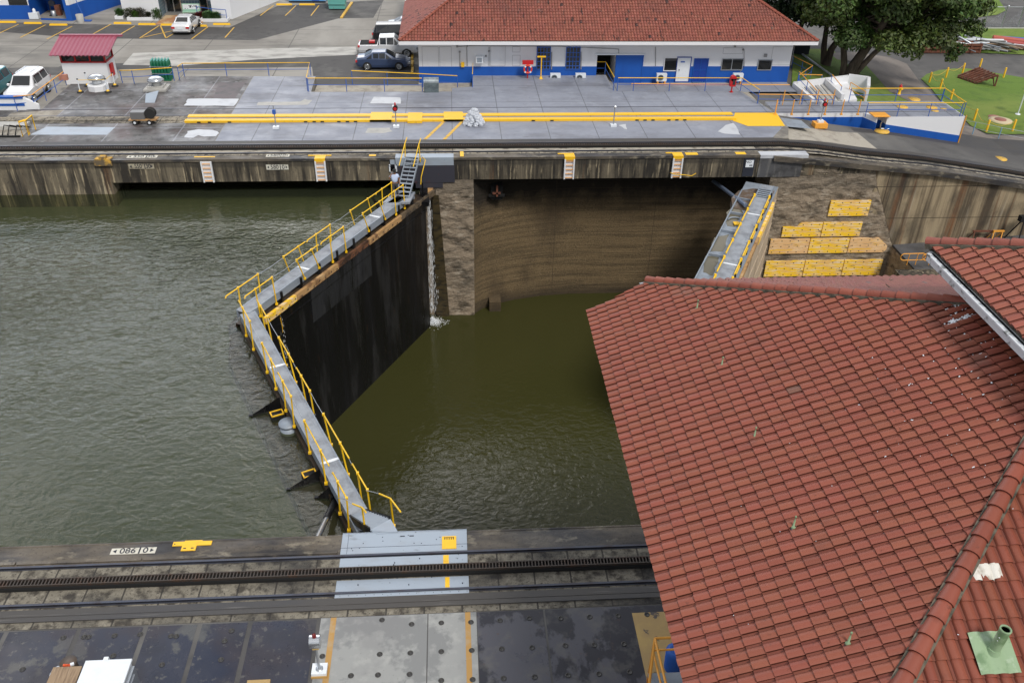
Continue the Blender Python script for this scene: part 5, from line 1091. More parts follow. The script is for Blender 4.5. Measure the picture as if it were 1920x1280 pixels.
caps((c0_+Vector((0, 0, .06)), hp0+Vector((0, 0, .08))), None, .14, .4, 'hip_tiles', lb, 5, seg=4, mortar=False); caps((c1_+Vector((0, 0, .06)), hp1+Vector((0, 0, .08))), None, .14, .4, 'hip_tiles', lb, 6, seg=4, mortar=False)
b = MB(); b.bx(ex0+.02, ex1-.02, ey-.04, ey+.06, ez-.28, ez-.02); b.bx(ex1-.06, ex1+.04, ey, ey+28, ez-.28, ez-.02); b.bx(ex0-.04, ex0+.06, ey, ey+28, ez-.28, ez-.02); b.bx(ex0+.1, ex1-.1, ey+.07, BY+.5, ez-.2, ez-.14); part('fascia', b, m_white, lb, True)
# outdoor air conditioners
def ac(px, py, label, y):
    p = gt(px, py); t = thing('air_conditioner', label, 'air conditioner', (p.x, y, LOW if y > 72 else LOW), group='outdoor air conditioners along the building')
    b = MB(); b.box((0, 0, .62), (.85, .34, .62)); part('casing', b, m_cwhite, t); b = MB(); b.lathe((-.1, -.175, .62), [(.25, 0), (.25, -.02), (.2, -.02), (.2, 0)], 16, 'y'); b.lathe((-.1, -.176, .62), [(.05, -.02), (0, -.021)], 8, 'y')
    for k in range(6): b.box((-.1, -.19, .45+k*.065), (.42, .01, .012))
    part('fan_grille', b, m_grey, t); b = MB()
    for s in (-.3, .3): b.box((s, 0, .16), (.1, .4, .31))
    part('stand', b, m_oran, t)
ac(1234, 152, 'white air conditioner on orange feet left of the small dark window', 71.9); ac(1376, 153, 'white air conditioner behind the red fire cabinet', 71.9)
ac(1036, 146, 'white air conditioner below the left blue-framed window, half hidden by the deck', 71.95); ac(1082, 146, 'white air conditioner below the right blue-framed window, half hidden by the deck', 71.95)
# ---- parking lot and roads
conform([(-140, 63.5), (-29.96, 63.5), (-29.96, 70.4), (-22, 72.5), (27.85, 72.5), (27.85, 130), (-140, 130)], lambda x, y: LOW, 0, 'parking_lot', m_lot)
conform([(-11, 68), (24.5, 64.5), (24.5, 72.6), (-11, 72.6)], lambda x, y: LOW, .004, 'pavement', m_tanconc)
conform([(13.1, 69.8), (28.6, 69.8), (28.6, 72.5), (13.1, 72.5)], lambda x, y: LOW, .010, 'pavement', m_deck)
LZ = lambda x, y: LOW
def lot(pts, off, mat, name='pavement', amp=0): 
    w = [tuple(g(x, y, LOW)[:2]) for x, y in pts]; return conform(w, LZ, off, name, mat)
lot([(0, 42), (180, 46), (430, 52), (520, 12), (720, 0), (700, 34), (635, 35), (480, 76), (330, 74), (150, 72), (0, 60)], .004, m_lotdark)
lot([(0, 125), (480, 112), (667, 103), (785, 122), (785, 160), (590, 160), (585, 126), (230, 130), (0, 150)], .005, m_lotdark)
lot([(250, 100), (480, 92), (667, 88), (670, 103), (480, 112), (330, 124), (230, 122)], .009, m_lotwhite)
lot([(0, 84), (205, 78), (180, 88), (110, 126), (0, 128)], .008, m_lot)
for (a_, c_) in (((35, 46), (-8, 66)), ((86, 47), (38, 71)), ((135, 50), (88, 74)), ((208, 46), (168, 68)), ((253, 49), (217, 70)), ((298, 49), (262, 72)), ((301, 49), (311, 72)), ((390, 51), (359, 74)), ((439, 52), (422, 71)), ((513, 11), (488, 30)), ((555, 11), (535, 30)), ((598, 11), (583, 30)), ((311, 72), (325, 64)), ((266, 71), (330, 57))):
    p, q_ = g(*a_, LOW), g(*c_, LOW); b = MB(); b.bar((p.x, p.y, LOW+.014), (q_.x, q_.y, LOW+.014), .12, .004); struct('parking_line', b, m_line)
b = MB(); p, q_ = g(660, 6, LOW), g(640, 35, LOW); b.bar((p.x, p.y, LOW+.06), (q_.x, q_.y, LOW+.06), .25, .12); single('kerb', b, m_line, 'yellowish low kerb beside the teal dumpster', 'kerb')
for i, (px, py, far) in enumerate(((14, 43, 1), (62, 45, 1), (110, 48, 1), (230, 45, 1), (276, 47, 1), (318, 48, 1), (372, 50, 1), (416, 47, 1), (533, 10, 1), (576, 10, 1))):
    names_ = ['leftmost yellow parking stop in front of the blue and white building', 'second yellow parking stop from the left edge', 'third yellow parking stop from the left edge', 'yellow parking stop under the left shrub bed', 'yellow parking stop left of the tan entrance ramp', 'yellow parking stop just left of the white sedan', 'yellow parking stop mostly hidden behind the white sedan', 'yellow parking stop right of the white sedan', 'left yellow parking stop by the blue container', 'yellow parking stop beside the teal dumpster']
    p = g(px, py, LOW); b = MB(); w_ = .85; b.add([(-w_, -.12, 0), (w_, -.12, 0), (w_, .12, 0), (-w_, .12, 0), (-w_*.95, -.07, .16), (w_*.95, -.07, .16), (w_*.95, .07, .16), (-w_*.95, .07, .16)], [(3, 2, 1, 0), (4, 5, 6, 7), (0, 1, 5, 4), (1, 2, 6, 5), (2, 3, 7, 6), (3, 0, 4, 7)])
    o = single('parking_stop', b, m_yel, names_[i], 'parking stop', 'yellow parking stops'); o.location = (p.x, p.y, LOW)
for i, (py, lab) in enumerate(((134, 'yellow wheel stop ahead of the dark blue sedan'), (121, 'middle yellow wheel stop by the building corner'), (109, 'yellow wheel stop ahead of the white pickup'))):
    p = g(773, py, LOW); b = MB(); b.box((0, 0, .08), (.2, 1.6, .16)); o = single('wheel_stop', b, m_line, lab, 'parking stop', 'yellow wheel stops by the building corner'); o.location = (p.x, p.y, LOW)
# ================================================================ VEHICLES
def lerp(a, b, t): return tuple(x+(y-x)*t for x, y in zip(a, b))
KINDS = {
 'sedan': dict(st=[(-2.28, .72, .42, .78, .84, .60), (-2.15, .84, .28, .88, 1.00, .70), (-1.60, .89, .24, .93, 1.06, .72), (-.85, .90, .22, .95, 1.43, .60), (.25, .90, .22, .93, 1.46, .61), (1.10, .90, .22, .93, 1.02, .73), (1.95, .87, .24, .80, .86, .68), (2.28, .70, .34, .62, .66, .56)], cab=(2, 5), wx=(-1.35, 1.38), wr=.33),
 'suv': dict(st=[(-2.38, .80, .45, 1.05, 1.14, .74), (-2.30, .90, .38, 1.12, 1.22, .78), (-2.25, .91, .36, 1.12, 1.26, .79), (-2.02, .93, .34, 1.14, 1.80, .70), (.30, .93, .34, 1.12, 1.84, .71), (1.02, .93, .34, 1.12, 1.22, .80), (2.05, .91, .36, 1.02, 1.10, .76), (2.38, .80, .42, .85, .92, .66)], cab=(2, 5), wx=(-1.4, 1.42), wr=.38),
 'pickup': dict(st=[(-2.65, .84, .5, 1.02, 1.05, .84), (-2.6, .90, .45, 1.04, 1.07, .88), (-.95, .92, .42, 1.06, 1.10, .86), (-.75, .92, .42, 1.08, 1.74, .66), (.55, .92, .42, 1.06, 1.78, .68), (1.25, .92, .42, 1.06, 1.14, .80), (2.35, .90, .42, .98, 1.04, .76), (2.65, .78, .48, .82, .88, .66)], cab=(2, 5), wx=(-1.6, 1.65), wr=.39)}
def car(kind, name, label, cat, loc, rz, paint, extra=None):
    D = KINDS[kind]; st = D['st']; t = thing(name, label, cat, loc, rz)
    def ring(s): x, w, zb, zl, ztp, wt = s; return [(x, -w*.93, zb), (x, -w, zb+.22), (x, -w, zl), (x, -w+(w-wt)*.12, zl+(ztp-zl)*.1+.0), (x, -wt, ztp-.03), (x, -wt*.85, ztp), (x, 0, ztp+.02), (x, wt*.85, ztp), (x, wt, ztp-.03), (x, w-(w-wt)*.12, zl+(ztp-zl)*.1), (x, w, zl), (x, w, zb+.22), (x, w*.93, zb)]
    rs = [ring(s) for s in st]; n = 13; b = MB(); vs = [p for r in rs for p in r]; fs = []
    for i in range(len(rs)-1):
        for j in range(n): fs.append((i*n+j, (i+1)*n+j, (i+1)*n+(j+1) % n, i*n+(j+1) % n))
    b.add(vs, fs, None, False); b.add(rs[0], [list(range(n))]); b.add(rs[-1], [list(range(n))[::-1]])
    body = part('body', b, paint, t)
    bv = body.modifiers.new('soft', 'BEVEL'); bv.width = .05; bv.segments = 2; bv.limit_method = 'ANGLE'; bv.angle_limit = .35
    c0, c1 = D['cab']
    def quad(P00, P10, P11, P01, a0, a1, v0, v1, nrm):
        f = lambda a, v: Vector(lerp(lerp(P00, P10, a), lerp(P01, P11, a), v))+nrm
        return [f(a0, v0), f(a1, v0), f(a1, v1), f(a0, v1)]
    for s in (-1, 1):
        gb = MB()
        def side(i): x, w, zb, zl, ztp, wt = st[i]; return (x, s*(w-(w-wt)*.1), zl+.03), (x, s*(wt+.005), ztp-.07)
        nn = Vector((0, s*.035, .01))
        a, b_ = side(c0+1), side(c0+2)
        for (f0, f1) in ((.05, .46), (.52, .97)): gb.add(quad(a[0], b_[0], b_[1], a[1], f0, f1, .06, .96, nn), [(0, 1, 2, 3) if s < 0 else (3, 2, 1, 0)])
        z, y = side(c0), side(c0+3)      # small end panes
        A_ = Vector(a[0]); T_ = Vector(a[1]); Z_ = Vector(z[0]); gb.add([A_.lerp(Z_, .1)+nn, A_.lerp(Z_, .72)+nn, T_.lerp(A_, .12).lerp(Z_, .1)+nn], [(0, 2, 1) if s < 0 else (0, 1, 2)])
        A_ = Vector(b_[0]); T_ = Vector(b_[1]); Z_ = Vector(y[0]); gb.add([A_.lerp(Z_, .04)+nn, A_.lerp(Z_, .66)+nn, T_.lerp(A_, .12).lerp(Z_, .04)+nn], [(0, 1, 2) if s < 0 else (0, 2, 1)])
        part('side_windows', gb, m_dglass, t)
        m2 = MB(); x, w, zb, zl, ztp, wt = st[c0+2]; m2.box((x+.35, s*(w+.1), zl+.08), (.12, .2, .14)); part('mirror', m2, paint, t)
    def across(i): x, w, zb, zl, ztp, wt = st[i]; return (x, -wt*.94, ztp-.015), (x, wt*.94, ztp-.015)
    lo, hi = across(c1), across(c1-1); nn = Vector((.035, 0, .03)); gb = MB(); gb.add(quad(lo[0], lo[1], hi[1], hi[0], .05, .95, .06, .92, nn), [(0, 1, 2, 3)]); part('windscreen', gb, m_dglass, t)
    lo, hi = across(c0), across(c0+1); nn = Vector((-.035, 0, .03)); gb = MB(); gb.add(quad(lo[0], lo[1], hi[1], hi[0], .07, .93, .14, .90, nn), [(3, 2, 1, 0)]); part('rear_window', gb, m_dglass, t)
    for x in D['wx']:
        for s in (-1, 1):
            r = D['wr']; w = part('wheel', MB().lathe((0, 0, 0), [(r*1.13, -.02), (r*1.13, .02)], 20, 'y'), m_black, t); w.location = (x, s*.885, r)
            part('tyre', MB().lathe((0, 0, 0), [(r*.8, -.11), (r*.98, -.10), (r, -.06), (r, .06), (r*.98, .10), (r*.8, .11)], 22, 'y'), m_rub, w)
            rb = MB(); rb.lathe((0, 0, 0), [(r*.66, s*.10), (r*.66, s*.125), (r*.58, s*.125), (r*.58, s*.112)][::1], 18, 'y')
            for k in range(5): a = 2*pi*k/5; rb.bar((0, s*.12, 0), (r*.6*cos(a), s*.12, r*.6*sin(a)), .07, .03, up=(0, 1, 0))
            part('rim', rb, m_chrome, w)
    x0 = st[0]; x1 = st[-1]
    for s in (-1, 1):
        part('headlight', MB().box((x1[0]-.10, s*x1[1]*.86, x1[3]-.04), (.26, .34, .16)), m_alu, t)
        part('taillight', MB().box((x0[0]+.05, s*x0[1]*.93, x0[3]-.04), (.18, .30, .17)), m_red, t)
    bb = MB(); bb.box((x1[0]-.01, 0, x1[2]+.14), (.08, x1[1]*1.1, .16)); part('grille', bb, m_ink, t)
    bb = MB(); bb.box((x0[0]-.012, 0, x0[2]+.22), (.05, .45, .13)); part('number_plate', bb, m_cwhite, t)
    if extra == 'rack':
        e = MB(); 
        for s in (-.52, .52): e.tube([(-1.7, s, 1.93), (.1, s, 1.96)], .035, 6)
        for k in range(6): e.box((-1.6+k*.34, 0, 1.95), (.07, 1.1, .03))
        part('roof_rack', e, m_cwhite, t)
    if extra == 'bars':
        e = MB()
        for x in (-1.2, -.2): e.box((x, 0, 1.93), (.08, 1.3, .04)); e.box((x, .6, 1.90), (.12, .08, .12)); e.box((x, -.6, 1.9), (.12, .08, .12))
        part('roof_bars', e, m_ink, t)
    if extra == 'bed': e = MB(); e.bx(-2.52, -.98, -.74, .74, .9, 1.135); part('cargo_bed', e, m_black, t); e = MB(); e.bx(-1.7, -1.2, -.4, .1, 1.13, 1.3); part('cargo', e, m_red, t)
    return t
def paint(n, c): return M(n, c, .28, .1, coat=.8, spec=.6)
car('sedan', 'parked_car', 'dark blue sedan parked nearest the deck beside the long building', 'car', (-5.85, 77.0, LOW), 0, paint('dark_blue_car_paint', (.035, .06, .13)))
car('pickup', 'pickup_truck', 'white double-cab pickup truck parked behind the dark blue sedan', 'pickup truck', (-5.6, 81.0, LOW), 0, paint('white_car_paint', (.72, .73, .75)), 'bed')
car('suv', 'parked_car', 'black car with a tall glazed rear parked behind the white pickup', 'car', (-4.9, 85.2, LOW), 0, paint('black_car_paint', (.012, .013, .016)))
car('sedan', 'parked_car', 'silver sedan parked farthest back, partly behind the tiled roof', 'car', (-3.9, 89.2, LOW), 0, paint('silver_car_paint', (.48, .52, .58)))
car('sedan', 'parked_car', 'white sedan seen from behind, parked in front of the white office', 'car', (-25.75, 89.9, LOW), pi/2, paint('pearl_white_car_paint', (.75, .76, .78)))
car('suv', 'parked_car', 'white off-road car with a white roof rack, nose towards the lock', 'car', (-32.6, 68.9, LOW), -pi/2, paint('plain_white_car_paint', (.74, .74, .75)), 'rack')
car('suv', 'parked_car', 'teal off-road car at the left edge beside the white one', 'car', (-35.6, 69.2, LOW), -pi/2, paint('teal_car_paint', (.015, .20, .24)), 'bars')
# ================================================================ RAILINGS
def railing(label, pts, h=1.05, sp=2.0, top=m_yel, postm=m_bpost, mid=m_bpost, grp=None, r=.03, skip_last=False, name='railing', nmid=1):
    pts = [Vector(p) for p in pts]; t = thing(name, label, 'railing', pts[0], group=grp); up = Vector((0, 0, 1))
    b = MB(); b.tube([p+up*h for p in pts], r*1.15, 6); part('top_rail', b, top, t, True)
    for k in range(nmid): b = MB(); b.tube([p+up*h*(k+1)/(nmid+1) for p in pts], r*.8, 6); part('mid_rail', b, mid, t, True)
    pm = MB().tube([(0, 0, 0), (0, 0, h)], r, 6).mesh('post', postm)
    for a, c in zip(pts, pts[1:]):
        n = max(1, round((c-a).length/sp))
        for k in range(n+(1 if c is pts[-1] else 0)):
            o = part('post', pm, None, t); o.location = a.lerp(c, k/n)-pts[0]
    return t
railing('yellow-topped blue railing along the back of the deck left of the parked sedan', [g(337, 150), g(346, 143.5), g(583, 142), g(577, 171)], sp=3.2)
railing('yellow-topped blue railing at the deck edge in front of the parked sedan', [g(579, 172), g(792, 172)], sp=3.0)
railing('yellow-topped railing of the stair down beside the grey bin', [g(661, 158, LOW), g(793, 164, LOW), g(858, 168, LOW+.1)], sp=3.2, h=1.1)
railing('blue railing with a pale yellow top across the raised deck behind the life ring', [g(886, 164), g(887, 141), g(1134, 140), g(1150, 170)], sp=3.1)
railing('yellow-topped blue railing along the deck in front of the white door', [g(1157, 171), g(1187, 171), g(1388, 171), g(1420, 194)], sp=3.3)
railing('orange railing on the low wall beside the long building steps', [gt(1184, 160), gt(1480, 162)], sp=40, h=.12, top=m_oran, postm=m_oran, mid=m_oran, r=.04)
railing('blue and yellow railing along the back of the ramp platform', [g(1591, 191), g(1764, 190.5)], sp=3.1)
railing('blue and yellow railing across the end of the ramp platform', [g(1765, 190.5), g(1804, 218)], sp=2.5)
railing('blue and yellow railing along the front of the ramp platform', [g(1622, 219), g(1799, 218.5)], sp=2.4)
railing('orange and blue handrail by the kiosk, going down beside the white car', [g(33, 208), g(67, 205), g(125, 160, -.1)], sp=2.2, top=m_oran)
railing('yellow rail with blue posts between the kiosk and the gas cylinders', [g(230, 157, -.3), g(252, 157), g(327, 152)], sp=2.8)
for i, px in enumerate((1453, 1484, 1515, 1546, 1577, 1608)):
    p = g(px, 215.5); b = MB(); b.tube([(0, 0, 0), (0, 0, 1.15)], .045, 6); b.box((0, 0, .04), (.16, .16, .1))
    o = single('chain_post', b, m_oran, ['leftmost', 'second', 'third', 'fourth', 'fifth', 'sixth'][i]+' orange post from the left along the white ramp wall', 'post', 'orange posts along the white ramp wall'); o.location = p
for i, (px, py) in enumerate(((1467, 197), (1499, 196), (1530, 196), (1560, 196))):
    p = g(px, py); b = MB(); b.tube([(0, 0, 0), (0, 0, 1.15)], .035, 6); o = single('chain_post', b, m_oran, ['leftmost', 'second', 'third', 'rightmost'][i]+' thin orange post of the row behind the return rails', 'post', 'thin orange posts behind the rails'); o.location = p
railing('low blue and orange railing beside the sunken steps right of the deck', [g(1420, 195), g(1503, 196), g(1562, 196.5)], sp=1.5, h=.75, top=m_oran)
# ================================================================ FURNITURE ON THE FAR DECK
def signal(px, py, label, h, head, base=m_cwhite, blockm=None):
    p = g(px, py) if px < 1500 else g(px, py, zt(26.8)); t = thing('signal_post', label, 'signal', p, group='signal posts along the lock')
    b = MB()
    if blockm: b.box((0, 0, .17), (.95, .75, .36)); part('foot_block', b, blockm, t); b = MB()
    z0 = .36 if blockm else 0; b.box((0, 0, z0+.08), (.42, .34, .16)); part('foot', b, m_cwhite, t)
    b = MB(); b.tube([(0, 0, z0), (0, 0, h)], .04, 8); part('pole', b, m_alu, t)
    if head == 'red':
        b = MB(); b.lathe((0, -.05, h), [(.18, -.16), (.18, .16)], 14, 'y'); part('lamp_housing', b, m_black, t)
        b = MB(); b.lathe((0, -.215, h), [(.12, -.01), (.12, .0)], 14, 'y'); part('lens', b, m_red, t)
        b = MB(); b.box((-.12, .05, h-.05), (.14, .3, .4)); part('back_box', b, m_cwhite, t)
        b = MB(); b.lathe((0, 0, h+.18), [(.05, 0), (.06, .1), (.04, .2), (0, .22)], 8); part('beacon', b, m_red, t)
    elif head == 'blue':
        b = MB(); b.box((0, 0, h*.72), (.22, .2, .3)); part('box', b, m_bpost, t)
    else:
        b = MB(); b.tube([(0, 0, h-.05), (0, -.2, h+.12)], .06, 8); part('lamp', b, m_alu, t)
    return t
signal(518, 241, 'short post with a blue box standing on the grey deck at left', 1.65, 'blue')
signal(743, 239, 'signal post with a red lamp above the gate stair', 1.4, 'red'); signal(1150, 237, 'plain silver post on the grey deck below the white door', 1.4, 'plain')
signal(1536, 238, 'red signal lamp on an orange block beside the white ramp wall', 1.75, 'red', blockm=m_oran)
# life ring
t = thing('life_ring_stand', 'red stand with an orange and white life ring before the long building', 'life ring', g(989, 147)); b = MB(); b.tube([(0, 0, 0), (0, 0, 1.2)], .05, 6); part('post', b, m_red, t); b = MB(); b.box((0, 0, 1.3), (.9, .25, .3)); part('hood', b, m_red, t)
b = MB(); vs = []; n1, n2 = 20, 8
for i in range(n1):
    for j in range(n2): a = 2*pi*i/n1; c_ = 2*pi*j/n2; R_ = .31+.07*cos(c_); vs.append((R_*cos(a), -.14+.07*sin(c_), .78+R_*sin(a)))
b.add(vs, [(i*n2+j, ((i+1) % n1)*n2+j, ((i+1) % n1)*n2+(j+1) % n2, i*n2+(j+1) % n2) for i in range(n1) for j in range(n2)], None, True); part('ring', b, M('orange_ring', (.7, .06, .02), .5), t)
b = MB()
for k in range(4): a = pi/4+k*pi/2; b.box((.31*cos(a), -.14, .78+.31*sin(a)), (.12, .165, .12), R=Matrix.Rotation(-a, 3, 'Y'))
part('white_bands', b, m_cwhite, t)
t = thing('tee_post', 'yellow T-shaped post on the deck right of the life ring', 'post', g(1014, 148)); b = MB(); b.tube([(0, 0, 0), (.0, 0, 1.75)], .05, 6); b.lathe((0, 0, 0), [(.16, 0), (.06, .2)], 10); part('post', b, m_yel, t); b = MB(); b.bar((-.35, 0, 1.8), (.35, 0, 1.8), .12, .1); part('crossbar', b, m_yel, t)
t = thing('small_ladder', 'low orange ladder frame at the back edge of the deck', 'ladder', g(1059, 141)); b = MB()
for s in (-.3, .3): b.tube([(s, 0, -.4), (s, 0, .95)], .035, 6)
part('rails', b, m_oran, t); b = MB()
for k in range(3): b.bar((-.3, 0, .05+k*.3), (.3, 0, .05+k*.3), .06, .04)
part('rungs', b, m_oran, t)
t = thing('fire_cabinet', 'red fire hose cabinet on a post at the back of the deck', 'fire cabinet', g(1371, 173)); b = MB(); b.tube([(0, 0, 0), (0, 0, .5)], .06, 6); b.lathe((0, 0, 0), [(.16, 0), (.16, .04)], 8); part('post', b, m_red, t)
b = MB(); b.box((0, 0, .8), (.46, .34, .62)); b.lathe((0, 0, 1.11), [(.23, -.17), (.23, .17)], 14, 'y'); part('cabinet', b, m_red, t); b = MB(); b.box((.05, -.18, .85), (.2, .02, .42)); part('window', b, m_dglass, t)
t = thing('storage_bin', 'grey-green metal bin with a rounded lid by the deck railing', 'bin', g(809, 172)); b = MB(); b.box((0, .1, .38), (1.15, .75, .74)); part('box', b, M('grey_green_metal', (.16, .20, .21), .5, .4, layers=[((.08, .1, .11), 3, U, .45, .6, .7)]), t)
b = MB(); b.lathe((0, .1, .72), [(.375, -.59), (.375, .59)], 16, 'x'); part('lid', b, M('bin_lid_metal', (.28, .32, .34), .4, .4, layers=[((.14, .16, .17), 3, U, .45, .6, .6)]), t)
# pile of bags
rnd = random.Random(21); c0 = g(889, 236)
def bagm(seed):
    bm = bmesh.new(); bmesh.ops.create_icosphere(bm, subdivisions=3, radius=1)
    for v in bm.verts: v.co *= 1+.28*mnoise.noise(v.co*1.8+Vector((seed, 0, 0)))+.16*mnoise.noise(v.co*5+Vector((0, seed, 0)))
    me = bpy.data.meshes.new('bag'); bm.to_mesh(me); bm.free(); me.materials.append(m_bag); return me
bms = [bagm(s) for s in (1.1, 5.3, 9.7)]; lay = [(9, .62, .12), (8, .52, .34), (6, .38, .58), (4, .22, .80), (2, .1, 1.0)]; k = 0
for li, (n, rad, z) in enumerate(lay):
    for i in range(n):
        a = 2*pi*i/n+li*.5; o = bpy.data.objects.new('plastic_bag', bms[k % 3]); C.objects.link(o); k += 1; s = rnd.uniform(.17, .24)
        o.location = (c0.x+rad*cos(a), c0.y+.3+rad*.75*sin(a), z); o.scale = (s*1.1, s, s*.85); o.rotation_euler = (rnd.uniform(0, 3), rnd.uniform(0, 3), rnd.uniform(0, 3))
        tag(o, 'crumpled grey plastic bag in the pale heap beside the yellow kerb', 'bag', 'grey bags heaped by the yellow kerb')
# floor domes with white bases
for i, (px, py, lab) in enumerate(((183, 168, 'silver roof vent on a white octagonal base inside four short posts'), (293, 167, 'silver roof vent on a stepped pale base, right of the roped-off one'))):
    p = g(px, py+2); t = thing('dome_vent', lab, 'vent', (p.x, p.y+.3, 0)); b = MB()
    if i == 0: b.lathe((0, 0, 0), [(.8, 0), (.8, .4), (.68, .45), (0, .45)], 8, smooth=False)
    else: b.box((0, 0, .08), (1.7, 1.5, .16)); b.box((0, 0, .22), (1.2, 1.1, .14))
    part('base', b, m_white if i == 0 else m_pale, t); z = .5 if i == 0 else .3; b = MB(); b.lathe((0, 0, z), [(.35, 0), (.35, .3), (.62, .32), (.64, .42), (.45, .58), (.2, .66), (0, .68)], 20); part('dome', b, m_chrome, t)
pts4 = []
for i, (px, py, lab) in enumerate(((151, 174, 'front left'), (203, 173.5, 'front right'), (165, 162, 'back left'), (216, 162, 'back right'))):
    p = g(px, py); pts4.append(p); t = thing('barrier_post', f'{lab} white barrier post on a black rubber foot round the silver vent', 'barrier post', p, group='white posts round the silver vent')
    b = MB(); b.lathe((0, 0, 0), [(.26, 0), (.24, .08), (.1, .12), (0, .12)], 14); part('foot', b, m_rub, t); b = MB(); b.lathe((0, 0, .1), [(.13, 0), (.1, .08), (.05, .12)], 10); part('collar', b, m_yel, t)
    b = MB(); b.tube([(0, 0, .15), (.0, 0, 1.0)], .045, 8); part('pole', b, m_cwhite, t); b = MB(); b.lathe((0, 0, 1.0), [(.06, 0), (.07, .06), (0, .1)], 8); part('cap', b, m_ink, t)
b = MB(); q4 = [pts4[0], pts4[1], pts4[3]]; b.tube([p+Vector((0, 0, .97)) for p in q4], .02, 5); single('barrier_tape', b, m_yelr, 'yellow barrier tape strung between white posts', 'tape', org=q4[0])
# kiosk
kx, ky = -29.3, 73.2; t = thing('kiosk', 'small white booth with a crimson metal roof and open dark window band', 'kiosk', (kx, ky, LOW)); W2, D2 = 1.75, .95
b = MB(); b.bx(-W2, W2, -D2, D2, 0, 1.75); part('lower_wall', b, m_white, t); b = MB(); b.bx(-W2+.06, W2-.06, -D2+.06, D2-.06, 1.75, 2.5); part('dark_inside', b, m_dglass, t); b = MB()
for x in (-W2+.05, -.6, .55, W2-.05):
    for y in (-D2+.04, D2-.04): b.bx(x-.06, x+.06, y-.05, y+.05, 1.75, 2.55)
b.bx(-W2, W2, -D2-.01, -D2+.08, 1.72, 1.82); b.bx(-W2, W2, -D2-.01, -D2+.08, 2.48, 2.6); b.bx(W2-.08, W2+.01, -D2, D2, 1.72, 1.82); b.bx(W2-.08, W2+.01, -D2, D2, 2.48, 2.6); part('window_frame', b, m_red, t)
b = MB(); n = 28; vs = []
for j in (0, 1):
    for i in range(n*2+1):
        x = -W2-.55+(2*W2+1.1)*i/(2*n); vs.append((x, -D2-.6 if j == 0 else D2+.5, (2.45 if j == 0 else 3.25)+(.05 if i % 4 < 2 else 0)))
m_ = 2*n+1; b.add(vs, [(i, i+1, m_+i+1, m_+i) for i in range(2*n)]); b.add([(v[0], v[1], v[2]-.05) for v in vs], [(m_+i, m_+i+1, i+1, i) for i in range(2*n)])
b.bx(-W2-.55, W2+.9, D2+.35, D2+.6, 3.2, 3.36); part('roof', b, m_pinkroof, t)
b = MB(); b.box((W2+.08, -.2, 1.0), (.14, .6, .95)); part('hose_reel_cover', b, m_red, t)
lettering('ZONA', .16, (0, -D2-.01, 1.5), (pi/2, 0, 0), t, M('pale_red_lettering', (.6, .3, .3), .8)) if False else None
# gas cylinders in a cage
gp = g(304, 152, LOW); cage = thing('cylinder_pallet', 'green pallet cage strapping the gas cylinders together', 'pallet', (gp.x, gp.y+.4, LOW)); b = MB(); b.box((0, 0, .06), (1.5, .9, .12)); part('base', b, m_green, cage); b = MB()
for z in (.6, 1.15):
    b.bar((-.75, -.45, z), (.75, -.45, z), .03, .06); b.bar((-.75, .45, z), (.75, .45, z), .03, .06); b.bar((-.75, -.45, z), (-.75, .45, z), .03, .06); b.bar((.75, -.45, z), (.75, .45, z), .03, .06)
part('strap', b, m_alu, cage)
cyl = MB().lathe((0, 0, 0), [(.115, 0), (.115, 1.25), (.09, 1.38), (.04, 1.44), (.04, 1.5)], 12).mesh('gas_cylinder', m_green); capm = MB().lathe((0, 0, 1.45), [(.05, 0), (.055, .12), (0, .14)], 8).mesh('valve_cap', m_tblue)
for r_ in range(3):
    for c_ in range(6):
        o = bpy.data.objects.new('gas_cylinder', cyl); C.objects.link(o); o.location = (gp.x-.62+c_*.25, gp.y+.1+r_*.3, LOW+.121); tag(o, 'dark green gas cylinder in the strapped bundle behind the blue railing', 'gas cylinder', 'green gas cylinders strapped on a pallet')
        k = part('valve_cap', capm, None, o)
# cart with spool
p = g(270, 234); t = thing('utility_cart', 'small four-wheeled cart with a grey box and a dark hose reel', 'cart', (p.x, p.y+.2, 0)); b = MB(); b.box((-.3, 0, .66), (.95, .6, .5)); part('box', b, M('dull_grey_metal', (.2, .2, .2), .5, .4), t); b = MB(); b.box((0, 0, .36), (1.9, .7, .07)); part('frame', b, m_wood, t)
b = MB(); b.lathe((.55, 0, .78), [(.36, -.2), (.36, -.16), (.24, -.16), (.24, .16), (.36, .16), (.36, .2)], 20, 'y'); part('hose_reel', b, m_rub, t)
for x in (-.55, .45):
    for s in (-.32, .32): w = part('wheel', MB().lathe((0, 0, 0), [(.19, -.05), (.19, .05)], 14, 'y'), m_rub, t); w.location = (x, s, .19); part('hub', MB().lathe((0, 0, 0), [(.09, -.06), (.09, .06)], 10, 'y'), m_cwhite, w)
# tilted sheet and crow-like bracket
b = MB(); p = g(272, 193); q_ = g(300, 182); r_ = g(290, 193); b.add([tuple(p), tuple(r_), (q_.x, q_.y, .5), (q_.x-.9, q_.y-.3, .35), (p.x, p.y, -.02), (r_.x, r_.y, -.02), (q_.x, q_.y, .47), (q_.x-.9, q_.y-.3, .32)], [(0, 1, 2, 3), (7, 6, 5, 4), (0, 4, 5, 1), (1, 5, 6, 2), (2, 6, 7, 3), (3, 7, 4, 0)]); single('metal_sheet', b, m_plate, 'tilted pale metal sheet leaning near the right silver vent', 'metal sheet')
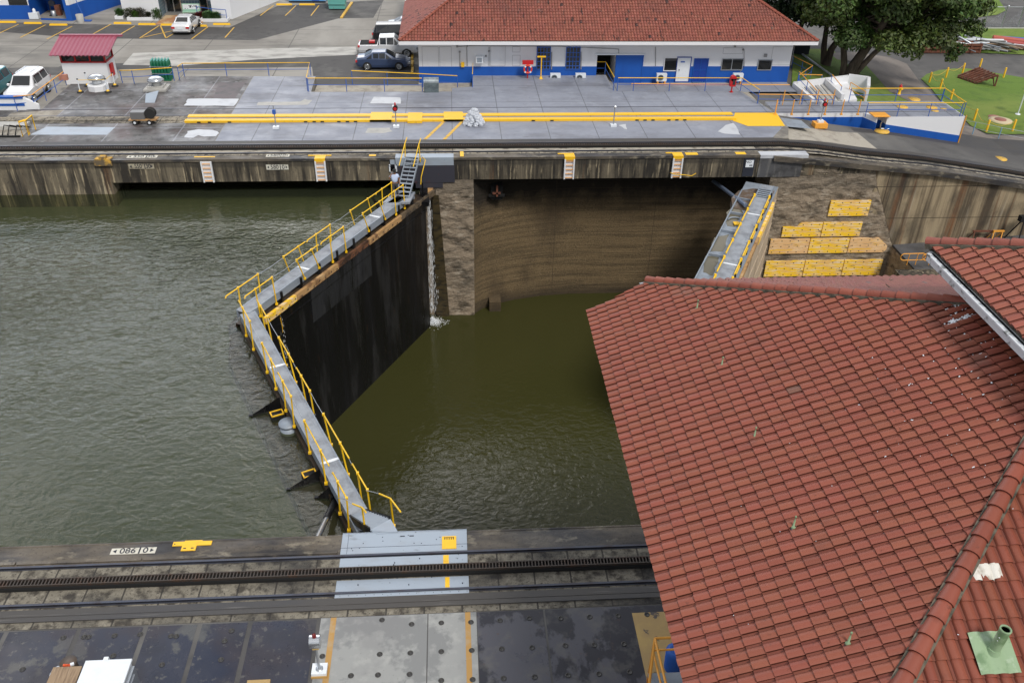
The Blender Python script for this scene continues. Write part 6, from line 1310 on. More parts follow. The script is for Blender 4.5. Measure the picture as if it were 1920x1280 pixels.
# covered stairwell at the far left and its yellow frame
t = thing('stairwell_hatch', 'sunken stairwell with a grey lid and black rods at the left edge', 'stairwell', g(20, 250)); b = MB(); q0, q1 = g(-20, 234), g(50, 247); b.bx(q0.x-4, q1.x-.2, 59.9, 60.9, .0, .28); part('lid', b, m_pale, t, True)
b = MB(); b.bx(q0.x-4, q1.x+.1, 58.6, 59.9, .012, .03); part('shaft', b, m_tanconc, t, True); b = MB(); b.bx(q0.x-4, q1.x, 58.5, 58.66, .012, .10)
for px in (10, 20, 34): pp_ = g(px, 252); b.tube([(pp_.x, 58.7, .1), (pp_.x-.1, 59.5, .5), (pp_.x+.6, 59.7, .3)], .04, 6)
part('rods', b, m_black, t, True)
t = thing('pipe_arch', 'rusty yellow pipe frame over the stairwell entrance', 'frame', g(52, 256)); a = g(43, 256); c_ = g(66, 246); b = MB(); 
for p, q_ in ((g(43, 256), g(54, 254)), (g(56, 252), g(67, 243))):
    b.tube([p, p+Vector((0, 0, 1.0)), q_+Vector((0, 0, 1.0)), q_], .04, 6)
b.tube([g(43, 256)+Vector((0, 0, 1.0)), g(56, 252)+Vector((0, 0, 1.0))], .07, 6); b.tube([g(54, 254)+Vector((0, 0, 1.0)), g(67, 243)+Vector((0, 0, 1.0))], .05, 6); part('pipes', b, m_yel, t, True)
# parapet at the left
t = thing('parapet_wall', 'low white wall with blue stripes in front of the white off-road car', 'wall', (-36, 64.2, 0)); b = MB(); b.bx(-60, -31.0, 64.15, 64.4, -.6, .98); b.prism([(-31.0, 64.15), (-30.0, 64.3), (-30, 64.45), (-31, 64.4)], -.6, [.98, .35, .35, .98]); part('wall', b, m_white, t, True); b = MB(); b.bx(-60, -30.9, 64.08, 64.47, .86, 1.0); b.bx(-60, -30.9, 64.11, 64.151, .32, .48); part('blue_trim', b, m_blue, t, True)
p = wy(119, 145, 70.2); b = MB(); b.box((0, 0, 0), (.62, .3, .42)); o = single('junction_box', b, M('salmon_metal', (.45, .2, .14), .6), 'salmon coloured box on the end of the handrail by the kiosk', 'box'); o.location = p
# ================================================================ WHITE RAMP BUILDING
t = thing('ramp_platform', 'white ramp wall with a blue foot and a grey deck on top', 'ramp', (31, 63.5, -1))
fx = lambda px: g(px, 218).x
b = MB(); YA, YB = 62.75, 61.8; x_a, x_b = 24.43, 31.2; n0, n1 = wy(1645, 225, YB).x, wy(1663, 225, YB).x
b.bx(x_a, x_b, YA, 65.45, -5, -.004); b.prism([(x_b, YA), (31.9, YB), (31.9, 65.45), (x_b, 65.45)], -5, -.004); b.bx(31.9, n0, YB, 65.45, -5, -.004); b.bx(n0, n1, YB+.95, 65.45, -5, -.004); b.bx(n1, 38.75, YB, 65.45, -5, -.004); part('wall', b, m_white, t, True)
b = MB(); b.bx(x_a, 38.7, YA, 65.4, -.003, .004); b.bx(31.9, 38.7, YB+.03, YA, -.003, .004); part('deck_top', b, m_deck, t, True)
def bandq(b, x0, y0, x1, y1, n):
    zz = lambda x: max(-3, min(-.62, -.62-(x-27)*.02)) 
    top = lambda x: -.32 if x < 31.5 else -.46-(x-31.9)*.150
    ox, oy = n; v = [(x0+ox, y0+oy, -5), (x1+ox, y1+oy, -5), (x1+ox, y1+oy, top(x1)), (x0+ox, y0+oy, top(x0)), (x0-ox, y0-oy, -5), (x1-ox, y1-oy, -5), (x1-ox, y1-oy, top(x1)), (x0-ox, y0-oy, top(x0))]
    b.add(v, [(0, 1, 2, 3), (3, 2, 6, 7), (0, 3, 7, 4), (1, 5, 6, 2)])
b = MB(); bandq(b, x_a, YA, x_b, YA, (0, -.02)); bandq(b, x_b, YA, 31.9, YB, (-.016, -.014)); bandq(b, 31.9, YB, n0, YB, (0, -.02)); bandq(b, n1, YB, 38.75, YB, (0, -.02)); bandq(b, n0, YB+.95, n1, YB+.95, (0, -.02)); bandq(b, n1-.001, YB+.95, n1, YB, (-.02, 0)); bandq(b, 38.75, YB, 38.75, 65.45, (.02, 0)); part('blue_foot', b, m_blue, t, True)
b = MB(); b.bx(n0-.35, n1+.15, YB-.15, YB+.9, .03, .07); part('niche_cover', b, m_oran, t, True); b = MB(); b.tube([(38.78, YB-.04, -2.6), (38.78, YB-.04, .1)], .05, 6); part('corner_pipe', b, m_oran, t, True)
for (px, py, r_) in ((1692, 201, .42), (1747, 202, .42), (1753, 208, .28), (1769, 205, .24)): p = g(px, py); b = MB(); b.lathe((p.x, p.y, .004), [(r_, 0), (r_, .03), (0, .035)], 14); part('yellow_cover', b, m_line, t, True)
p = wy(1648, 253, YB-.3); b = MB(); b.lathe((n0+.45, YB-.25, zt(n0)), [(.55, 0), (.55, .06), (0, .07)], 18); o = single('manhole_cover', b, m_line, 'round tan cover on the asphalt at the niche in the white ramp wall', 'manhole cover')
b = MB(); b.tube([(n0+.5, YB+.2, zt(n0)+.02), (n0+.35, YB, zt(n0)+.5), (n0+.4, YB-.1, zt(n0)+.9)], .04, 6); b.tube([(n0+.5, YB+.1, zt(n0)+.1), (n0+1.1, YB, zt(n0)+.1)], .06, 6); single('hose_fitting', b, m_alu, 'bent metal hose fitting in the niche of the ramp wall', 'pipe')
for (px, py, mt, lab) in ((1875, 298, m_line, 'tan round cover on the sloping asphalt at right'),):
    p = gt(px, py); b = MB(); b.lathe((0, 0, 0), [(.5, 0), (.5, .03), (0, .035)], 16); o = single('manhole_cover', b, mt, lab, 'manhole cover'); o.location = (p.x, p.y, zt(p.x))
# white sunken stair walls behind the platform
t = thing('stair_enclosure', 'white sunken stair walls between the long building and the ramp platform', 'stair', (31, 69, LOW)); b = MB()
pA = [gt(x, y) for x, y in ((1487, 166), (1586, 166), (1605, 196), (1523, 196))]
def lowwall(a, c, w, h0, h1=None): b.bar((a.x, a.y, LOW+h0/2-.8), (c.x, c.y, LOW+(h1 or h0)/2-.8), w, h0+1.6)
lowwall(pA[0], pA[3], .25, .35); lowwall(pA[0], pA[1], .25, .4); lowwall(gt(1546, 166), gt(1577, 196), .25, .4); lowwall(pA[1], gt(1622, 176), .25, .5); lowwall(gt(1622, 176), gt(1622, 190), .25, .5); part('wall', b, m_white, t, True)
b = MB(); b.prism([(p.x, p.y) for p in pA], LOW-1.5, LOW-.15); part('floor', b, m_white, t, True)
b = MB()
for k in range(6): c = pA[0].lerp(pA[1], .12+.1*k); d = pA[3].lerp(pA[2], .12+.1*k); b.bar((c.x, c.y, LOW-.1+.0*k), (d.x, d.y, LOW-.1), .3, .1)
part('steps', b, m_pale, t, True)
railing('orange and blue stair handrail on the left of the white stair walls', [gt(1493, 165)+Vector((0, 0, .3)), gt(1527, 192)+Vector((0, 0, -.1))], sp=2, top=m_oran)
railing('orange and blue stair handrail in the middle of the white stair walls', [gt(1554, 170)+Vector((0, 0, .3)), gt(1573, 186)], sp=1.6, top=m_oran)
railing('orange handrail by the right end of the white stair walls', [gt(1590, 178), gt(1618, 196)], sp=2, top=m_oran, postm=m_oran, mid=m_oran)
railing('orange and blue railing beside the corner of the long building', [gt(1484, 128), gt(1519, 146), gt(1494, 164)], sp=1.8, top=m_oran)
railing('orange and blue railing on the grass above the white stair walls', [gt(1495, 163), gt(1537, 164)], sp=1.8, top=m_oran)
# ================================================================ RIGHT YARD
def P2(pts): return [tuple(gt(x, y, True)[:2]) for x, y in pts]
TH = lambda x, y: T(x, 80)
conform([(27.9, 63.4), (150, 63.4), (150, 250), (27.9, 250)], TH, -.05, 'road', m_asph)
# lawns
conform(P2([(1488, 92), (1560, 92), (1600, 130), (1625, 124), (1640, 140), (1667, 172), (1703, 190), (1590, 192), (1560, 168), (1484, 160)]), TH, .006, 'lawn', m_grass)
conform(P2([(1727, 148), (1738, 139), (1760, 132), (1788, 129), (1815, 129), (1860, 136), (1925, 147), (1990, 160), (2350, 225), (2350, 330), (1990, 262), (1920, 252), (1870, 252), (1850, 250), (1820, 236), (1790, 205), (1765, 190), (1745, 165)]), TH, .012, 'lawn', m_grass)
conform(P2([(1640, 46), (1754, 44), (1800, 49), (1850, 52), (2100, 52), (2100, 104), (1930, 103), (1850, 100), (1790, 97), (1730, 96), (1640, 90)]), TH, .010, 'lawn', m_grass)
conform(P2([(1600, -30), (1850, -30), (1880, 10), (1886, 20), (1870, 28), (1830, 33), (1790, 33), (1755, 30), (1600, 28)]), TH, .010, 'lawn', m_grass)
conform(P2([(1555, 100), (1610, 98), (1670, 108), (1700, 120), (1722, 150), (1762, 190), (1704, 190), (1668, 172), (1640, 140), (1620, 118), (1570, 112)]), TH, .008, 'road', m_tanroad)
conform(P2([(1798, 232), (1822, 238), (1850, 253), (1990, 255), (1990, 285), (1798, 256)]), TH, .006, 'pavement', m_tanroad)
conform(P2([(1610, 44), (1760, 45), (1800, 49.5), (1850, 52.5), (2100, 52.5), (2100, 54), (1850, 54), (1800, 51), (1754, 47), (1610, 45.5)]), TH, .02, 'pavement', m_pale)
# yellow bollards and their chains
bol = [(1742, 155, 1745, 'leftmost bollard of the lawn'), (1773, 146, 1776, 'bollard on the upper left edge of the lawn'), (1804, 137.5, 1807, 'bollard just left of the rusty frame'), (1836, 129, 1838, 'bollard behind the rusty frame'), (1881, 146, 1884, 'bollard right of the rusty frame'),
       (1762, 168, 1765, 'bollard above the far corner of the ramp railing'), (1782, 188, 1785, 'bollard behind the end railing of the ramp'), (1826, 226, 1829, 'bollard on the lawn right of the ramp corner'), (1849, 247, 1853, 'bollard with a pale foot below the round cover'), (1898, 246, 1902, 'rightmost bollard at the lower edge of the lawn')]
bp = []
bm_ = MB().lathe((0, 0, 0), [(.085, 0), (.085, .95), (.06, .99), (0, 1.0)], 10).mesh('bollard', m_yel)
for (px, py, _, lab) in bol:
    p = gt(px, py, True); o = bpy.data.objects.new('bollard', bm_); C.objects.link(o); o.location = p; tag(o, 'yellow '+lab, 'bollard', 'yellow bollards round the lawn'); bp.append(p)
def chainl(i, j, label, mt=m_line):
    a, c = bp[i]+Vector((0, 0, .85)), bp[j]+Vector((0, 0, .85)); b = MB(); pts = [a.lerp(c, k/8)-Vector((0, 0, .35*sin(pi*k/8)))-a for k in range(9)]; b.tube(pts, .018, 5); o = single('chain', b, mt, label, 'chain', 'yellow chains between the bollards'); o.location = a
for i, j, l in ((0, 1, 'upper left corner of the lawn'), (1, 2, 'left of the rusty frame'), (0, 5, 'left edge of the lawn'), (5, 6, 'behind the end railing of the ramp'), (6, 7, 'right of the ramp corner'), (7, 8, 'left of the round cover on the lawn'), (8, 9, 'lower edge of the lawn')): chainl(i, j, 'thin yellow chain between bollards, '+l)
# rusty frame on the lawn
t = thing('rusty_grid', 'big rusty steel grid frame propped on the round lawn', 'metal frame', gt(1830, 150, True))
q = [gt(1796, 144, True), gt(1831, 156, True), gt(1870, 150, True)+Vector((0, 0, .85)), gt(1840, 137, True)+Vector((0, 0, .7))]
q = [g(1796, 143, T(46, 80)+.1), g(1831, 155, T(46, 80)+.1), g(1872, 141, T(46, 80)+1.0), g(1838, 127, T(46, 80)+1.0)]
b = MB()
for k in range(7): f = k/6; b.bar(q[0].lerp(q[1], f), q[3].lerp(q[2], f), .16, .16)
part('long_beams', b, m_rust, t, True); b = MB()
for k in range(5): f = k/4; b.bar(q[0].lerp(q[3], f)-Vector((0, 0, .12)), q[1].lerp(q[2], f)-Vector((0, 0, .12)), .14, .14)
part('cross_beams', b, m_rust, t, True); b = MB()
for c_ in (q[2], q[3]): b.bar(c_, c_-Vector((0, 0, 1.05)), .1, .1); b.bar(c_+Vector((-.6, -.2, 0)), c_-Vector((.1, 0, 1.05)), .08, .08)
part('leg', b, m_rust, t, True)
# hydrant, covers, flag
p = gt(1685, 178, True); t = thing('hydrant', 'yellow hydrant with a red top on the grass behind the ramp', 'hydrant', p); b = MB(); b.lathe((0, 0, 0), [(.16, 0), (.16, .08), (.12, .1), (.12, .6), (.16, .62), (.16, .68)], 12); b.tube([(-.25, 0, .48), (.25, 0, .48)], .07, 8); part('barrel', b, m_yel, t); b = MB(); b.lathe((0, 0, .68), [(.14, 0), (.12, .16), (.04, .22), (.04, .28), (0, .28)], 12); part('bonnet', b, m_red, t)
p = gt(1599, 166, True); t = thing('old_hydrant', 'rusty tan water valve stump beside the large tree roots', 'valve', p); b = MB(); b.lathe((0, 0, 0), [(.3, 0), (.28, .5), (.36, .52), (.3, .8), (0, .9)], 12); b.tube([(-.5, 0, .6), (.5, 0, .6)], .15, 8); part('body', b, M('rusty_tan_iron', (.33, .2, .08), .8), t); b = MB(); b.lathe((0, 0, .9), [(.07, 0), (.06, .2), (0, .22)], 8); part('cap', b, m_cwhite, t)
for (px, py, r_, mt, lab) in ((1712, 187, .6, m_line, 'tan round cover on the gravel road behind the ramp railing'), (1864, 220, .5, M('faded_pink_slab', (.45, .2, .16), .8), 'small faded pink slab on the lawn')):
    p = gt(px, py, True); b = MB(); b.lathe((0, 0, 0), [(r_, 0), (r_, .06), (0, .07)], 18); o = single('manhole_cover', b, mt, lab, 'manhole cover'); o.location = p
p = gt(1875, 227, True); t = thing('round_cover', 'round concrete ring with a reddish lid set in the lawn', 'manhole cover', p); b = MB(); b.lathe((0, 0, 0), [(.95, 0), (.95, .1), (.55, .13), (0, .13)], 26); part('ring', b, M('cream_concrete', (.55, .46, .3), .8), t); b = MB(); b.lathe((0, 0, .13), [(.48, 0), (.46, .04), (0, .04)], 20); part('lid', b, M('reddish_lid', (.3, .12, .09), .7), t)
p = gt(1908, 215, True); t = thing('marker_pole', 'white pole with a yellow plate standing on the lawn at the right edge', 'pole', p); b = MB(); b.lathe((0, 0, 0), [(.22, 0), (.2, .08), (0, .1)], 12); b.tube([(0, 0, 0), (0, 0, 2.1)], .05, 8); part('pole', b, m_cwhite, t); b = MB(); b.box((.1, 0, 2.2), (.5, .05, .35)); part('plate', b, m_yel, t)
# wire fence along the incline, chain-link fence beyond
def fence(label, pts, h, sp, post, wires, n_w):
    t = thing('wire_fence', label, 'fence', pts[0]); pm = MB().tube([(0, 0, 0), (0, 0, h)], .045, 6).mesh('post', post)
    for a, c in zip(pts, pts[1:]):
        n = max(1, round((c-a).length/sp))
        for k in range(n+1 if c is pts[-1] else n): o = part('post', pm, None, t); o.location = a.lerp(c, k/n)-pts[0]
    b = MB()
    for k in range(n_w): zz = h*(k+1)/n_w; b.tube([p+Vector((0, 0, zz)) for p in pts], .015, 4)
    part('wires', b, wires, t, True); return t
fence('thin wire fence with light blue posts beside the incline', [g(1802, 249, -2.2), g(1823, 252, -2.45), g(1871, 262, -2.9), g(1990, 285, -3)], 1.0, 3.2, M('light_blue_post', (.2, .35, .5), .5), m_alu, 2)
fp = [gt(x, y, True) for x, y in ((1600, 41), (1766, 45), (1806, 49), (1844, 52), (1877, 52), (1908, 52), (1990, 52))]
t = thing('chain_link_fence', 'tall galvanised chain-link fence between the lawns at the top right', 'fence', fp[0]); pm = MB().tube([(0, 0, 0), (0, 0, 2.3), (0, -.25, 2.5)], .06, 6).mesh('post', m_alu)
for p in fp+[fp[0].lerp(fp[1], .25), fp[0].lerp(fp[1], .5), fp[0].lerp(fp[1], .75), fp[5].lerp(fp[6], .5)]: o = part('post', pm, None, t); o.location = p-fp[0]
b = MB(); b.tube([p+Vector((0, 0, 2.3)) for p in fp], .04, 5); part('top_rail', b, m_alu, t, True)
b = MB()
for a, c in zip(fp, fp[1:]):
    n = max(4, int((c-a).length/.22))
    for k in range(n):
        for s in (1, -1):
            x0_ = k/n; dx = 2.2/(c-a).length*s; x1_ = min(1, max(0, x0_+dx)); hh = 2.2*abs((x1_-x0_)/dx)
            b.bar(a.lerp(c, x0_)+Vector((0, 0, .05)), a.lerp(c, x1_)+Vector((0, 0, .05+hh)), .008, .008)
part('mesh', b, m_alu, t, True)
# heap of pipes, planks and sheets beyond the road
rnd = random.Random(31)
def yard(px, py): return gt(px, py, True)
t = thing('white_sheets', 'stack of white corrugated sheets at the left of the scrap heap', 'sheet stack', yard(1758, 85)); b = MB()
for k in range(7):
    vs = []; 
    for i in range(19):
        for j in (0, 1): vs.append((-1.6+.18*i+rnd.uniform(-.02, .02), -.7+1.5*j, .25+k*.09+(.04 if i % 2 else 0)))
    b.add(vs, [(2*i, 2*i+2, 2*i+3, 2*i+1) for i in range(18)])
part('sheets', b, m_cwhite, t)
t = thing('rusty_rack', 'long dark red slatted crate in front of the scrap heap', 'crate', yard(1777, 97)); b = MB()
for z in (.15, .5, .85):
    for y in (-.6, .6): b.bar((-3.3, y, z), (3.3, y, z), .1, .22)
for x in range(-3, 4): b.box((x*1.05, -.6, .5), (.16, .16, 1.0)); b.box((x*1.05, .6, .5), (.16, .16, 1.0))
b.bx(-3.3, 3.3, -.5, .5, .02, .75); part('frame', b, m_rust, t)
mats_ = [m_alu, m_cwhite, M('brown_pipe', (.12, .07, .05), .7), M('grey_pipe', (.3, .31, .3), .6), m_timber]
cols = ['grey metal', 'white', 'brown', 'dull grey', 'weathered wooden']
for i in range(46):
    px = rnd.uniform(1800, 1885); k = rnd.choice((0, 0, 3, 3, 1, 2, 4)); c_ = yard(px, rnd.uniform(88, 97)); L_ = rnd.uniform(1.2, 2.6); a = rnd.gauss(-.35, .35); b = MB(); r_ = rnd.uniform(.05, .11)
    d = Vector((cos(a), sin(a), rnd.uniform(-.12, .12)))*L_/1
    if k == 4: b.bar(-d, d, .25, .06)
    else: b.tube([-d, d], r_, 7)
    o = single('scrap_pipe' if k != 4 else 'scrap_plank', b, mats_[k], f'{cols[k]} {"plank" if k == 4 else "pipe"} lying in the tangled middle of the scrap heap', 'plank' if k == 4 else 'pipe', f'{cols[k]} scrap lying in the heap beyond the road'); o.location = (c_.x, c_.y, c_.z+.15+rnd.random()*.75)
b = MB(); b.tube([yard(1781, 93)+Vector((0, 1.5, 1.6)), yard(1810, 95)+Vector((0, 0, .9)), yard(1836, 96)+Vector((0, 0, .2))], .13, 8); single('long_pipe', b, m_alu, 'long curved grey pipe sticking up from the scrap heap', 'pipe', org=yard(1781, 93))
for i, (px, py, a, z, mt, lab) in enumerate(((1905, 86, -.25, 1.0, M('faded_red_tube', (.42, .09, .06), .6), 'topmost faded red tube at the right of the heap'), (1908, 89, -.32, .6, M('red_tube', (.36, .06, .05), .6), 'second red tube just under the topmost one'), (1915, 93, -.2, .3, m_cwhite, 'white tube at the foot of the red tubes'), (1897, 92, -.5, .4, mats_[2], 'brown tube crossing under the red tubes'), (1918, 83, -.05, .7, m_bpost, 'blue tarpaulin roll behind the red tubes'))):
    p = yard(px, py); b = MB(); d = Vector((cos(a), sin(a), -.06))*2.6; b.tube([-d, d], .26, 10); o = single('large_tube', b, mt, lab, 'tube'); o.location = (p.x, p.y, p.z+.1+z*.45)
for i, (px, py, mt, lab) in enumerate(((1719, 80, m_bpost, 'blue bundle under the tree foliage by the scrap heap'), (1722, 86, m_oran, 'orange bundle under the tree foliage by the scrap heap'), (1745, 93, m_alu, 'silver pipes lying left of the dark red crate'))):
    p = yard(px, py); b = MB(); 
    for k in range(5): b.tube([(-.9, k*.16-.3, .2), (.9, k*.16-.2, .2+.05*(k % 2))], .14, 7)
    o = single('pipe_bundle', b, mt, lab, 'bundle'); o.location = p
# ---- trees
def tree(label, base, trunks, clumps, nleaf, col, seed, sz=.2):
    t = thing('broadleaf_tree', label, 'tree', base, group=None); rnd = random.Random(seed); b = MB()
    for pts, r0, r1 in trunks: n = len(pts); b.tube([Vector(p) for p in pts], [r0+(r1-r0)*k/(n-1) for k in range(n)], 9)
    for (c, r) in clumps[::2]:
        e = Vector(c); s = Vector(trunks[rnd.randrange(len(trunks))][0][-1]); mid = s.lerp(e, .5)+Vector((rnd.uniform(-.5, .5), rnd.uniform(-.5, .5), rnd.uniform(-.6, .2))); b.tube([s, mid, e], [.16, .10, .04], 6, False)
    part('trunk', b, m_bark, t)
    b = MB()
    tot = sum(r**2 for _, r in clumps)
    for (c, r) in clumps:
        kc = rnd.uniform(.7, 1.25); hue = rnd.uniform(-.15, .25)
        for i in range(int(nleaf*r*r/tot)):
            th = rnd.uniform(0, 2*pi); u_ = rnd.uniform(-.75, 1); s_ = sqrt(1-u_*u_); d = Vector((s_*cos(th), s_*sin(th), u_*.8)); rr = r*(rnd.random()**.33)*(1+.35*mnoise.noise(d*2.2+Vector(c)))
            p = Vector(c)+d*rr; w = sz*rnd.uniform(.6, 1.35)
            n = (d*.8+Vector((rnd.gauss(0, .5), rnd.gauss(0, .5), rnd.gauss(.35, .5)))).normalized(); a = n.cross(Vector((rnd.gauss(0, 1), rnd.gauss(0, 1), rnd.gauss(0, 1)))).normalized(); e = n.cross(a)
            k = kc*rnd.uniform(.65, 1.35); cc = (col[0]*k*(1+hue+rnd.uniform(-.15, .3)), col[1]*k, col[2]*k)
            b.add([p-a*w, p+e*w*.5-n*w*.1, p+a*w, p-e*w*.5-n*w*.1], [(0, 1, 2, 3)], cc)
    part('crown', b, m_leaf, t); return t
def clumps_in(n, c, rad, seed, r0, r1, low):
    rnd = random.Random(seed); out = []
    while len(out) < n:
        p = Vector((rnd.uniform(-1, 1), rnd.uniform(-1, 1), rnd.uniform(-1, 1)))
        if p.length > 1 or p.length < .45: continue
        q = (c[0]+p.x*rad[0], c[1]+p.y*rad[1], c[2]+p.z*rad[2])
        if q[2] < low(q[0]): continue
        out.append((q, rnd.uniform(r0, r1)))
    return out
tb = gt(1588, 150, True)
tree('huge broad-crowned green tree beyond the ramp platform', tb, [([(0, 0, -.2), (.3, 0, 1.2), (1.6, .2, 3.6), (3, .5, 6)], .55, .28), ([(-.4, .2, -.2), (-.5, .2, 1.4), (-.9, .6, 3.4), (-1.5, 1, 6)], .34, .2), ([(.5, 0, .4), (1.9, .0, 2.3), (4, .3, 4.2)], .3, .15)],
     clumps_in(120, (3.0, 1.8, 8.2), (8.0, 6.2, 5.6), 5, 1.0, 1.9, lambda x: 3.1 if x > 5 else (3.4 if x > -2 else 3.8))+[((8.6, -1.5, 3.1), .8), ((8.3, -1.5, 2.4), .55), ((10.2, 0, 4.6), 1.2), ((3.6, -2.8, 3.6), 1.3), ((-1.5, -2, 4.2), 1.2), ((1.4, -3, 4.2), 1.4), ((6, -3, 4.3), 1.4)], 90000, (.046, .088, .012), 3, .19)
tb2 = gt(1549, 122, True)
tree('darker tree with a forked trunk beside the long building, behind the huge one', tb2, [([(0, 0, -.2), (.2, 0, 1.5), (1.4, .3, 3.4)], .42, .2), ([(-.2, 0, .0), (-.5, .2, 1.6), (-.6, .4, 4)], .34, .2), ([(-3.6, 2, -.2), (-2.6, 2, 1.6), (-2.2, 2, 4)], .3, .2)],
     clumps_in(70, (-1.2, 3.5, 7.4), (6.0, 4.2, 4.4), 8, .9, 1.7, lambda x: 3.0), 40000, (.024, .056, .020), 4, .19)
b = MB(); p, q_ = gt(1504, 104, True), gt(1592, 167, True); b.bar(p+Vector((0, 0, .1)), q_+Vector((0, 0, .1)), .12, .12); single('white_pipe', b, m_cwhite, 'long white pipe lying on the grass from the building to the stair walls', 'pipe', org=p)
b = MB(); p = gt(1496, 100, True); b.box((0, 0, .5), (1.8, 1, 1)); o = single('dark_container', b, m_ink, 'dark box in the shade at the back corner of the long building', 'box'); o.location = p
# ================================================================ BUILDINGS AT THE TOP LEFT
Y1 = 94.0
t = thing('service_building', 'white and blue service building with an open bay at the top left corner', 'building', (-45, 95, LOW))
W1 = lambda px, py: wy(px, py, Y1)
xL, xA, xB, xC = W1(0, 38).x-12, W1(62, 38).x, W1(75, 38).x, W1(140, 40).x
b = MB(); b.bx(xL, xA, Y1, 104, LOW, 4); b.bx(xA, xC, Y1+4, 104, LOW, 4); b.add([(xC-.2, Y1-.6, LOW), (xC+.05, Y1-.6, LOW), (-35.3, 101, LOW), (-35.5, 101, LOW), (xC-.2, Y1-.6, 4), (xC+.05, Y1-.6, 4), (-35.3, 101, 4), (-35.5, 101, 4)], [(0, 1, 5, 4), (1, 2, 6, 5), (3, 0, 4, 7), (4, 5, 6, 7)]); part('wall', b, m_white, t, True)
b = MB(); b.bx(xL, xA+.02, Y1-.03, Y1, LOW, .75); b.bx(xA, xA+.03, Y1, Y1+4, LOW, 1.2); b.bx(xA, xC-.2, Y1+3.95, Y1+4, LOW, 1.3); b.bx(xA, xA+.12, Y1+.1, Y1+4, 3.2, 4)
b.add([(xC-.22, Y1-.62, LOW), (xC+.07, Y1-.62, LOW), (-35.28, 101, LOW), (xC-.22, Y1-.62, .9), (xC+.07, Y1-.62, .9), (-35.28, 101, 1.0)], [(0, 1, 4, 3), (1, 2, 5, 4)]); b.bx(xC-.5, xC-.22, Y1-.6, Y1-.3, LOW, 4); b.bar((W1(80, 40).x, Y1-.2, LOW+.08), (xC-.3, Y1-.5, LOW+.08), .15, .15); part('blue_band', b, m_blue, t, True)
b = MB(); b.bx(xA+2.6, xA+4.5, Y1+3.3, Y1+3.9, LOW+.7, 3.6); part('dark_racks', b, m_ink, t, True)
b = MB(); p = W1(33, 3); b.bx(p.x-.9, p.x+.9, Y1-.04, Y1-.01, p.z-.35, p.z+.5); b.bx(xA+.03, xA+.06, Y1+1, Y1+2.6, 1.6, 2.8); part('window', b, m_dglass, t, True)
b = MB(); b.bx(xA, xC+.6, Y1-.4, 104, 4, 4.25); b.bx(xL, xA, Y1-.4, 104, 4, 4.2); part('roof', b, m_white, t, True)
p = g(66, 36, LOW); b = MB(); b.box((0, 0, .35), (.9, .5, .6)); b.lathe((.1, 0, .65), [(.16, 0), (.14, .3), (0, .4)], 10); o = single('white_tank', b, m_cwhite, 'white tank with a round cap outside the open bay', 'tank'); o.location = p
p = g(152, 43, LOW); b = MB(); b.lathe((0, 0, 0), [(.32, 0), (.36, .8), (.3, .8), (.28, .1)], 14); o = single('waste_drum', b, m_pale, 'grey drum at the corner of the service building', 'drum'); o.location = p
for px, py, mt, h, lab in ((102, 31, m_alu, .8, 'pale bucket standing in the open bay'), (112, 29, m_rust, 1.0, 'brown crate in the open bay next to the bucket')): p = g(px, py, LOW); b = MB(); b.lathe((0, 0, 0), [(.22, 0), (.26, h*.7), (.2, h*.7)], 12) if mt is m_alu else b.box((0, 0, h/2), (.5, .5, h)); o = single('bucket' if mt is m_alu else 'crate', b, mt, lab, 'bucket' if mt is m_alu else 'crate'); o.location = p
for px, py, lab in ((97, 30, 'dark hand trolley in the open bay'),): p = g(px, py, LOW); b = MB(); b.tube([(0, 0, 0), (0, .2, 1.4)], .05, 6); b.tube([(.5, 0, 0), (.5, .2, 1.4)], .05, 6); b.bx(-.1, .6, -.3, 0, .05, .12); b.lathe((.25, .1, 1.2), [(.3, -.05), (.3, .05)], 12, 'y'); o = single('hand_trolley', b, m_ink, lab, 'trolley'); o.location = p
p = g(164, 40, LOW); b = MB(); b.box((0, 0, .05), (.8, .5, .08)); b.tube([(-.2, 0, 0), (-.8, .4, 2.0)], .04, 5); o = single('blue_stand', b, m_bpost, 'blue pole and base outside the service building corner', 'stand'); o.location = p
# office
Y2 = 95.2; W2_ = lambda px, py, y=Y2: wy(px, py, y)
t = thing('office_building', 'white office building with blue glass block panels and glazed doors, top of view', 'building', (-26, 97, LOW))
oa, ob_, oc = W2_(233, 35).x, W2_(303, 37).x, g(435, 37, LOW)
pmx = oc.x; b = MB()
b.bx(oa, ob_, Y2, 106, LOW, 4); b.bx(ob_-.28, ob_, Y2-.02, Y2+2.2, LOW, 4); b.bx(ob_, pmx, Y2+2.0, 106, LOW, 4); b.bx(pmx-1.9, pmx, Y2-.9, Y2+2.1, LOW, 4); b.add([(pmx, Y2-.9, LOW), (pmx+3.4, 103, LOW), (pmx+3.4, 103, 4), (pmx, Y2-.9, 4), (pmx-.4, Y2+.5, 4), (pmx-.4, 103, 4)], [(0, 1, 2, 3), (3, 2, 5, 4)]); part('wall', b, m_white, t, True)
m_gblock = M('blue_grey_glass_blocks', (.10, .19, .25), .3, joints=(.3, .3, .03, (.35, .4, .42), 'xz')); m_gblocky = M('blue_grey_glass_blocks_side', (.12, .21, .27), .3, joints=(.3, .3, .03, (.35, .4, .42), 'yz'))
YI = Y2+2.0; wi = lambda px, py: wy(px, py, YI)
b = MB(); b.bx(ob_+.001, ob_+.03, Y2+.0, YI-.02, LOW+.02, 4); part('glass_block_side', b, m_gblocky, t, True)
b = MB(); b.bx(wi(343, 20).x, wi(377, 20).x, YI-.04, YI-.01, LOW, 4); b.bx(wi(392, 30).x, wi(432, 30).x, YI-.05, YI-.01, LOW, .55); part('glass_block_panel', b, m_gblock, t, True)
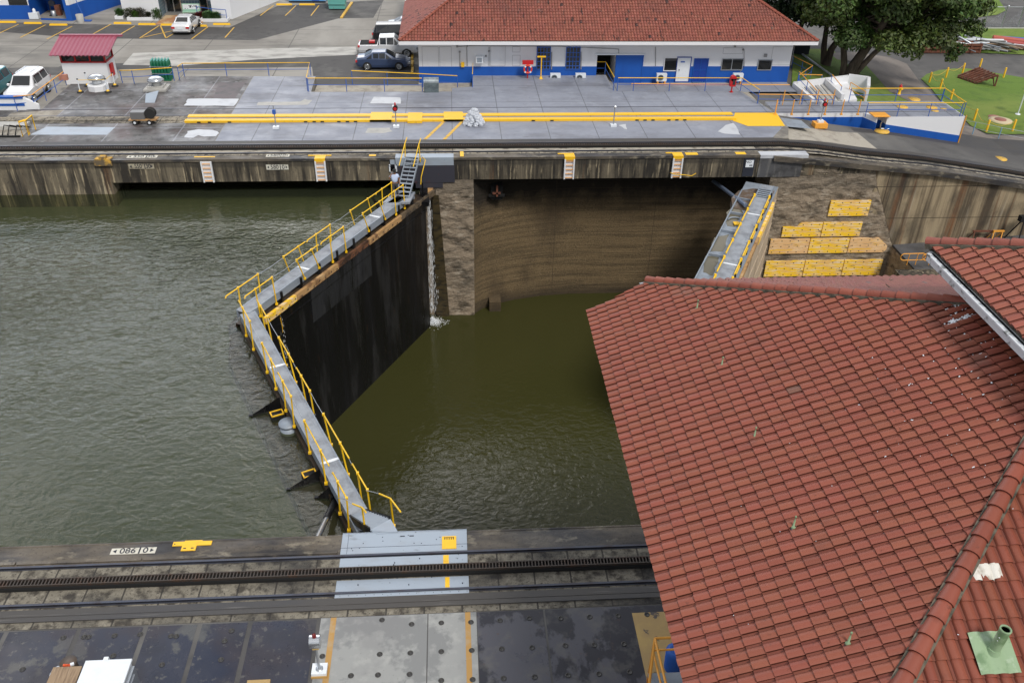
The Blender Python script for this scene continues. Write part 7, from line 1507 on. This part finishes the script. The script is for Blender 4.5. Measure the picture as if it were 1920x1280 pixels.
def opn(nm, x0, x1, z0, z1, v=(), h=()):
    b = MB(); b.bx(x0, x1, YI-.09, YI-.05, z0, z1); o = part(nm, b, m_dglass, t, True); f = MB()
    for xx in [x0, x1]+[x0+(x1-x0)*k for k in v]: f.bx(xx-.05, xx+.05, YI-.14, YI-.09, z0, z1)
    for zz in [z0, z1]+[z0+(z1-z0)*k for k in h]: f.bx(x0, x1, YI-.135, YI-.09, zz-.05, zz+.05)
    me = f.mesh('frame', m_chrome, Vector(t.location)); fo = bpy.data.objects.new('frame', me); C.objects.link(fo); fo.parent = o
opn('glass_door', wi(316, 28).x, wi(343, 28).x, LOW+.05, 2.6, (.5,), (.52,)); opn('window', wi(345, 9).x, wi(377, 9).x, .75, 2.6, (.5,)); opn('window', wi(398, 12).x, wi(432, 12).x, .75, 2.6, (.5,)); opn('glass_door', wi(379, 28).x, wi(393, 28).x, LOW+.05, 2.6)
b = MB(); b.bx(ob_-.6, pmx+.5, Y2-1.2, 106, 4, 4.3); b.bx(oa-.4, ob_, Y2-.4, 106, 4, 4.3); part('roof', b, m_white, t, True)
b = MB(); b.prism([tuple(g(x, y, LOW)[:2]) for x, y in ((291, 47), (311, 30), (386, 30), (380, 44), (320, 47))], LOW, LOW+.06); part('entrance_ramp', b, M('terracotta_floor', (.40, .20, .10), .7, layers=[((.55, .42, .25), .5, U, .5, .6, .8)]), t, True)
b = MB(); b.bx(pmx+.9, pmx+1.0, Y2+.9, Y2+1.9, 1.4, 2.4); part('side_window', b, m_dglass, t, True)
def planter(px0, px1, py, label):
    p, q_ = g(px0, py, LOW), g(px1, py, LOW); b = MB(); b.bx(p.x, q_.x, p.y-.1, p.y+.04, LOW, LOW+.28); b.bx(p.x, p.x+.12, p.y, p.y+.8, LOW, LOW+.28); b.bx(q_.x-.12, q_.x, p.y, p.y+.8, LOW, LOW+.28); b.bx(p.x+.1, q_.x-.1, p.y, p.y+.7, LOW, LOW+.15); return single('planter_kerb', b, m_white, label, 'planter', org=p)
planter(216, 232, 36, 'short white planter kerb at the left corner of the office'); planter(239, 298, 38.5, 'long white planter kerb under the office wall'); planter(376, 428, 41, 'white planter kerb beside the white sedan')
def shrub(px, py, w, h, col, label, seed):
    p = g(px, py, LOW); t = thing('shrub', label, 'shrub', p); rnd = random.Random(seed); b = MB()
    for i in range(900):
        a = rnd.uniform(0, 2*pi); r_ = rnd.random()**.5*w; z = rnd.random()*h*(1-.3*(r_/w)); k = rnd.uniform(.5, 1.5); c_ = Vector((r_*cos(a), r_*sin(a)*.7, z+.12)); d = Vector((cos(a), sin(a), 1.2)).normalized()*rnd.uniform(.08, .2); s = Vector((-sin(a), cos(a), rnd.uniform(-.5, .5)))*.035
        b.add([c_-s, c_+s, c_+d], [(0, 1, 2)], (col[0]*k, col[1]*k, col[2]*k))
    part('leaves', b, m_leaf, t); b = MB()
    for k in range(4): b.tube([(0, 0, 0), (rnd.uniform(-.2, .2), rnd.uniform(-.2, .2), h*.7)], .02, 4)
    part('stem', b, m_bark, t)
for k, a in enumerate(((226, 33, .45, .8, (.05, .13, .02), 'bright green plant at the left corner of the office'), (247, 35, .7, 1.0, (.05, .06, .02), 'dark spiky shrub at the left of the long planter'), (256, 36, .35, .7, (.10, .2, .03), 'bright green low plant between two dark shrubs'), (264, 35, .7, 1.0, (.05, .045, .025), 'brownish spiky shrub in the middle of the long planter'), (279, 33, .22, .4, (.04, .05, .02), 'tiny dark shrub in the long planter'), (296, 38, .5, 1.1, (.05, .13, .02), 'green shrub by the entrance corner of the office'), (377, 36, .5, .6, (.12, .015, .015), 'dark red shrub behind the white sedan'), (392, 38, .6, .8, (.05, .13, .03), 'leafy green shrub right of the dark red one'), (405, 38, .55, .7, (.04, .10, .02), 'green shrub below the blue office handrail'))): shrub(*a, k)
p = g(360, 31, LOW); t = thing('bench', 'mint green bench with an advertising backboard before the office windows', 'bench', p); mint = M('mint_paint', (.33, .55, .42), .5); b = MB(); b.bx(-.85, .85, -.25, .2, .42, .48); part('seat', b, mint, t); b = MB(); b.bx(-.9, .9, .2, .26, .5, 1.2); part('backrest', b, mint, t); b = MB(); b.bx(-.8, .8, .17, .2, .65, 1.12); part('board', b, m_cwhite, t); b = MB()
rr_ = random.Random(2)
for k in range(14): x = rr_.uniform(-.7, .6); z = rr_.uniform(.7, 1.0); b.bx(x, x+rr_.uniform(.05, .2), .162, .17, z, z+rr_.uniform(.03, .1))
part('dark_marks', b, m_ink, t)
for s in (-.75, .75): b = MB(); b.bx(s-.05, s+.05, -.22, .22, 0, .44); part('leg', b, mint, t)
railing('blue handrail of the ramp beside the office planter', [g(371, 33, LOW+.05), g(399, 37, LOW), g(426, 39, LOW)], sp=2.6, top=m_bpost)
railing('blue wall handrail under the right office window', [g(404, 32, LOW), g(430, 31, LOW)], sp=3, top=m_bpost)
# containers and dumpster at the top
p = g(632, 20, LOW); t = thing('dumpster', 'rust-flecked teal steel dumpster at the end of the parking row', 'dumpster', (p.x, p.y+.9, LOW)); b = MB(); b.add([(-.85, -.75, .12), (.85, -.75, .12), (.85, .8, .12), (-.85, .8, .12), (-.95, -.85, 1.5), (.95, -.85, 1.5), (.95, .95, 1.9), (-.95, .95, 1.9)], [(3, 2, 1, 0), (4, 5, 6, 7), (0, 1, 5, 4), (1, 2, 6, 5), (2, 3, 7, 6), (3, 0, 4, 7)]); part('bin', b, m_tblue, t); b = MB()
for s in (-.97, .97): b.bx(s-.05, s+.05, -.5, .5, .9, 1.1)
b.bx(-.9, .9, -.88, -.84, .6, .7); part('lifting_pocket', b, m_tblue, t); b = MB(); b.add([(-.97, -.87, 1.52), (.97, -.87, 1.52), (.97, .97, 1.93), (-.97, .97, 1.93)], [(0, 1, 2, 3)]); part('lid', b, m_ink, t)
p = g(576, 7, LOW); t = thing('blue_container', 'light blue steel container behind the parking stops', 'container', (p.x, p.y+1.2, LOW)); b = MB(); b.bx(-2, 2, -.9, 1.1, .1, 2.3); part('box', b, M('chalky_blue_steel', (.10, .32, .62), .6, layers=[((.35, .5, .65), 1.2, U, .5, .66, .7)]), t); b = MB(); b.bx(.5, 1.3, -.93, -.9, .15, 2.1); part('door', b, m_bpost, t); b = MB(); b.bx(-2, 2, -.95, -.9, .1, .2); part('base_rail', b, m_ink, t)
# ================================================================ NEAR DECK OBJECTS
p = g(597, 1266); t = thing('near_signal', 'grey signal lamp head with a red beacon on a tilted silver pole, near deck', 'signal', (p.x+.03, p.y+.12, 0)); b = MB(); b.box((0, 0, .10), (.42, .36, .12)); part('foot', b, m_cwhite, t); b = MB(); b.box((0, -.02, .03), (.44, .40, .06)); part('base', b, m_orline, t)
b = MB(); b.lathe((0, 0, .16), [(.11, 0), (.08, .03), (0, .03)], 14); b.tube([(0, 0, .16), (0, 0, 1.15)], .035, 10); part('pole', b, m_alu, t); b = MB(); b.box((0, 0, 1.14), (.18, .16, .14)); part('bracket', b, m_tan, t)
b = MB(); b.lathe((0, 0, 1.36), [(.17, -.14), (.17, .14)], 18, 'x'); b.bx(-.15, .15, -.12, .12, 1.18, 1.36); part('lamp_head', b, m_chrome, t); b = MB(); b.lathe((0, 0, 1.5), [(.055, 0), (.06, .03), (.05, .12), (0, .15)], 12); part('beacon', b, M('dark_red_lens', (.16, .01, .01), .3), t)
zc = 1.5; c4 = [g(162, 1240, zc), g(245, 1233, zc), g(226, 1300, zc), g(120, 1320, zc)]; o_ = c4[0]; t = thing('white_cabinet', 'white metal cabinet with a grey open side flap at the bottom left', 'cabinet', (o_.x, o_.y, 0)); x0, x1, y1 = c4[0].x, c4[1].x, c4[0].y
b = MB(); b.bx(x0, x1, y1-1.15, y1, .05, zc-.06); part('box', b, m_cwhite, t, True); b = MB(); b.bx(x0-.03, x1+.04, y1-1.2, y1+.04, zc-.06, zc); part('lid', b, m_cwhite, t, True); b = MB(); b.bx(x0+.42, x0+.54, y1+.03, y1+.12, zc-.1, zc+.02); part('hinge', b, m_cwhite, t, True)
b = MB(); b.bx(x1+.03, x1+.12, y1-1.1, y1-.1, .4, zc-.12); b.bx(x1+.12, x1+.15, y1-1.0, y1-.25, .6, zc-.25); part('side_flap', b, m_alu, t, True)
zc2 = 1.35; a = g(100, 1250, zc2); b = MB(); b.bx(a.x, g(152, 1252, zc2).x, a.y-1.2, a.y, zc2-.04, zc2); b.bx(a.x+.05, g(150, 1252, zc2).x-.05, a.y-1.15, a.y-.06, .0, zc2-.04); single('plywood_box', b, m_timber, 'weathered plywood topped box left of the white cabinet', 'box', org=(a.x, a.y, 0))
a = g(125, 1246, 1.25); t = thing('spool', 'brown round lid with orange and white bits behind the plywood', 'drum', (a.x, a.y+.1, 0)); b = MB(); b.lathe((0, 0, 0), [(.2, 0), (.2, 1.2), (.22, 1.24), (0, 1.25)], 18); part('drum', b, M('brown_lid', (.11, .08, .06), .6), t); b = MB()
for k in range(6): b.box((-.06+.035*k, -.12, 1.27), (.035, .05, .05), .5*k)
part('orange_bits', b, M('orange_plastic', (.75, .1, .02), .5), t); b = MB(); b.box((.15, -.1, 1.28), (.09, .07, .05), .4); part('white_bit', b, m_cwhite, t)
t = thing('clear_bag', 'crumpled clear and red plastic beside the plywood box', 'bag', (a.x-.28, a.y-.15, .0)); o = bpy.data.objects.new('bag', bms[0]); C.objects.link(o); o.parent = t; o.location = (0, 0, 1.05); o.scale = (.14, .22, .16); o2 = bpy.data.objects.new('red_bag', bms[1].copy()); o2.data.materials.clear(); o2.data.materials.append(m_red); C.objects.link(o2); o2.parent = t; o2.location = (-.05, -.28, .95); o2.scale = (.07, .09, .12)
for px, lab in ((485, 'wooden plank end at the bottom edge, left of the signal lamp'),):
    p = g(484, 1284, .3); b = MB(); b.box((0, 0, 0), (.62, .3, .08)); o = single('plank', b, m_tan, lab, 'plank'); o.location = p
t = thing('access_stair', 'orange-railed access stair tucked under the roof edge at the bottom', 'stair', (5.4, 14.2, 0)); b = MB(); zl = 1.0
q0 = g(1228, 1196, zl+1.0); q1 = g(1222, 1222, zl+.45); 
x_, y_ = q0.x, q0.y; b.bx(x_-.15, x_+2.2, y_-2.2, y_-.35, zl-.12, zl); part('platform', b, m_grey, t, True)
for i, (a_, c_) in enumerate((((x_, y_), (x_+2.2, y_)), ((x_, y_), (x_+.0, y_-2.0)), ((x_, y_), (x_-.28, y_-1.0)))):
    b = MB(); A3, C3 = Vector((*a_, zl+1.0)), Vector((*c_, zl+1.0)); 
    if i == 2: C3.z = .9
    b.tube([A3, C3], .035, 8); b.tube([A3-Vector((0, 0, .5)), C3-Vector((0, 0, .5))], .03, 8); b.tube([A3, A3-Vector((0, 0, 1.9))], .035, 8); b.tube([C3, (C3.x, C3.y, .1)], .035, 8); part('handrail', b, m_yelr if False else m_oran, t, True)
p = g(1262, 1238, .3); b = MB(); b.lathe((0, 0, 0), [(.28, 0), (.3, .7), (.2, .75)], 14); o = single('blue_drum', b, m_blue, 'blue drum half hidden under the tiled roof edge', 'drum'); o.location = (p.x+.05, p.y, .01)
# ================================================================ LIGHT
w = bpy.data.worlds.new('World'); S.world = w; w.use_nodes = True; nt = w.node_tree; L = nt.links.new
bg = nt.nodes['Background']; sky = N(nt, 'ShaderNodeTexSky', sky_type='NISHITA'); sky.sun_disc = False
EL, AZ = radians(52), radians(152)       # azimuth measured from +Y towards +X
sky.sun_elevation = EL; sky.sun_rotation = AZ
tc = N(nt, 'ShaderNodeTexCoord'); mp_ = N(nt, 'ShaderNodeMapping'); mp_.inputs['Scale'].default_value = (1, 1, 2.2); L(tc.outputs['Generated'], mp_.inputs[0])
cn = N(nt, 'ShaderNodeTexNoise'); cn.inputs['Scale'].default_value = 4.5; cn.inputs['Detail'].default_value = 7; cn.inputs['Roughness'].default_value = .55; L(mp_.outputs[0], cn.inputs['Vector'])
cr = N(nt, 'ShaderNodeValToRGB'); cr.color_ramp.elements[0].position = .42; cr.color_ramp.elements[0].color = (2.6, 3.2, 4.2, 1); cr.color_ramp.elements[1].position = .60; cr.color_ramp.elements[1].color = (13, 12.6, 12.2, 1); L(cn.outputs['Fac'], cr.inputs[0])
mx = N(nt, 'ShaderNodeMix', data_type='RGBA'); mx.inputs[0].default_value = .82; L(sky.outputs[0], mx.inputs[6])
ge_ = N(nt, 'ShaderNodeVectorMath', operation='DOT_PRODUCT'); nv_ = N(nt, 'ShaderNodeVectorMath', operation='NORMALIZE'); L(tc.outputs['Generated'], nv_.inputs[0]); L(nv_.outputs[0], ge_.inputs[0]); ge_.inputs[1].default_value = Vector((-.33, .82, .47)).normalized()
gr_ = N(nt, 'ShaderNodeMapRange', interpolation_type='SMOOTHSTEP'); gr_.inputs['From Min'].default_value = .86; gr_.inputs['From Max'].default_value = 1.0; gr_.inputs['To Min'].default_value = .72; gr_.inputs['To Max'].default_value = 3.8; L(ge_.outputs['Value'], gr_.inputs['Value'])  # bright sky patch added so the upper pool reflects silver
vm_ = N(nt, 'ShaderNodeVectorMath', operation='SCALE'); L(cr.outputs[0], vm_.inputs[0]); L(gr_.outputs[0], vm_.inputs['Scale']); L(vm_.outputs[0], mx.inputs[7])
L(mx.outputs[2], bg.inputs[0]); bg.inputs[1].default_value = .10
sl_ = bpy.data.lights.new('sun', 'SUN'); sl_.energy = 2.3; sl_.angle = radians(14); sl_.color = (1, .95, .88); so = bpy.data.objects.new('sun', sl_); C.objects.link(so)
dv = Vector((sin(AZ)*cos(EL), cos(AZ)*cos(EL), sin(EL))); so.rotation_euler = (-dv).to_track_quat('-Z', 'Y').to_euler()
S.view_settings.view_transform = 'Standard'; S.view_settings.look = 'None'; S.view_settings.exposure = .24; S.view_settings.gamma = 1
S.render.engine = 'CYCLES'
